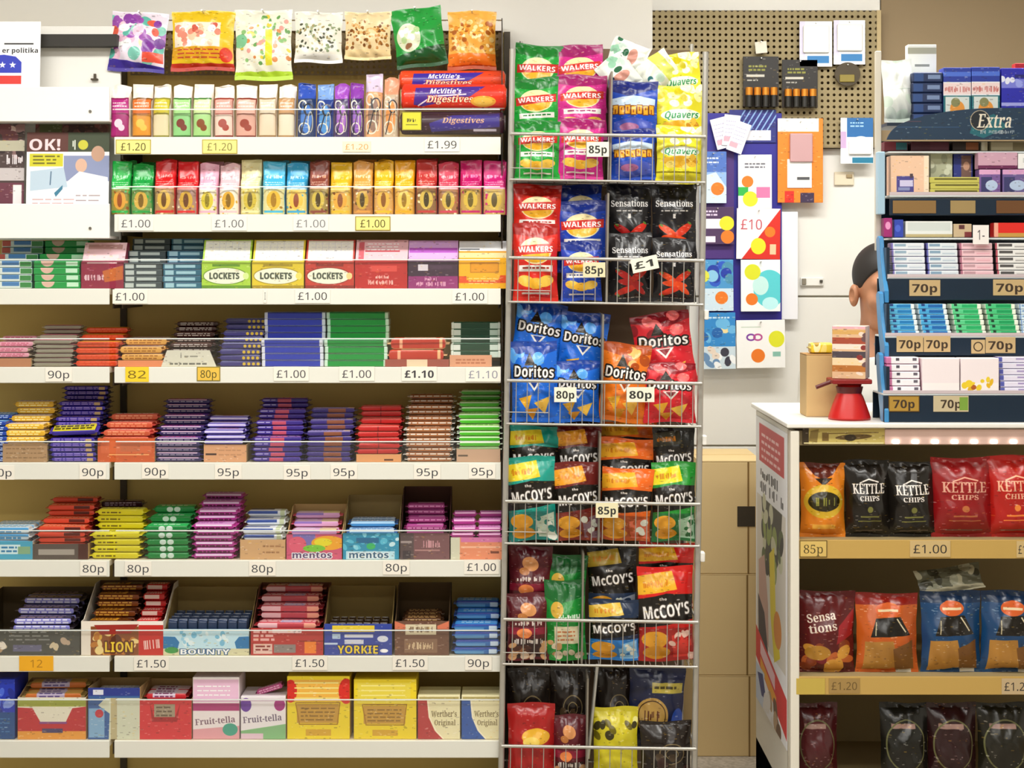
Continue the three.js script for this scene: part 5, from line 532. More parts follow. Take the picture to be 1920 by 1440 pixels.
  rt(1121, 280, '85p', 'the top basket of the rack'); rt(1114, 506, '85p', 'the second basket under the navy bags', { bg: '#e2d8b0' }); rt(1209, 495, '£1', 'the second basket at a slant', { rot: 12, w: 50, h: 26 }); rt(1060, 740, '80p', 'the basket of sapphire blue bags'); rt(1201, 740, '80p', 'the basket of orange and cherry bags', { w: 52 }); rt(1138, 957, '85p', 'the fourth basket of the rack', { bg: '#ece4bc' });
}

// ================================================================ things hung on the wall behind
const ZW = ZB + 0.05;
const hangCard = (name, x0, y0, x1, y1, a, label, cat, group, o = {}) => {
  const z = o.z ?? ZW, w = (x1 - x0) * k(z), h = (y1 - y0) * k(z), t = thing(name, label, cat, group);
  part(t, 'card', boxG(w, h, 0.004, a, 'z', 0.001), M(a, 'card'));
  if (o.blister) { const [u0, v0, u1, v1, d, m] = o.blister; part(t, 'blister', rbx(w * (u0 - 0.5), w * (u1 - 0.5), h * (0.5 - v1), h * (0.5 - v0), 0.002, 0.002 + d, d * 0.3), m, o.bl); }
  if (!o.nohook) part(t, 'hook', rod([0, h * 0.46, ZB + 0.032 - z], [0, h * 0.46, 0.016], 0.0022), mMetal);
  t.position.set(X((x0 + x1) / 2, z), Y((y0 + y1) / 2, z), z); t.rotation.z = (o.rot || 0) * Math.PI / 180; return t;
};
{
  const bat = (c1, c2) => A(68, 92, '#1c1712', () => { B('#1a1510'); L(0.16, 0.18, 0.5, 2, '#8a8a30', 0.07, 0.04); R(0.1, 0.36, 0.5, 0.05, '#c8c4b8'); L(0.12, 0.46, 0.3, 1, '#a8a49a', 0.05, 0.03); R(0, 0.6, 1, 0.4, '#2a1c10'); });
  const cells = (t, x0, x1, yT, yB, z) => { const n = 4, w = (x1 - x0) * k(z) / n, h = (yB - yT) * k(z); for (let i = 0; i < n; i++) { const c = part(t, 'battery', new THREE.CylinderGeometry(w * 0.4, w * 0.4, h * 0.9, 12).translate((i - 1.5) * w * 0.92, -h * 0.75, 0.016), plain(0x1c1a16, 0.35)); part(c, 'copper_top', new THREE.CylinderGeometry(w * 0.41, w * 0.41, h * 0.36, 12).translate((i - 1.5) * w * 0.92, -h * 0.48, 0.016), plain(0xd0862c, 0.3, { metalness: 0.6 })); } };
  cells(hangCard('battery_pack', 1393, 106, 1460, 200, bat(), 'black battery pack hanging under the small white tag', 'batteries', 'battery packs on the pegboard'), 1393, 1460, 160, 200, ZW);
  cells(hangCard('battery_pack', 1466, 112, 1533, 202, bat(), 'black battery pack hanging under the white and blue packets', 'batteries', 'battery packs on the pegboard'), 1466, 1533, 165, 202, ZW);
  { const o = hangCard('wall_tag', 1416, 78, 1438, 100, A(22, 22, '#d8d2c4', () => B('#ddd6c6')), 'small blank white tag above a battery pack', 'tag'); o.rotation.z = 0.1; }
  const wb = () => A(62, 90, '#f0f2f4', () => { B('#f4f6f8'); R(0, 0, 0.18, 0.8, '#d8d4ea'); L(0.36, 0.42, 0.34, 2, '#3a4a58', 0.05, 0.03); R(0.24, 0.76, 0.66, 0.16, '#2a7ab8'); });
  hangCard('white_packet', 1499, 40, 1560, 125, wb(), 'white hanging packet with a blue band beside the battery packs', 'packet', 'white packets on the pegboard', { blister: [0.1, 0.1, 0.9, 0.7, 0.012, mWhite] });
  hangCard('white_packet', 1563, 38, 1622, 121, wb(), 'white hanging packet with a blue band above the brown packet', 'packet', 'white packets on the pegboard', { blister: [0.1, 0.1, 0.9, 0.7, 0.012, mWhite] });
  { const s = new THREE.Shape(); s.absellipse(0, 0, 24 * k(ZW), 22 * k(ZW), 0, Math.PI * 2); const q = new THREE.ExtrudeGeometry(s, { depth: 0.008, bevelEnabled: false, curveSegments: 20 }); const t = thing('round_packet', 'small round brown packet hung on the pegboard', 'packet'); part(t, 'pouch', q, plain(0x3f3214, 0.5)); part(t, 'gold_panel', rbx(-0.026, 0.022, -0.026, -0.002, 0.007, 0.012, 0.002), plain(0x8a7a2c, 0.5)); part(t, 'hook', rod([0, 0.03, -0.03], [0, 0.03, 0.014], 0.0022), mMetal); t.position.set(X(1589, ZW), Y(139, ZW), ZW - 0.005); }
  hangCard('blue_packet', 1576, 221, 1637, 307, A(62, 88, '#e8eef4', () => { B('#eef2f6'); R(0.2, 0, 0.8, 0.42, '#2468a8'); L(0.3, 0.1, 0.4, 2, '#a8d0ec', 0.07, 0.03); O(0.62, 0.62, 0.34, 0.22, '#f4f6f8'); L(0.5, 0.58, 0.34, 2, '#4a5058', 0.07, 0.04); R(0, 0.3, 0.18, 0.36, '#c8a8d0'); R(0.36, 0.86, 0.64, 0.12, '#1f7a9c'); }), 'blue and white packet hanging alone below the pegboard holes', 'packet', null, { blister: [0.24, 0.5, 0.94, 0.8, 0.01, mWhite] });
  hangCard('phone_accessory', 1458, 222, 1543, 380, A(85, 158, '#e8781c', () => { B('#ee8420'); R(0, 0, 0.9, 0.16, '#f0ece4'); R(0.28, 0.03, 0.5, 0.09, '#fdfdfa'); R(0.16, 0.86, 0.2, 0.14, '#d8281c'); R(0.5, 0.88, 0.3, 0.12, '#3a2a48'); }), 'orange phone accessory pack with a pale pink case', 'accessory pack', null, { blister: [0.26, 0.18, 0.76, 0.52, 0.012, plain(0xc49a9c, 0.4)] });
  { const a = A(46, 54, '#f4f4f0', () => { B('#f6f6f2'); R(0.4, 0.62, 0.5, 0.1, '#55565a'); L(0.15, 0.2, 0.7, 2, '#dcdcd8', 0.12, 0.03); }); const z = ZW + 0.014, o = one('barcode_label', boxG(46 * k(z), 54 * k(z), 0.0015, a), M(a, 'paper'), 'white barcode sticker on the orange phone accessory pack', 'sticker'); o.position.set(X(1500, z), Y(325, z), z - 0.0095); }
  // top-up card display
  const z0 = ZW + 0.004, t = thing('card_display', 'purple board of hanging gift cards beside the wire rack', 'card display');
  const zb = z0 - 0.012; part(t, 'backing_board', rbx(X(1312, zb), X(1466, zb), Y(602, zb), Y(212, zb), zb - 0.006, zb, 0.002), plain(0x2a2390, 0.45));
  part(t, 'purple_panel', bx(X(1312, zb), X(1376, zb), Y(485, zb), Y(282, zb), zb, zb + 0.002), plain(0x4a2a78, 0.5));
  { const a = A(88, 62, '#20266e', () => { B('#22287a'); for (let i = 0; i < 7; i++) LN([[0.08 + i * 0.12, 0.62], [0.34 + i * 0.12, 0.02]], '#8ab0e0', 5); R(0.3, 0.62, 0.58, 0.3, '#f0f0f4'); }); const o = part(t, 'header_card', boxG(88 * k(zb), 62 * k(zb), 0.003, a), M(a, 'card')); o.position.set(X(1411, zb), Y(237, zb), zb + 0.004); }
  { const a = A(36, 62, '#e4e4f0', () => { B('#ececf6'); L(0.15, 0.2, 0.7, 5, '#b8b4d0', 0.12, 0.03); R(0.1, 0.7, 0.5, 0.16, '#e0a8b8'); }); [[1352, 250, 0.25], [1370, 245, -0.1], [1384, 258, -0.35]].forEach(([x, y, r], i) => { const o = part(t, 'white_tag', boxG(30 * k(z0), 58 * k(z0), 0.002, a), M(a, 'card')); o.position.set(X(x, z0), Y(y, z0), z0 + 0.008 + i * 0.004); o.rotation.z = r; }); }
  const card = (x0, y0, x1, y1, a, label) => hangCard('gift_card', x0, y0, x1, y1, a, label, 'gift card', 'cards hanging on the purple board', { z: z0 + 0.006, rot: jit(0.8) });
  const or = (x, y, r = 0.2) => O(x, y, r, r * W / Hh, '#ec7a1c');
  card(1312, 284, 1362, 381, A(50, 97, '#7aa0d8', () => { B('#8fb4e4'); R(0, 0, 1, 0.4, '#4a70c0'); L(0.1, 0.12, 0.6, 2, '#dce8fa', 0.08, 0.03); P([[0, 0.5], [0.6, 0.4], [1, 0.7], [1, 1], [0, 1]], '#cfe4f4'); or(0.66, 0.72, 0.24); }), 'pale blue gift card with an orange disc at the top of the board');
  card(1384, 290, 1447, 391, A(63, 101, '#f2f2f4', () => { B('#f8f8fa'); L(0.2, 0.16, 0.6, 2, '#6a6a74', 0.06, 0.03); or(0.28, 0.5, 0.17); R(0, 0.6, 0.3, 0.16, '#2ab04a'); O(0.36, 0.82, 0.22, 0.14, '#e6e02a'); R(0.54, 0.6, 0.4, 0.2, '#d878a8'); }), 'white gift card with green, pink and yellow marks');
  card(1314, 388, 1376, 458, A(62, 70, '#d8d0e8', () => { B('#4a3058'); L(0.1, 0.1, 0.4, 2, '#e0d0e8', 0.09, 0.05); R(0, 0.32, 0.66, 0.26, '#f0eaf4'); R(0, 0.78, 0.44, 0.16, '#f0eaf4'); O(0.78, 0.44, 0.22, 0.19, '#e8dc24'); or(0.8, 0.8, 0.2); }), 'dark plum gift card with white bars and a yellow disc');
  card(1381, 391, 1463, 486, A(82, 95, '#f4eef0', () => { B('#f8f2f4'); P([[1, 0], [1, 1], [0.12, 1]], '#d8281c'); T('£10', 0.34, 0.32, 0.5, '#c04a5a', { h: 0.2, n: 1 }); or(0.76, 0.46, 0.12); O(0.5, 0.74, 0.17, 0.16, '#e6e024'); R(0.76, 0.7, 0.14, 0.2, '#f4c8a0'); }), 'white and red diagonal gift card reading £10');
  card(1316, 487, 1375, 583, A(59, 96, '#3a78c8', () => { B('#4a98d0'); SP(9, ['#1c3aa8', '#2a58c8', '#8ac8e8', '#4a90b0'], 0.15, 0.05, 0.95, 0.5, 0.16); O(0.06, 0.32, 0.18, 0.12, '#dfe04a'); R(0, 0.56, 1, 0.44, '#d0e6f4'); or(0.62, 0.74, 0.2); }), 'deep blue mosaic gift card with an orange disc');
  card(1389, 487, 1463, 584, A(74, 97, '#e8f4f6', () => { B('#f2fafa'); O(0.72, 0.56, 0.4, 0.36, '#5ad0d8'); O(0.5, 0.5, 0.2, 0.18, '#c8f0ec'); O(0.3, 0.24, 0.2, 0.15, '#dce028'); or(0.28, 0.76, 0.15); O(0.74, 0.84, 0.2, 0.12, '#c0f4f8'); }), 'white and turquoise gift card with a yellow disc');
  card(1314, 586, 1379, 692, A(65, 106, '#2a80c8', () => { B('#2f8ad0'); L(0.15, 0.08, 0.7, 1, '#c8e4f8', 0.06, 0.03); O(0.7, 0.3, 0.12, 0.07, '#f0dca0'); SP(8, ['#6ab8e8', '#1c64b0'], 0, 0.2, 1, 0.55, 0.12); R(0, 0.6, 1, 0.4, '#cfe0ea'); SP(10, ['#3a3a4a', '#e8d8c8', '#f4f8fa', '#6a90b8'], 0.1, 0.6, 0.95, 0.95, 0.12); }), 'sky blue gift card with small pictures below the board');
  card(1381, 600, 1472, 690, A(91, 90, '#f4f4f2', () => { B('#f8f8f6'); RG(0.3, 0.36, 0.08, 0.06, '#7a3aa0', 6); RG(0.44, 0.36, 0.08, 0.06, '#b84a90', 6); O(0.82, 0.4, 0.16, 0.17, '#e2e428'); or(0.44, 0.74, 0.14); R(0.74, 0.66, 0.16, 0.1, '#8ac0b0'); R(0.1, 0.14, 0.4, 0.02, '#c8d8c8'); }), 'white gift card with linked purple rings below the board');
  { const a = A(32, 200, '#f2f2f6', () => B('#f3f3f8')); const z = zb - 0.012, o = one('white_sheet', boxG(42 * k(z), 202 * k(z), 0.003, a), M(a, 'paper'), 'plain white sheet behind the edge of the purple board', 'sheet'); o.position.set(X(1475, z), Y(498, z), z); }
  { const q = thing('light_switch', 'small cream switch on the wall beside the white sheet', 'switch'); const z = ZB + 0.001; part(q, 'plate', rbx(-0.038, 0.038, -0.014, 0.014, 0, 0.008, 0.003), mWhite); part(q, 'rocker', rbx(-0.034, -0.02, -0.01, 0.01, 0.008, 0.014, 0.002), plain(0x8a8272, 0.5)); part(q, 'rocker', rbx(0.024, 0.034, -0.004, 0.006, 0.008, 0.014, 0.002), plain(0x4a463e, 0.5)); q.position.set(X(1522, z), Y(528, z), z); }
  { const q = thing('wall_socket', 'cream socket plate on the wall below the blue packet', 'socket'); const z = ZB + 0.001; part(q, 'plate', rbx(-0.032, 0.032, -0.022, 0.022, 0, 0.008, 0.003), plain(0xe2d6bc, 0.5)); part(q, 'rocker', rbx(0.006, 0.026, 0.002, 0.014, 0.008, 0.013, 0.002), plain(0xa08c68, 0.5)); q.position.set(X(1582, z), Y(335, z), z); }
}

// ================================================================ cardboard boxes stacked on the floor behind the rack
{
  const mBox = plain(0xe0c48e, 0.85), z = -0.9, box = (x0, x1, y0, y1, label, m, tape) => { const t = thing('cardboard_box', label, 'cardboard box', 'cardboard boxes stacked on the floor'); const x = [X(x0, z), X(x1, z)], y = [Math.max(0, Y(y1, z)), Y(y0, z)]; const d = 0.34;
    part(t, 'carton', rbx(x[0], x[1], y[0], y[1], z - d, z, 0.003), m); part(t, 'top_flap', bx(x[0], x[1], y[1], y[1] + 0.003, z - d * 0.48, z), m); part(t, 'top_flap', bx(x[0], x[1], y[1], y[1] + 0.003, z - d, z - d * 0.52), m); part(t, 'packing_tape', bx(x[1] - 0.045, x[1] - 0.04, y[0], y[1], z, z + 0.0012), plain(0x8a6a3c, 0.3)); if (tape) { part(t, 'hand_hole', rbx(x[1] - 0.075, x[1] - 0.022, y[0] + 0.14, y[0] + 0.2, z - 0.002, z + 0.0015, 0.001), plain(0x3a3020, 0.8)); } };
  const floorPx = HZ + EYE / k(z);
  box(1303, 1432, 1268, floorPx, 'lowest dark kraft box of the stack on the floor', mBox);
  box(1306, 1428, 1078, 1266, 'middle tan box between the pale box and the floor box', mBox);
  box(1309, 1430, 866, 1076, 'pale beige box on top of the cardboard stack', mBox, true);
}

// ================================================================ shop counter with shelves of large crisp bags
const CT = Y(793, 0.01);                                        // counter top height
const cA = Y(1012), cB = Y(1268);
{
  const t = thing('shop_counter', 'white shop counter with two crisp shelves and yellowed price strips', 'counter');
  const x0 = X(1483), x1 = 2.1, zr = -0.6, mc = plain(0xe9e4d6, 0.5), mY = plain(0xc8a458, 0.5), mIn = plain(0xa89468, 0.7);
  part(t, 'counter_top', rbx(x0 - 0.012, x1, CT - 0.013, CT, zr - 0.02, 0.012, 0.004), plain(0xf4f2ea, 0.35));
  part(t, 'side_panel', bx(x0, x0 + 0.012, 0.02, CT - 0.02, zr, -0.012), mc);
  part(t, 'front_post', rbx(x0 - 0.002, x0 + 0.02, 0.02, CT - 0.02, -0.012, 0.006, 0.003), mc);
  part(t, 'back_panel', bx(x0 + 0.012, x1, 0.02, CT - 0.02, zr + 0.1, zr + 0.115), mIn);
  part(t, 'light_box', bx(x0 + 0.02, x1, Y(836), CT - 0.021, -0.06, -0.012), plain(0x8a7a58, 0.6));
  part(t, 'plinth', bx(x0, x1, 0, 0.14, zr, -0.03), mc);
  for (const [y, p] of [[cA, 1047], [cB, 1302], [0.16, 1500]]) { const s = part(t, 'shelf', bx(x0 + 0.012, x1, y - 0.014, y, zr + 0.115, -0.001), mIn); part(s, 'price_strip', rbx(x0 + 0.004, x1, Math.max(0.1, Y(p)), y, -0.001, 0.005, 0.0015), mY); }
  // light strip
  const ls = part(t, 'light_strip', rbx(X(1660), x1, Y(834), Y(805), -0.011, -0.004, 0.002), plain(0xd9b8ac, 0.35));
  const led = new THREE.MeshStandardMaterial({ color: 0xffffff, emissive: 0xfff2e6, emissiveIntensity: 6 });
  for (let p = 1680; p < 1960; p += 36.8) { const o = part(ls, 'led_lamp', rbx(X(p) - 0.0085, X(p) + 0.0085, Y(832), Y(825), -0.006, 0.001, 0.002), led); }
  const l = new THREE.RectAreaLight(0xfff0e0, 3, 0.42, 0.01); l.position.set(X(1815), Y(837), 0.004); l.rotation.x = -Math.PI / 2; l.castShadow = true; t.add(l);
  const edge = part(t, 'side_trim', bx(x0 - 0.004, x0, 0.05, CT - 0.02, -0.03, -0.018), plain(0xb8b0a0, 0.5));
}
{ const a = A(155, 31, '#b9a04a', () => { B('#c8b464'); R(0, 0, 0.08, 1, '#3a2c14'); P([[0.1, 0.2], [0.2, 0.1], [0.18, 0.9], [0.08, 0.8]], '#8a743a'); O(0.62, 0.56, 0.22, 0.16, '#6a5224', -0.05); O(0.58, 0.6, 0.07, 0.2, '#33260f'); R(0.24, 0.3, 0.08, 0.5, '#7a602c'); LN([[0.3, 0.36], [0.92, 0.3]], '#7a622c', 4); R(0.02, 0.88, 0.96, 0.08, '#e4d8a0'); }); const o = one('shelf_card', boxG(155 * k(), 31 * k(), 0.002, a), M(a, 'card'), 'worn gold card tucked under the counter top beside the lamps', 'card'); o.position.set(X(1583), Y(818), -0.0085); }
{ // poster on the counter side
  const a = A(150, 290, '#ececf0', () => { B('#f0f0f2'); R(0.12, 0.02, 0.8, 0.13, '#c8343c'); L(0.2, 0.05, 0.6, 4, '#f0c0c0', 0.025, 0.01); GL(0.5, 0.19, 0.7, 0.035, 4, '#2a2a30'); GL(0.5, 0.235, 0.8, 0.035, 6, '#3a3a42'); R(0.04, 0.27, 0.92, 0.5, '#d8d2c6'); P([[0.2, 0.27], [0.86, 0.27], [0.8, 0.42], [0.6, 0.5], [0.3, 0.46]], '#2a2a1c'); SP(26, ['#4a5a2a', '#8a9a4a', '#1a1a14', '#c8c8a8'], 0.2, 0.28, 0.85, 0.5, 0.06); P([[0.46, 0.44], [0.62, 0.4], [0.66, 0.6], [0.8, 0.74], [0.62, 0.78], [0.5, 0.64]], '#e4cf1e'); P([[0.1, 0.5], [0.3, 0.46], [0.42, 0.62], [0.44, 0.76], [0.12, 0.72]], '#c09a8c'); P([[0.08, 0.62], [0.3, 0.66], [0.42, 0.78], [0.1, 0.78]], '#2a2030'); O(0.72, 0.66, 0.12, 0.06, '#d8862c'); P([[0, 0.74], [1, 0.84], [1, 0.97], [0, 0.85]], '#d8242a'); P([[0.16, 0.77], [0.64, 0.82], [0.64, 0.87], [0.16, 0.82]], '#f4c8d0'); P([[0.16, 0.83], [0.68, 0.885], [0.68, 0.93], [0.16, 0.865]], '#f0a428'); R(0, 0.87, 0.3, 0.13, '#c8d4e8'); P([[0.06, 0.9], [0.24, 0.88], [0.36, 0.95], [0.2, 0.96]], '#24387c'); SP(14, ['#6a4a34', '#b89a78', '#e8e4e0'], 0.3, 0.9, 0.8, 1, 0.06); });
  const z0 = -0.57, z1 = -0.035, q = boxG(0.003, Y(802, -0.2) - 0.26, z1 - z0, a, 'x', 0.0006), o = one('poster', q, M(a, 'card'), 'tall glossy poster on the counter side with a red banner', 'poster'); o.position.set(X(1483) - 0.003, (Y(802, -0.2) + 0.26) / 2, (z0 + z1) / 2);
}
{
  const ket = (c, tc, sub) => A(88, 140, c, () => { B(c); T('KETTLE', 0.5, 0.36, 0.72, tc, { f: 'serif', h: 0.13 }); LN([[0.3, 0.29], [0.5, 0.24], [0.72, 0.28]], tc, 5); T('CHIPS', 0.5, 0.48, 0.46, tc, { f: 'serif', h: 0.065 }); O(0.5, 0.62, 0.06, 0.04, sub); R(0.3, 0.7, 0.4, 0.02, sub); R(0.24, 0.76, 0.52, 0.012, sub); R(0.2, 0.88, 0.6, 0.012, '#6a5a50'); });
  const K1 = ket('#17130f', '#f0e8e0', '#7a7a3a'), K2 = ket('#8e1216', '#e0a890', '#b86a3a'), K3 = ket('#b01a14', '#f0b898', '#f08a3a');
  const mini = A(84, 134, '#b85a10', () => { B('#e2821c'); P([[0.1, 0], [0.9, 0], [0.7, 0.16], [0.5, 0.22], [0.3, 0.16]], '#5a1c10'); P([[0.3, 0.2], [0.7, 0.2], [0.5, 0.3]], '#2a1608'); O(0.5, 0.5, 0.44, 0.22, '#d8b02c'); O(0.5, 0.5, 0.36, 0.13, '#2a2408'); GL(0.5, 0.5, 0.5, 0.11, 4, '#8a8a3a'); R(0.24, 0.8, 0.5, 0.06, '#f0b040'); });
  const sensB = A(108, 146, '#3a0c0e', () => { B('#5a1214'); T('Sensa', 0.4, 0.3, 0.5, '#e8dccc', { f: 'serif', h: 0.1, rot: -0.15 }); T('tions', 0.42, 0.42, 0.5, '#e0d4c4', { f: 'serif', h: 0.1, rot: -0.15 }); P([[0.7, 0.4], [0.98, 0.2], [0.96, 0.5], [0.66, 0.62]], '#a01c24'); SP(18, ['#c0622c', '#8a3a1c', '#d89a3c', '#7a1c24'], 0.12, 0.6, 0.9, 0.9, 0.1); O(0.34, 0.72, 0.22, 0.09, '#b8842c'); });
  const bkg = (c, c2) => A(112, 146, '#14120e', () => { B(c); R(0, 0, 1, 0.14, c2); O(0.5, 0.2, 0.2, 0.09, '#d8622c'); R(0.34, 0.19, 0.32, 0.03, '#f0d8b0'); P([[0.3, 0.3], [0.7, 0.28], [0.86, 0.5], [0.2, 0.52]], '#17120c'); LN([[0.64, 0.3], [0.78, 0.46]], '#d8cca8', 5); LN([[0.3, 0.34], [0.28, 0.5]], '#b8ac88', 4); P([[0.12, 0.58], [0.56, 0.56], [0.66, 0.9], [0.1, 0.94]], '#b07c34'); P([[0.56, 0.66], [0.9, 0.56], [0.92, 0.92], [0.62, 0.92]], '#7a4f20'); R(0.64, 0.92, 0.24, 0.05, '#c8c0b0'); });
  const BO = bkg('#c25a1c', '#8a1c14'), BB = bkg('#14406c', '#0f2a4a');
  const Z = -0.05;
  const L2 = [[1500, 868, 1584, 1009, mini, 0, 'orange snack bag with a dark oval badge on the counter shelf'], [1584, 862, 1668, 1009, K1, 1, 'black crisp bag beside the orange snack bag'], [1664, 866, 1752, 1009, K1, 2, 'black crisp bag leaning on the wine red bag'], [1746, 858, 1862, 1009, K2, 0, 'wine red crisp bag on the counter shelf'], [1850, 854, 1952, 1009, K3, 1, 'flame red crisp bag on the counter shelf'], [1493, 1108, 1602, 1264, sensB, -1, 'dark crimson crisp bag with script lettering on the lower counter shelf'], [1604, 1112, 1720, 1264, BO, 0, 'orange and black crisp bag on the lower counter shelf'], [1726, 1108, 1838, 1264, BB, 0, 'navy crisp bag below the loose silver pack'], [1838, 1108, 1950, 1264, BB, -2, 'navy crisp bag behind the price ticket at the shelf end']];
  for (const [x0, y0, x1, y1, a, r, lab] of L2) bag('large_crisp_bag', x0, y0, x1, y1, Z, a, { rot: r, d: 0.07, tilt: -0.04 }, lab, 'large crisp bags in the counter');
  for (const [x0, x1, dz, a, lab] of [[1600, 1690, -0.14, K1, 'second black crisp bag behind the front pair'], [1770, 1860, -0.14, K2, 'second wine red crisp bag behind the front one']]) bag('large_crisp_bag', x0, 866, x1, 1000, dz, a, { d: 0.07 }, lab, 'large crisp bags in the counter');
  const silver = A(110, 46, '#8a8a78', () => { B('#7a7a66'); SP(12, ['#b8b8a0', '#4a4a3c', '#d0ccb0'], 0, 0.1, 1, 0.9, 0.08); R(0, 0.8, 1, 0.2, '#d8d0b0'); });
  bag('snack_packet', 1718, 1062, 1842, 1112, -0.1, silver, { rot: 8, d: 0.03, tilt: -0.5 }, 'loose silver and olive packet lying on the navy crisp bags');
  for (const [x0, x1, c, lab] of [[1490, 1570, '#4a1418', 'dark red bag top on the lowest counter shelf'], [1650, 1740, '#14140f', 'black bag with a pale leaf edge on the lowest counter shelf'], [1738, 1830, '#2a0e10', 'black and red bag on the lowest counter shelf'], [1832, 1930, '#1c1a10', 'black and olive bag on the lowest counter shelf']]) { const a = A(90, 130, c, () => { B(c); R(0.2, 0.24, 0.5, 0.06, '#9a7a70'); RG(0.5, 0.5, 0.4, 0.3, '#6a6a44', 5); }); bag('large_crisp_bag', x0, 1318, x1, 1470, Z, a, { d: 0.07 }, lab, 'large crisp bags in the counter'); }
  const cy = { z: 0.0062 };
  ticket(1525, 1029, '85p', { bg: '#dcbc6a', col: '#4a3a14', edge: '#6a5424', w: 52, h: 32, f: 'serif', label: 'yellow boxed ticket reading 85p below the orange snack bag' });
  ticket(1744, 1029, '£1.00', { bg: '#d0b47c', col: '#2a2420', w: 76, h: 31, label: 'tan ticket reading £1.00 below the black and wine red bags' });
  ticket(1926, 1030, '£1.00', { bg: '#d0b47c', col: '#2a2420', w: 40, h: 31, label: 'tan ticket reading £1.00 below the flame red bag' });
  ticket(1520, 1287, '', { bg: '#c8ae4e', col: '#b89a3c', w: 54, h: 30, tw: 0.2, label: 'faded gold sticker below the dark crimson crisp bag' });
  ticket(1583, 1286, '£1.20', { bg: '#a8884e', col: '#6a5228', w: 58, h: 28, label: 'dull brown ticket reading £1.20 below the orange and black bag' });
  ticket(1908, 1287, '£1.20', { bg: '#c8b088', col: '#2a2420', w: 60, h: 30, label: 'tan ticket reading £1.20 below the navy crisp bags' });
}

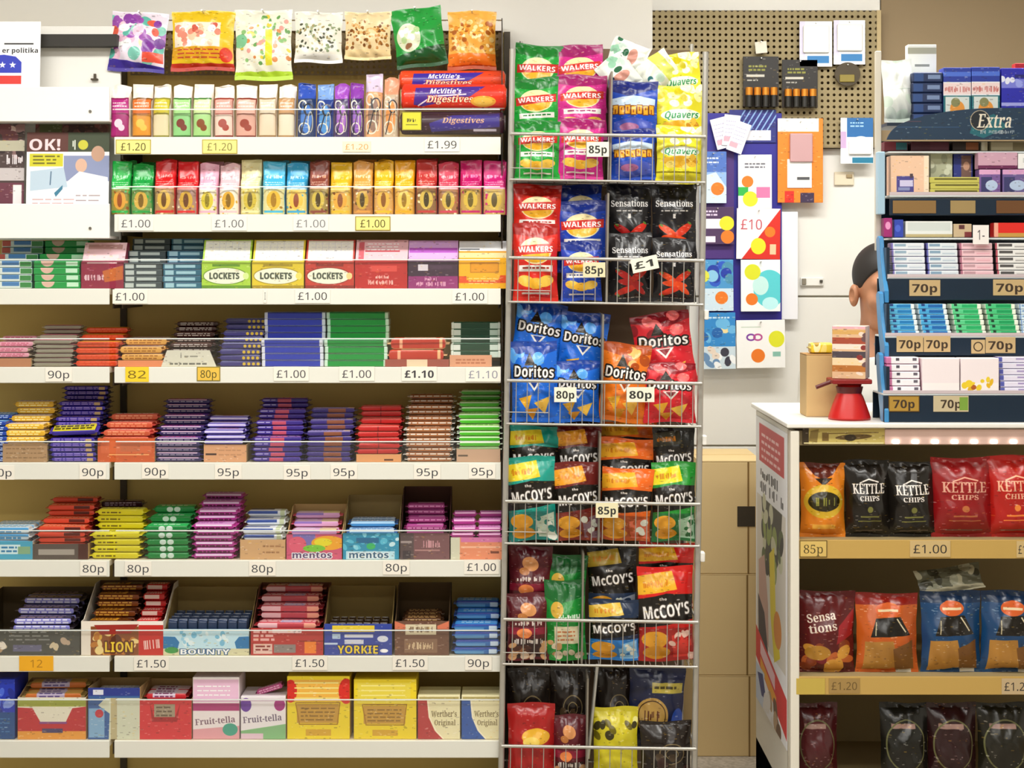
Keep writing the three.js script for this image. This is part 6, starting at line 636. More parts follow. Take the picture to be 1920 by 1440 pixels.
// ================================================================ chewing gum stand on the counter
const mNavy = plain(0x0d2438, 0.35), mBlue = plain(0x3f8cc4, 0.3), mPale = plain(0xdfe6e6, 0.4);
{
  const t = thing('gum_stand', 'navy and blue tiered chewing gum stand on the counter', 'display stand');
  const xe = 1985, tiers = [['d', 741, 792, 738, -0.012, 1656], ['c', 633, 667, 630, -0.08, 1660], ['b', 522, 563, 520, -0.145, 1664], ['a', 372, 404, 366, -0.21, 1668]];
  for (const [n, f0, f1, fl, z, xs] of tiers) {
    const s = part(t, 'tier_tray', bx(X(xs, z), X(xe, z), Y(fl + 3, z), Y(fl, z), z - 0.12, z), mPale);
    part(s, 'price_rail', rbx(X(xs, z), X(xe, z), Y(f1, z), Y(f0, z), z - 0.004, z + 0.004, 0.002), mNavy);
    part(s, 'tray_lip', bx(X(xs, z), X(xe, z), Y(fl, z), Y(fl - 6, z), z - 0.002, z + 0.001), plain(0xcfc0c4, 0.3));
    part(s, 'riser_panel', bx(X(xs, z), X(xe, z), Math.max(CT + 0.0005, Y(f1, z) - 0.03), Y(fl + 3, z), z - 0.125, z - 0.12), mNavy);
  }
  // curved blue cheeks
  for (const [y0, y1, z] of [[440, 566, -0.135], [546, 668, -0.075], [664, 792, -0.01]]) {
    const h = (y1 - y0) * k(z), s = new THREE.Shape(); s.moveTo(0, 0); s.lineTo(0.045, 0); s.quadraticCurveTo(0.085, h * 0.45, 0.1, h * 0.93); s.quadraticCurveTo(0.085, h * 1.02, 0.06, h * 0.95); s.quadraticCurveTo(0.045, h * 0.5, 0, h * 0.16); s.lineTo(0, 0);
    const q = new THREE.ExtrudeGeometry(s, { depth: 0.008, bevelEnabled: true, bevelSize: 0.0015, bevelThickness: 0.0015, bevelSegments: 1 }); q.rotateY(Math.PI / 2); q.translate(X(1659, z), Math.max(CT + 0.002, Y(y1, z)), z + 0.004); part(t, 'side_cheek', q, mBlue);
    part(t, 'side_gusset', bx(X(1664, z), X(1670, z), Math.max(CT + 0.001, Y(y1, z)), Y(y0 + 24, z), z - 0.09, z - 0.012), mNavy);
  }
  part(t, 'metal_post', rbx(X(1641, -0.24), X(1652, -0.24), Y(470, -0.24), Y(96, -0.24), -0.25, -0.235, 0.002), plain(0xd8d2c4, 0.35, { metalness: 0.3 }));
  part(t, 'post_sleeve', rbx(X(1646, -0.2), X(1660, -0.2), Y(402, -0.2), Y(284, -0.2), -0.23, -0.2, 0.003), plain(0xa8c8dc, 0.3));
  part(t, 'back_sheet', bx(X(1652, -0.33), X(xe, -0.33), CT, Y(265, -0.33), -0.336, -0.33), plain(0x1a2a38, 0.5));
  part(t, 'top_shelf', bx(X(1650, -0.3), X(xe, -0.3), Y(238, -0.25), Y(232, -0.25), -0.36, -0.215), mNavy);
  part(t, 'inner_shelf', bx(X(1656, -0.3), X(xe, -0.3), Y(287, -0.24), Y(284, -0.24), -0.33, -0.235), mPale);
  part(t, 'inner_shelf', bx(X(1656, -0.3), X(xe, -0.3), Y(449, -0.2), Y(446, -0.2), -0.33, -0.19), mPale);
  // arched header board
  const z = -0.205, s = new THREE.Shape(); const px = (x, y) => [X(x, z), Y(y, z)];
  s.moveTo(...px(1662, 262)); s.lineTo(...px(xe, 262)); s.lineTo(...px(xe, 202)); s.lineTo(...px(1850, 203)); s.quadraticCurveTo(...px(1740, 208), ...px(1690, 232)); s.quadraticCurveTo(...px(1668, 242), ...px(1662, 262));
  const a = A(323, 60, '#0f2a40', () => { B('#10304a'); P([[0.5, 0.45], [0.62, 0.2], [0.7, 0.6], [0.56, 0.95], [0.48, 0.8]], '#14606c'); R(0.1, 0.42, 0.1, 0.03, '#4a3a4c'); R(0.06, 0.6, 0.36, 0.02, '#2a5078'); O(0.54, 0.4, 0.055, 0.3, '#0a1520'); RG(0.54, 0.4, 0.055, 0.3, '#b8a890', 3); T('Extra', 0.62, 0.42, 0.2, '#e6dcc8', { it: 1, f: 'serif', h: 0.44 }); GL(0.64, 0.76, 0.2, 0.12, 12, '#a8b0b4'); });
  const q = paint(new THREE.ExtrudeGeometry(s, { depth: 0.006, bevelEnabled: false, curveSegments: 14 }), a, 'z'); q.translate(0, 0, z); part(t, 'header_board', q, M(a, 'card'));
  // tickets on the rails
  const gt = (px_, py, s_, zi, lab, o = {}) => ticket(px_, py, s_, { z: tiers[zi][4] + 0.0055, bg: '#c4a878', col: '#3a2a1a', w: 58, h: 30, b: 1, label: lab, ...o });
  gt(1734, 540, '70p', 2, 'brown 70p ticket below the white and blue gum packs'); gt(1893, 539, '70p', 2, 'brown 70p ticket below the pink gum packs', { w: 62 });
  gt(1706, 645, '70p', 1, 'brown 70p ticket below the first aqua gum pile', { w: 50 }); gt(1757, 645, '70p', 1, 'brown 70p ticket below the second aqua gum pile', { w: 50 }); gt(1876, 647, '70p', 1, 'brown 70p ticket below the mint green gum piles', { w: 56 });
  gt(1834, 650, '', 1, 'small round badge ticket between the 70p tickets', { w: 26, h: 26, extra: () => RG(0.5, 0.5, 0.3, 0.3, '#3a2a1a', 6) });
  gt(1695, 757, '70p', 0, 'gold framed 70p ticket below the white gum packs', { bg: '#b08a34', edge: '#6a4c14' }); gt(1783, 757, '70p', 0, 'pale 70p ticket with a green end below the flower card', { w: 66, bg: '#c8b894', extra: () => R(0.74, 0.1, 0.24, 0.8, '#7aa03a'), tw: 0.6 });
  for (const [x0, x1, c, lab] of [[1674, 1755, '#8a6a3c', 'kraft label strip below the peach carton'], [1782, 1829, '#a08858', 'short kraft label below the yellow white packs'], [1868, 1936, '#6a4420', 'dark brown label strip below the violet packs']]) ticket((x0 + x1) / 2, 388, '', { z: tiers[3][4] + 0.0055, bg: c, col: '#5a3a1c', w: x1 - x0, h: 24, tw: 0.5, label: lab });
  // gum piles
  const gum = (zi, x0, x1, yt_, n, c1, c2, deco, lab, lean = 0.0) => { const z = tiers[zi][4] - 0.008, y0 = Y(tiers[zi][3], z), h = (Y(yt_, z) - y0) / n, w = (x1 - x0) * k(z), a = A(x1 - x0, 24, c2, () => { B(c1); deco(); }), geo = slabG(w * 0.97, h * 0.94, 0.05, a); for (let i = 0; i < n; i++) { const o = one('gum_pack', geo, M(a), whichOne(lab, i, n, 0, 1), 'chewing gum', `pile of ${lab}`); o.position.set(X((x0 + x1) / 2, z) - lean * (i - n / 2), y0 + h * (i + 0.5), z - 0.03 - i * 0.004); o.rotation.y = jit(0.02); } };
  const st = (a, b, c) => () => { R(0, 0, 1, 0.5, '#f6f6f8'); R(0.1, 0.56, 0.34, 0.2, a); R(0, 0, 0.06, 1, b); R(0.5, 0.72, 0.4, 0.1, c); };
  gum(2, 1674, 1738, 455, 5, '#e6ecf2', '#7a70b8', st('#9ab4c8', '#8a80c8', '#c8d4e0'), 'white and blue gum pack on the upper tier beside the blue cheek'); gum(2, 1740, 1800, 455, 5, '#e2eaf0', '#6a64a8', st('#8aa8c0', '#6a70b8', '#c0d0dc'), 'white and blue gum pack on the upper tier beside the pink packs'); gum(2, 1802, 1866, 455, 5, '#f0c8d0', '#c890a0', st('#c8a0a8', '#b06a80', '#e8b0bc'), 'pink and white gum pack on the upper tier'); gum(2, 1869, 1945, 455, 5, '#ecebe8', '#3a3838', st('#5a5858', '#c05a6a', '#b0aeac'), 'white and black gum pack on the upper tier');
  gum(1, 1668, 1722, 570, 6, '#58b4e0', '#dfeef4', () => { R(0, 0, 1, 0.5, '#a8dcf0'); R(0.12, 0.2, 0.12, 0.5, '#1c3a78'); R(0.36, 0.55, 0.5, 0.3, '#2a80c0'); R(0.86, 0, 0.14, 1, '#e8f2f4'); }, 'aqua blue gum pack in the first leaning pile', 0.0016); gum(1, 1727, 1782, 570, 6, '#4aa8dc', '#dfeef4', () => { R(0, 0, 1, 0.5, '#9cd4ee'); R(0.12, 0.2, 0.12, 0.5, '#1c3a78'); R(0.36, 0.55, 0.5, 0.3, '#2468b0'); R(0.86, 0, 0.14, 1, '#e8f2f4'); }, 'aqua blue gum pack in the second leaning pile', 0.0016); gum(1, 1790, 1848, 570, 6, '#5cd090', '#e6f2e0', () => { R(0, 0, 1, 0.5, '#a0e8b8'); R(0.1, 0.2, 0.1, 0.5, '#14402c'); R(0.36, 0.55, 0.5, 0.3, '#2ab06a'); R(0.86, 0, 0.14, 1, '#eef6e4'); }, 'mint green gum pack in the first leaning pile', 0.0016); gum(1, 1854, 1912, 570, 6, '#4cc884', '#e6f2e0', () => { R(0, 0, 1, 0.5, '#90e4b0'); R(0.1, 0.2, 0.1, 0.5, '#14402c'); R(0.36, 0.55, 0.5, 0.3, '#1fa060'); R(0.86, 0, 0.14, 1, '#eef6e4'); }, 'mint green gum pack in the second leaning pile', 0.0016); gum(1, 1916, 1965, 570, 6, '#d8ecf4', '#dfeef4', st('#88a8d0', '#6a90c8', '#c8dce8'), 'pale blue gum pack beside the mint green piles');
  gum(0, 1664, 1728, 670, 5, '#f4f2f6', '#c85a90', () => { R(0, 0, 0.16, 1, '#d07aa8'); R(0.3, 0.56, 0.1, 0.2, '#55505c'); R(0.8, 0.56, 0.12, 0.2, '#6a6470'); }, 'white gum pack with a pink end on the lowest tier'); gum(0, 1876, 1945, 670, 6, '#e8e4f4', '#8a84c0', () => { R(0, 0.5, 0.12, 0.4, '#5a60b0'); R(0.5, 0.6, 0.4, 0.14, '#a89ac8'); }, 'lilac white gum pack on the lowest tier');
  for (const [x0, x1, yel, lab] of [[1729, 1800, 0, 'blank pale pink card standing on the lowest gum tier'], [1801, 1874, 1, 'white card with a yellow flower on the lowest gum tier']]) { const z2 = tiers[0][4] - 0.01, a2 = A(x1 - x0, 66, '#efe2e4', () => { B('#f6eaec'); R(0, 0.7, 1, 0.3, '#faf4f2'); if (yel) { SP(9, ['#f0d02a', '#e8b81c', '#f6e478'], 0.08, 0.6, 0.9, 0.9, 0.07); O(0.34, 0.82, 0.07, 0.07, '#b05a1c'); O(0.22, 0.72, 0.1, 0.1, '#f2d22c'); } }), w = (x1 - x0) * k(z2), h = 66 * k(z2), o = one('gum_carton', boxG(w * 0.98, h, 0.05, a2), M(a2, 'card'), lab, 'gum carton'); o.position.set(X((x0 + x1) / 2, z2), Y(tiers[0][3], z2) + h / 2 + 0.0003, z2 - 0.026); }
  // cartons on the top tiers
  const up = (x0, x1, y0, yb, z2, d, a2, name, lab, cat = 'carton') => { const w = (x1 - x0) * k(z2), b = Y(yb, z2), h = Y(y0, z2) - b, o = one(name, boxG(w, h, d, a2), M(a2, 'card'), lab, cat, 'cartons on the gum stand'); o.position.set(X((x0 + x1) / 2, z2), b + h / 2 + 0.0004, z2 - d / 2); return o; };
  const za = -0.218, fa = tiers[3][3];
  up(1670, 1742, 292, fa, za, 0.05, A(74, 74, '#e8bca0', () => { B('#f0c8a8'); R(0.16, 0.52, 0.44, 0.4, '#4a4490'); R(0.24, 0.62, 0.34, 0.16, '#d0ccec'); R(0.2, 0.8, 0.3, 0.08, '#8a94c0'); R(0.86, 0, 0.14, 1, '#f8e4c8'); R(0.5, 0.46, 0.08, 0.1, '#4a3a44'); }), 'small_carton', 'peach carton with an indigo label on the gum stand');
  { const a2 = A(96, 24, '#c8c468', () => { B('#c8c25a'); R(0, 0, 1, 0.5, '#eef0c0'); R(0.1, 0.6, 0.84, 0.12, '#5a5418'); }); stack(0, 1744, 1838, 330, 330, a2, 'small_carton', 'pale yellow flat carton in a low pile on the gum stand', 'carton', { base: Y(fa, za), z0: za, bh: 0.0155, cols: 1, bd: 0.05, slab: 1, fin: 'card' }); }
  { const a2 = A(40, 70, '#b8bca0', () => { B('#bcc0a4'); SP(9, ['#8a9080', '#d8dcc4', '#a0a48c'], 0, 0, 1, 1, 0.16); }); up(1745, 1786, 288, fa, -0.275, 0.03, a2, 'small_carton', 'sage grey carton behind the pale yellow pile'); }
  up(1788, 1824, 284, fa, -0.275, 0.03, A(36, 70, '#24307c', () => { B('#2a3688'); R(0.4, 0.1, 0.5, 0.5, '#7a5a50'); O(0.66, 0.34, 0.16, 0.1, '#c89a80'); }), 'small_carton', 'dark blue card with a small portrait on the gum stand');
  up(1836, 1876, 318, fa, za, 0.04, A(40, 48, '#6a4a8c', () => { B('#7a5a9c'); R(0, 0, 1, 0.2, '#e0a8d0'); R(0.1, 0.3, 0.5, 0.6, '#38386c'); O(0.58, 0.62, 0.28, 0.2, '#b8cce8'); }), 'small_carton', 'first violet carton with a pale oval on the gum stand'); up(1880, 1930, 318, fa, za, 0.04, A(50, 48, '#6a4a8c', () => { B('#6a5a94'); R(0, 0, 1, 0.2, '#d8a0cc'); R(0.06, 0.3, 0.4, 0.6, '#38386c'); O(0.56, 0.62, 0.3, 0.2, '#b8cce8'); }), 'small_carton', 'wider violet carton with a pale oval on the gum stand');
  up(1834, 1908, 286, 317, za - 0.005, 0.035, A(74, 30, '#c89ab0', () => { B('#d0a4b8'); R(0, 0.78, 1, 0.22, '#6a2050'); }), 'small_carton', 'dusty pink lid carton lying on the violet cartons'); up(1909, 1940, 288, 317, za - 0.005, 0.03, A(30, 30, '#f0f0ee', () => { B('#f4f4f2'); R(0.3, 0.3, 0.4, 0.3, '#d0d4d0'); }), 'small_carton', 'tiny white carton beside the dusty pink lid');
  const zi2 = -0.25; for (const [x0, x1, c, c2, lab] of [[1658, 1702, '#6a1c28', '#1c5a60', 'maroon and teal box end in the slot under the header'], [1708, 1780, '#4a1424', '#5a2030', 'long maroon box in the slot under the header'], [1786, 1836, '#2a1a10', '#8a4a1c', 'dark brown box in the slot under the header'], [1840, 1852, '#d8d0b4', '#c8bc98', 'narrow cream box in the slot under the header'], [1858, 1940, '#c0b490', '#8a7c58', 'long cream box in the slot under the header']]) up(x0, x1, 266, 283, zi2, 0.05, A(x1 - x0, 18, c, () => { B(c); R(0.5, 0.1, 0.46, 0.8, c2); }), 'slot_box', lab, 'box');
  const zm = -0.2; up(1657, 1673, 409, 445, zm, 0.03, A(16, 36, '#8a1c60', () => { B('#a02470'); O(0.5, 0.4, 0.3, 0.2, '#e89ac8'); }), 'small_packet', 'magenta packet beside the blue one on the middle ledge', 'packet'); up(1677, 1694, 412, 445, zm, 0.03, A(16, 34, '#2438a0', () => { B('#2c44b0'); O(0.4, 0.5, 0.3, 0.2, '#4a64d0'); }), 'small_packet', 'blue packet beside the magenta one on the middle ledge', 'packet');
  up(1698, 1786, 415, 445, zm, 0.04, A(88, 30, '#e4e8e4', () => { B('#e8ece8'); R(0.05, 0.1, 0.9, 0.5, '#d4dcd8'); R(0, 0.8, 1, 0.2, '#c0b080'); }), 'small_carton', 'long off-white carton on the middle ledge'); up(1788, 1822, 420, 445, zm, 0.04, A(34, 26, '#c8b08c', () => { B('#cbb490'); R(0.6, 0.6, 0.4, 0.4, '#7a2c30'); R(0.3, 0.1, 0.3, 0.3, '#5a2a2c'); }), 'small_carton', 'tan carton between the off-white and red ones'); up(1864, 1945, 418, 445, zm, 0.04, A(80, 28, '#c01c18', () => { B('#e02418'); R(0, 0.7, 1, 0.3, '#c89a48'); R(0, 0, 0.1, 1, '#f0a890'); }), 'small_carton', 'bright red carton on the middle ledge');
  ticket(1839, 440, '1-', { z: -0.15, bg: '#f2ece8', col: '#4a4448', w: 30, h: 36, tw: 0.5, label: 'small white price flag between the tan and red cartons' });
  // boxes above the header
  const zt = -0.245, fb = 232;
  { const a2 = A(60, 110, '#dfe6e0', () => { B('#e6ece8'); SP(10, ['#f6faf8', '#cfdcd4', '#d8e8dc'], 0, 0, 1, 1, 0.2); LN([[0.1, 0.5], [0.9, 0.48]], '#b8c8c0', 2); }); const o = bag('plastic_bag', 1655, 112, 1712, 230, zt - 0.03, a2, { d: 0.06, rot: 3 }, 'crumpled white plastic bag beside the navy boxes'); o.userData.category = 'plastic bag'; }
  stack(0, 1710, 1768, 130, 130, A(58, 24, '#16264a', () => { B('#1a2e58'); R(0.4, 0.1, 0.5, 0.2, '#a8b8d0'); R(0.06, 0.56, 0.3, 0.36, '#2a4c88'); R(0.5, 0.62, 0.4, 0.2, '#7a90b8'); }), 'medicine_box', 'navy medicine box in a pile above the header', 'medicine box', { base: Y(232, -0.25), z0: zt, bh: 0.0265, cols: 1, bd: 0.06, slab: 1, fin: 'card' });
  up(1702, 1756, 84, fb, -0.315, 0.03, A(54, 148, '#e8ebe4', () => { B('#eef0e8'); R(0.25, 0.25, 0.5, 0.03, '#8a8e88'); R(0, 0.04, 1, 0.08, '#a8a894'); }), 'tall_white_box', 'tall white box behind the navy medicine boxes', 'box');
  const pan = () => A(54, 104, '#1c2f98', () => { B('#eef0f6'); R(0, 0, 1, 0.26, '#2038a0'); R(0, 0.08, 1, 0.08, '#4a70d8'); R(0, 0.28, 1, 0.2, '#f2dcdc'); GL(0.5, 0.39, 0.9, 0.1, 9, '#c86a66'); R(0, 0.5, 1, 0.5, '#20707c'); R(0.08, 0.52, 0.84, 0.4, '#dce4e0'); O(0.5, 0.74, 0.26, 0.15, '#eb9a3a'); O(0.44, 0.62, 0.16, 0.08, '#8a8a5a'); R(0.08, 0.9, 0.84, 0.05, '#f2e8d8'); });
  up(1769, 1821, 127, fb, zt, 0.05, pan(), 'medicine_carton', 'painkiller carton with an orange picture beside the navy boxes', 'medicine box'); up(1822, 1875, 126, fb, zt, 0.05, pan(), 'medicine_carton', 'painkiller carton with an orange picture beside the royal blue carton', 'medicine box');
  up(1878, 1962, 128, fb, zt, 0.05, A(84, 104, '#1c1ca0', () => { B('#2224b0'); R(0, 0.2, 0.5, 0.16, '#7a80e0'); SP(6, ['#e8ecff', '#9aa4f0'], 0, 0.2, 0.45, 0.36, 0.06); R(0, 0.62, 1, 0.06, '#a8acf0'); R(0, 0.84, 1, 0.06, '#b0b4f4'); R(0.3, 0.12, 0.7, 0.06, '#1a1a70'); }), 'medicine_carton', 'royal blue medicine carton above the header', 'medicine box'); up(1903, 1965, 119, fb, -0.3, 0.03, A(62, 110, '#a81018', () => B('#c0141c')), 'medicine_carton', 'plain crimson carton behind the royal blue one', 'medicine box');
}

// ================================================================ things on the counter beside the gum stand
{
  const z = -0.16; { const t = thing('cardboard_carton', 'plain kraft carton standing on the counter beside the red stand', 'cardboard box'); const x0 = X(1512, z), x1 = X(1574, z), h = Y(666, z) - CT; part(t, 'carton', rbx(x0, x1, CT + 0.0004, CT + h, z - 0.1, z, 0.002), mKraftPale); part(t, 'top_flap', bx(x0, x1, CT + h, CT + h + 0.002, z - 0.05, z), mKraft); part(t, 'top_flap', bx(x0, x1, CT + h, CT + h + 0.002, z - 0.1, z - 0.052), mKraft); }
  { const a = A(46, 20, '#e0c02c', () => { B('#ecd23c'); SP(6, ['#f6e680', '#b8901c', '#fff6c0'], 0, 0, 1, 1, 0.12); }); const z2 = -0.21, q = one('yellow_packet', barG(46 * k(z2), 20 * k(z2), 0.05, a), M(a), 'yellow packet lying on the kraft carton', 'packet'); q.position.set(X(1538, z2), Y(666, -0.16) + 0.003 + 10 * k(z2), z2); }
  const zr = -0.06, t = thing('red_stand', 'red plastic stand with a flared foot holding a striped carton', 'stand'), cx = X(1597, zr), mr = plain(0xc41f1c, 0.35), md = plain(0x5a1010, 0.4);
  const H = Y(711, zr) - CT; const prof = [[0.0, 0], [0.052, 0], [0.052, 0.006], [0.044, H * 0.3], [0.034, H * 0.56], [0.026, H * 0.7], [0.03, H * 0.86], [0.0, H * 0.86]].map((p) => new THREE.Vector2(...p)); const lathe = new THREE.LatheGeometry(prof, 28); part(t, 'flared_foot', lathe, mr); part(t, 'neck_collar', new THREE.CylinderGeometry(0.034, 0.03, H * 0.16, 20).translate(0, H * 0.72, 0), md); part(t, 'platform', rbx(-0.05, 0.048, H - 0.012, H, -0.045, 0.045, 0.003), plain(0x8a1a1a, 0.4)); part(t, 'side_arm', rod([-0.048, H - 0.008, 0.01], [-0.085, H - 0.022, 0.01], 0.005, 8), md); t.position.set(cx, CT + 0.0004, zr - 0.03);
  const a = A(52, 100, '#e8c8b8', () => { B('#e0b890'); R(0, 0, 1, 0.06, '#e8b0b8'); R(0, 0.22, 1, 0.12, '#a84a30'); R(0, 0.34, 1, 0.1, '#f0e0d0'); R(0, 0.48, 1, 0.12, '#4a4048'); R(0, 0.6, 1, 0.14, '#ecd2a8'); R(0, 0.74, 1, 0.12, '#b8702c'); R(0, 0.08, 1, 0.08, '#d8a860'); SP(10, ['#8a2c28', '#f0d8c8', '#6a4a4c'], 0.8, 0.1, 1, 0.95, 0.08); });
  const w = 62 * k(zr), h = Y(612, zr) - (CT + H), o = one('striped_carton', boxG(w, h, 0.07, a), M(a, 'card'), 'cream and brown striped carton standing on the red stand', 'carton'); o.position.set(X(1600, zr), CT + H + h / 2 + 0.0008, zr - 0.03); o.rotation.y = -0.35;
}

// ================================================================ shopkeeper behind the counter
{
  const V = (x, y, z) => new THREE.Vector3(x, y, z), smin = (a, b, q) => { const h = Math.max(q - Math.abs(a - b), 0) / q; return Math.min(a, b) - h * h * q * 0.25; };
  const cap = (p, a, b, r0, r1) => { const bx_ = b.x - a.x, by = b.y - a.y, bz = b.z - a.z, px = p.x - a.x, py = p.y - a.y, pz = p.z - a.z, t = Math.min(1, Math.max(0, (px * bx_ + py * by + pz * bz) / (bx_ * bx_ + by * by + bz * bz))); return Math.hypot(px - bx_ * t, py - by * t, pz - bz * t) - (r0 + (r1 - r0) * t); };
  const ell = (p, c, r) => { const x = (p.x - c.x) / r.x, y = (p.y - c.y) / r.y, z = (p.z - c.z) / r.z, l = Math.hypot(x, y, z), g2 = Math.hypot(x / r.x, y / r.y, z / r.z) || 1; return l * (l - 1) / g2; };
  function field(fn, c, size, res) { const mc = new MarchingCubes(res, plain(0xffffff), false, false, 400000); mc.isolation = 0; const half = res / 2, p = V(0, 0, 0); for (let z = 0; z < res; z++) for (let y = 0; y < res; y++) for (let x = 0; x < res; x++) { p.set(c.x + (x - half) / half * size / 2, c.y + (y - half) / half * size / 2, c.z + (z - half) / half * size / 2); mc.field[x + y * res + z * res * res] = -fn(p); } mc.update(); const n = mc.count, pos = mc.positionArray.slice(0, n * 3); let q = new THREE.BufferGeometry(); q.setAttribute('position', new THREE.BufferAttribute(pos, 3)); q.scale(size / 2, size / 2, size / 2); q.translate(c.x, c.y, c.z); q = mergeVertices(q, 1e-4); q.computeVertexNormals(); return q; }
  // head space: centre of the skull at the origin, face towards +z
  const headD = (p) => {
    let d = ell(p, V(0, 0.03, -0.012), V(0.077, 0.088, 0.098)); d = smin(d, ell(p, V(0, -0.04, 0.02), V(0.062, 0.083, 0.068)), 0.04); d = smin(d, cap(p, V(-0.03, -0.1, 0.045), V(0.03, -0.1, 0.045), 0.02, 0.02), 0.03);
    d = smin(d, cap(p, V(0, -0.005, 0.086), V(0, -0.045, 0.104), 0.008, 0.014), 0.014); d = smin(d, cap(p, V(-0.012, -0.05, 0.09), V(0.012, -0.05, 0.09), 0.009, 0.009), 0.01); d = smin(d, cap(p, V(-0.045, 0.018, 0.072), V(0.045, 0.018, 0.072), 0.011, 0.011), 0.02);
    for (const s of [-1, 1]) { d = Math.max(d, -(Math.hypot(p.x - s * 0.031, p.y + 0.002, p.z - 0.092) - 0.014)); d = smin(d, ell(p, V(s * 0.047, -0.035, 0.058), V(0.02, 0.022, 0.02)), 0.02); const e = Math.max(ell(p, V(s * 0.086, -0.024, -0.012), V(0.013, 0.033, 0.022)), -ell(p, V(s * 0.098, -0.022, -0.004), V(0.009, 0.02, 0.012))); d = smin(d, e, 0.008); }
    d = smin(d, cap(p, V(-0.02, -0.076, 0.08), V(0.02, -0.076, 0.08), 0.0075, 0.0075), 0.008); d = smin(d, cap(p, V(-0.016, -0.087, 0.079), V(0.016, -0.087, 0.079), 0.008, 0.008), 0.008);
    return smin(d, cap(p, V(0, -0.07, -0.02), V(0, -0.2, -0.035), 0.055, 0.06), 0.03);
  };
  const hairD = (p) => { const d = ell(p, V(0, 0.036, -0.016), V(0.0835, 0.094, 0.104)); return Math.max(d, p.z - (0.016 + Math.max(0, p.y) * 0.85), -0.05 - p.y - Math.max(0, -p.z - 0.02) * 0.4); };
  const HZp = -0.82, hc = V(X(1657, HZp), Y(456, HZp) - 0.128, HZp);
  const feet = 0, sh = hc.y - 0.25, hip = sh - 0.44;
  const t = thing('person', 'person with short dark hair and a white collared shirt behind the gum stand', 'person');
  t.position.set(hc.x, 0, hc.z);
  const J = { neck: V(0, sh + 0.06, -0.03), chest: V(0, sh - 0.12, -0.03), waist: V(0, hip + 0.1, -0.02), hip: V(0, hip, -0.02) };
  const limb = {}; for (const s of [-1, 1]) limb[s] = { sh: V(s * 0.165, sh - 0.02, -0.03), el: V(s * 0.235, sh - 0.28, -0.03), wr: V(s * 0.235, sh - 0.52, 0.05), hp: V(s * 0.085, hip - 0.02, -0.02), kn: V(s * 0.095, hip * 0.5, 0), an: V(s * 0.1, 0.075, -0.03), toe: V(s * 0.115, 0.035, 0.12) };
  const bodyD = (p) => { let d = cap(p, V(0, hc.y - 0.1, -0.02), J.neck, 0.055, 0.065); d = smin(d, ell(p, J.chest, V(0.175, 0.2, 0.115)), 0.06); d = smin(d, ell(p, J.waist, V(0.15, 0.2, 0.105)), 0.08); d = smin(d, ell(p, J.hip, V(0.165, 0.13, 0.115)), 0.06); for (const s of [-1, 1]) { const l = limb[s]; d = smin(d, cap(p, V(s * 0.05, sh + 0.03, -0.03), l.sh, 0.055, 0.062), 0.06); d = smin(d, cap(p, l.sh, l.el, 0.056, 0.042), 0.03); d = smin(d, cap(p, l.el, l.wr, 0.042, 0.028), 0.02); d = smin(d, cap(p, l.hp, l.kn, 0.088, 0.058), 0.03); d = smin(d, cap(p, l.kn, l.an, 0.058, 0.038), 0.03); d = smin(d, cap(p, l.an, l.toe, 0.042, 0.03), 0.03); } return d; };
  const skin = plain(0xbd8462, 0.5), hair = plain(0x1a1412, 0.55), shirt = plain(0xeceae4, 0.8), trousers = plain(0x2a2e3a, 0.85);
  const bodyG = field(bodyD, V(0, hc.y / 2, 0.03), hc.y + 0.1, 120);
  const handD = (s) => (p0) => { const w = limb[s].wr, p = V(p0.x, w.y + p0.z - w.z, w.z + w.y - p0.y); let d = cap(p, w, V(w.x - s * 0.01, w.y - 0.012, w.z + 0.07), 0.026, 0.024); d = smin(d, cap(p, V(w.x - s * 0.03, w.y - 0.01, w.z + 0.05), V(w.x + s * 0.012, w.y - 0.014, w.z + 0.075), 0.018, 0.017), 0.02); const L4 = [0.07, 0.082, 0.076, 0.058]; for (let i = 0; i < 4; i++) { const bx0 = w.x - s * (0.034 - i * 0.02), mid = V(bx0 - s * 0.002, w.y - 0.016, w.z + 0.085 + L4[i] * 0.55), tip = V(bx0 - s * 0.002, w.y - 0.034, w.z + 0.085 + L4[i]); d = Math.min(d, smin(cap(p, V(bx0, w.y - 0.012, w.z + 0.07), mid, 0.0095, 0.0085), cap(p, mid, tip, 0.0085, 0.0075), 0.004)); } const th = V(w.x - s * 0.05, w.y - 0.02, w.z + 0.055); return smin(d, smin(cap(p, V(w.x - s * 0.02, w.y - 0.01, w.z + 0.02), th, 0.014, 0.011), cap(p, th, V(w.x - s * 0.058, w.y - 0.028, w.z + 0.09), 0.011, 0.009), 0.006), 0.008); };
  const headG = field(headD, V(0, -0.03, 0), 0.36, 104); const Mh = new THREE.Matrix4().makeRotationFromEuler(new THREE.Euler(0.1, 0.16, 0)).setPosition(0, hc.y, 0); headG.applyMatrix4(Mh);
  const hands = [-1, 1].map((s) => field(handD(s), V(limb[s].wr.x - s * 0.01, limb[s].wr.y - 0.08, limb[s].wr.z), 0.24, 64));
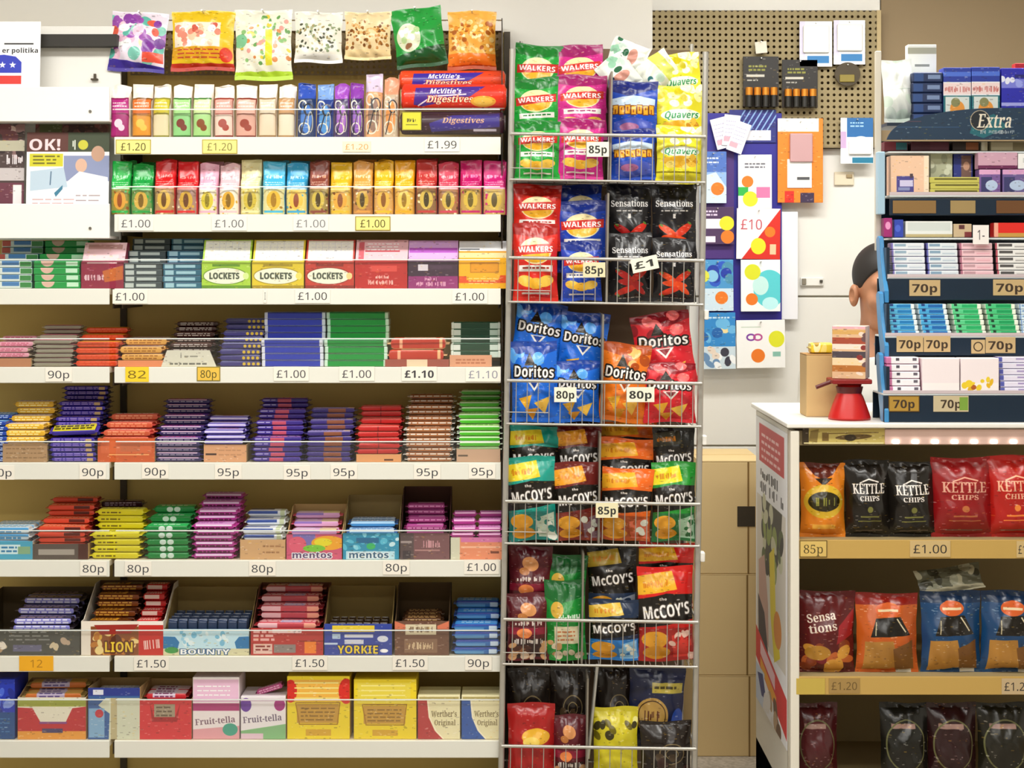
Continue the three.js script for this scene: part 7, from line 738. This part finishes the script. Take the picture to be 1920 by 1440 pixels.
  part(t, 'body', merge([bodyG, headG, ...hands]), skin);
  const hg = field(hairD, V(0, 0.02, -0.01), 0.28, 80); hg.applyMatrix4(Mh); part(t, 'hair', hg, hair);
  for (const s of [-1, 1]) { const e = part(t, 'eye', new THREE.SphereGeometry(0.0125, 14, 10).translate(s * 0.031, -0.002, 0.077).applyMatrix4(Mh), plain(0xe8e2da, 0.25)); part(e, 'iris', new THREE.SphereGeometry(0.0065, 10, 8).translate(s * 0.031, -0.004, 0.0842).applyMatrix4(Mh), plain(0x1c120c, 0.2)); part(t, 'eyebrow', new THREE.CapsuleGeometry(0.0035, 0.03, 4, 8).rotateZ(Math.PI / 2 + s * 0.12).translate(s * 0.033, 0.022, 0.083).applyMatrix4(Mh), hair); }
  part(t, 'shirt', field((p) => Math.max(bodyD(p) - 0.011, p.y - (sh + 0.055 - Math.abs(p.x) * 0.15), hip + 0.02 - p.y, p.z - (0.12 + (p.y > sh - 0.33 ? 0 : 0))), V(0, sh - 0.18, 0), 0.68, 100), shirt);
  part(t, 'collar', field((p) => { const r = Math.hypot(p.x, p.z + 0.03), d = Math.abs(r - (0.07 + (sh + 0.085 - p.y) * 0.35)) - 0.005; return Math.max(d, Math.abs(p.y - (sh + 0.06)) - 0.026 - p.z * 0.12); }, V(0, sh + 0.06, -0.02), 0.26, 70), plain(0x8a8680, 0.8), 'grey collar');
  part(t, 'trousers', field((p) => Math.max(bodyD(p) - 0.012, p.y - hip - 0.06, 0.08 - p.y), V(0, hip / 2 + 0.05, 0), hip + 0.2, 90), trousers);
  for (const s of [-1, 1]) part(t, 'shoe', field((p) => Math.max(smin(cap(p, limb[s].an, limb[s].toe, 0.052, 0.042), cap(p, V(limb[s].an.x, 0.04, -0.05), limb[s].toe, 0.042, 0.04), 0.03), 0.001 - p.y, p.y - 0.11), V(limb[s].an.x, 0.06, 0.04), 0.34, 50), plain(0x151312, 0.4));
}
scene.traverse((m) => { if (m.isMesh) { m.castShadow = true; m.receiveShadow = true; } });
renderer.render(scene, camera);
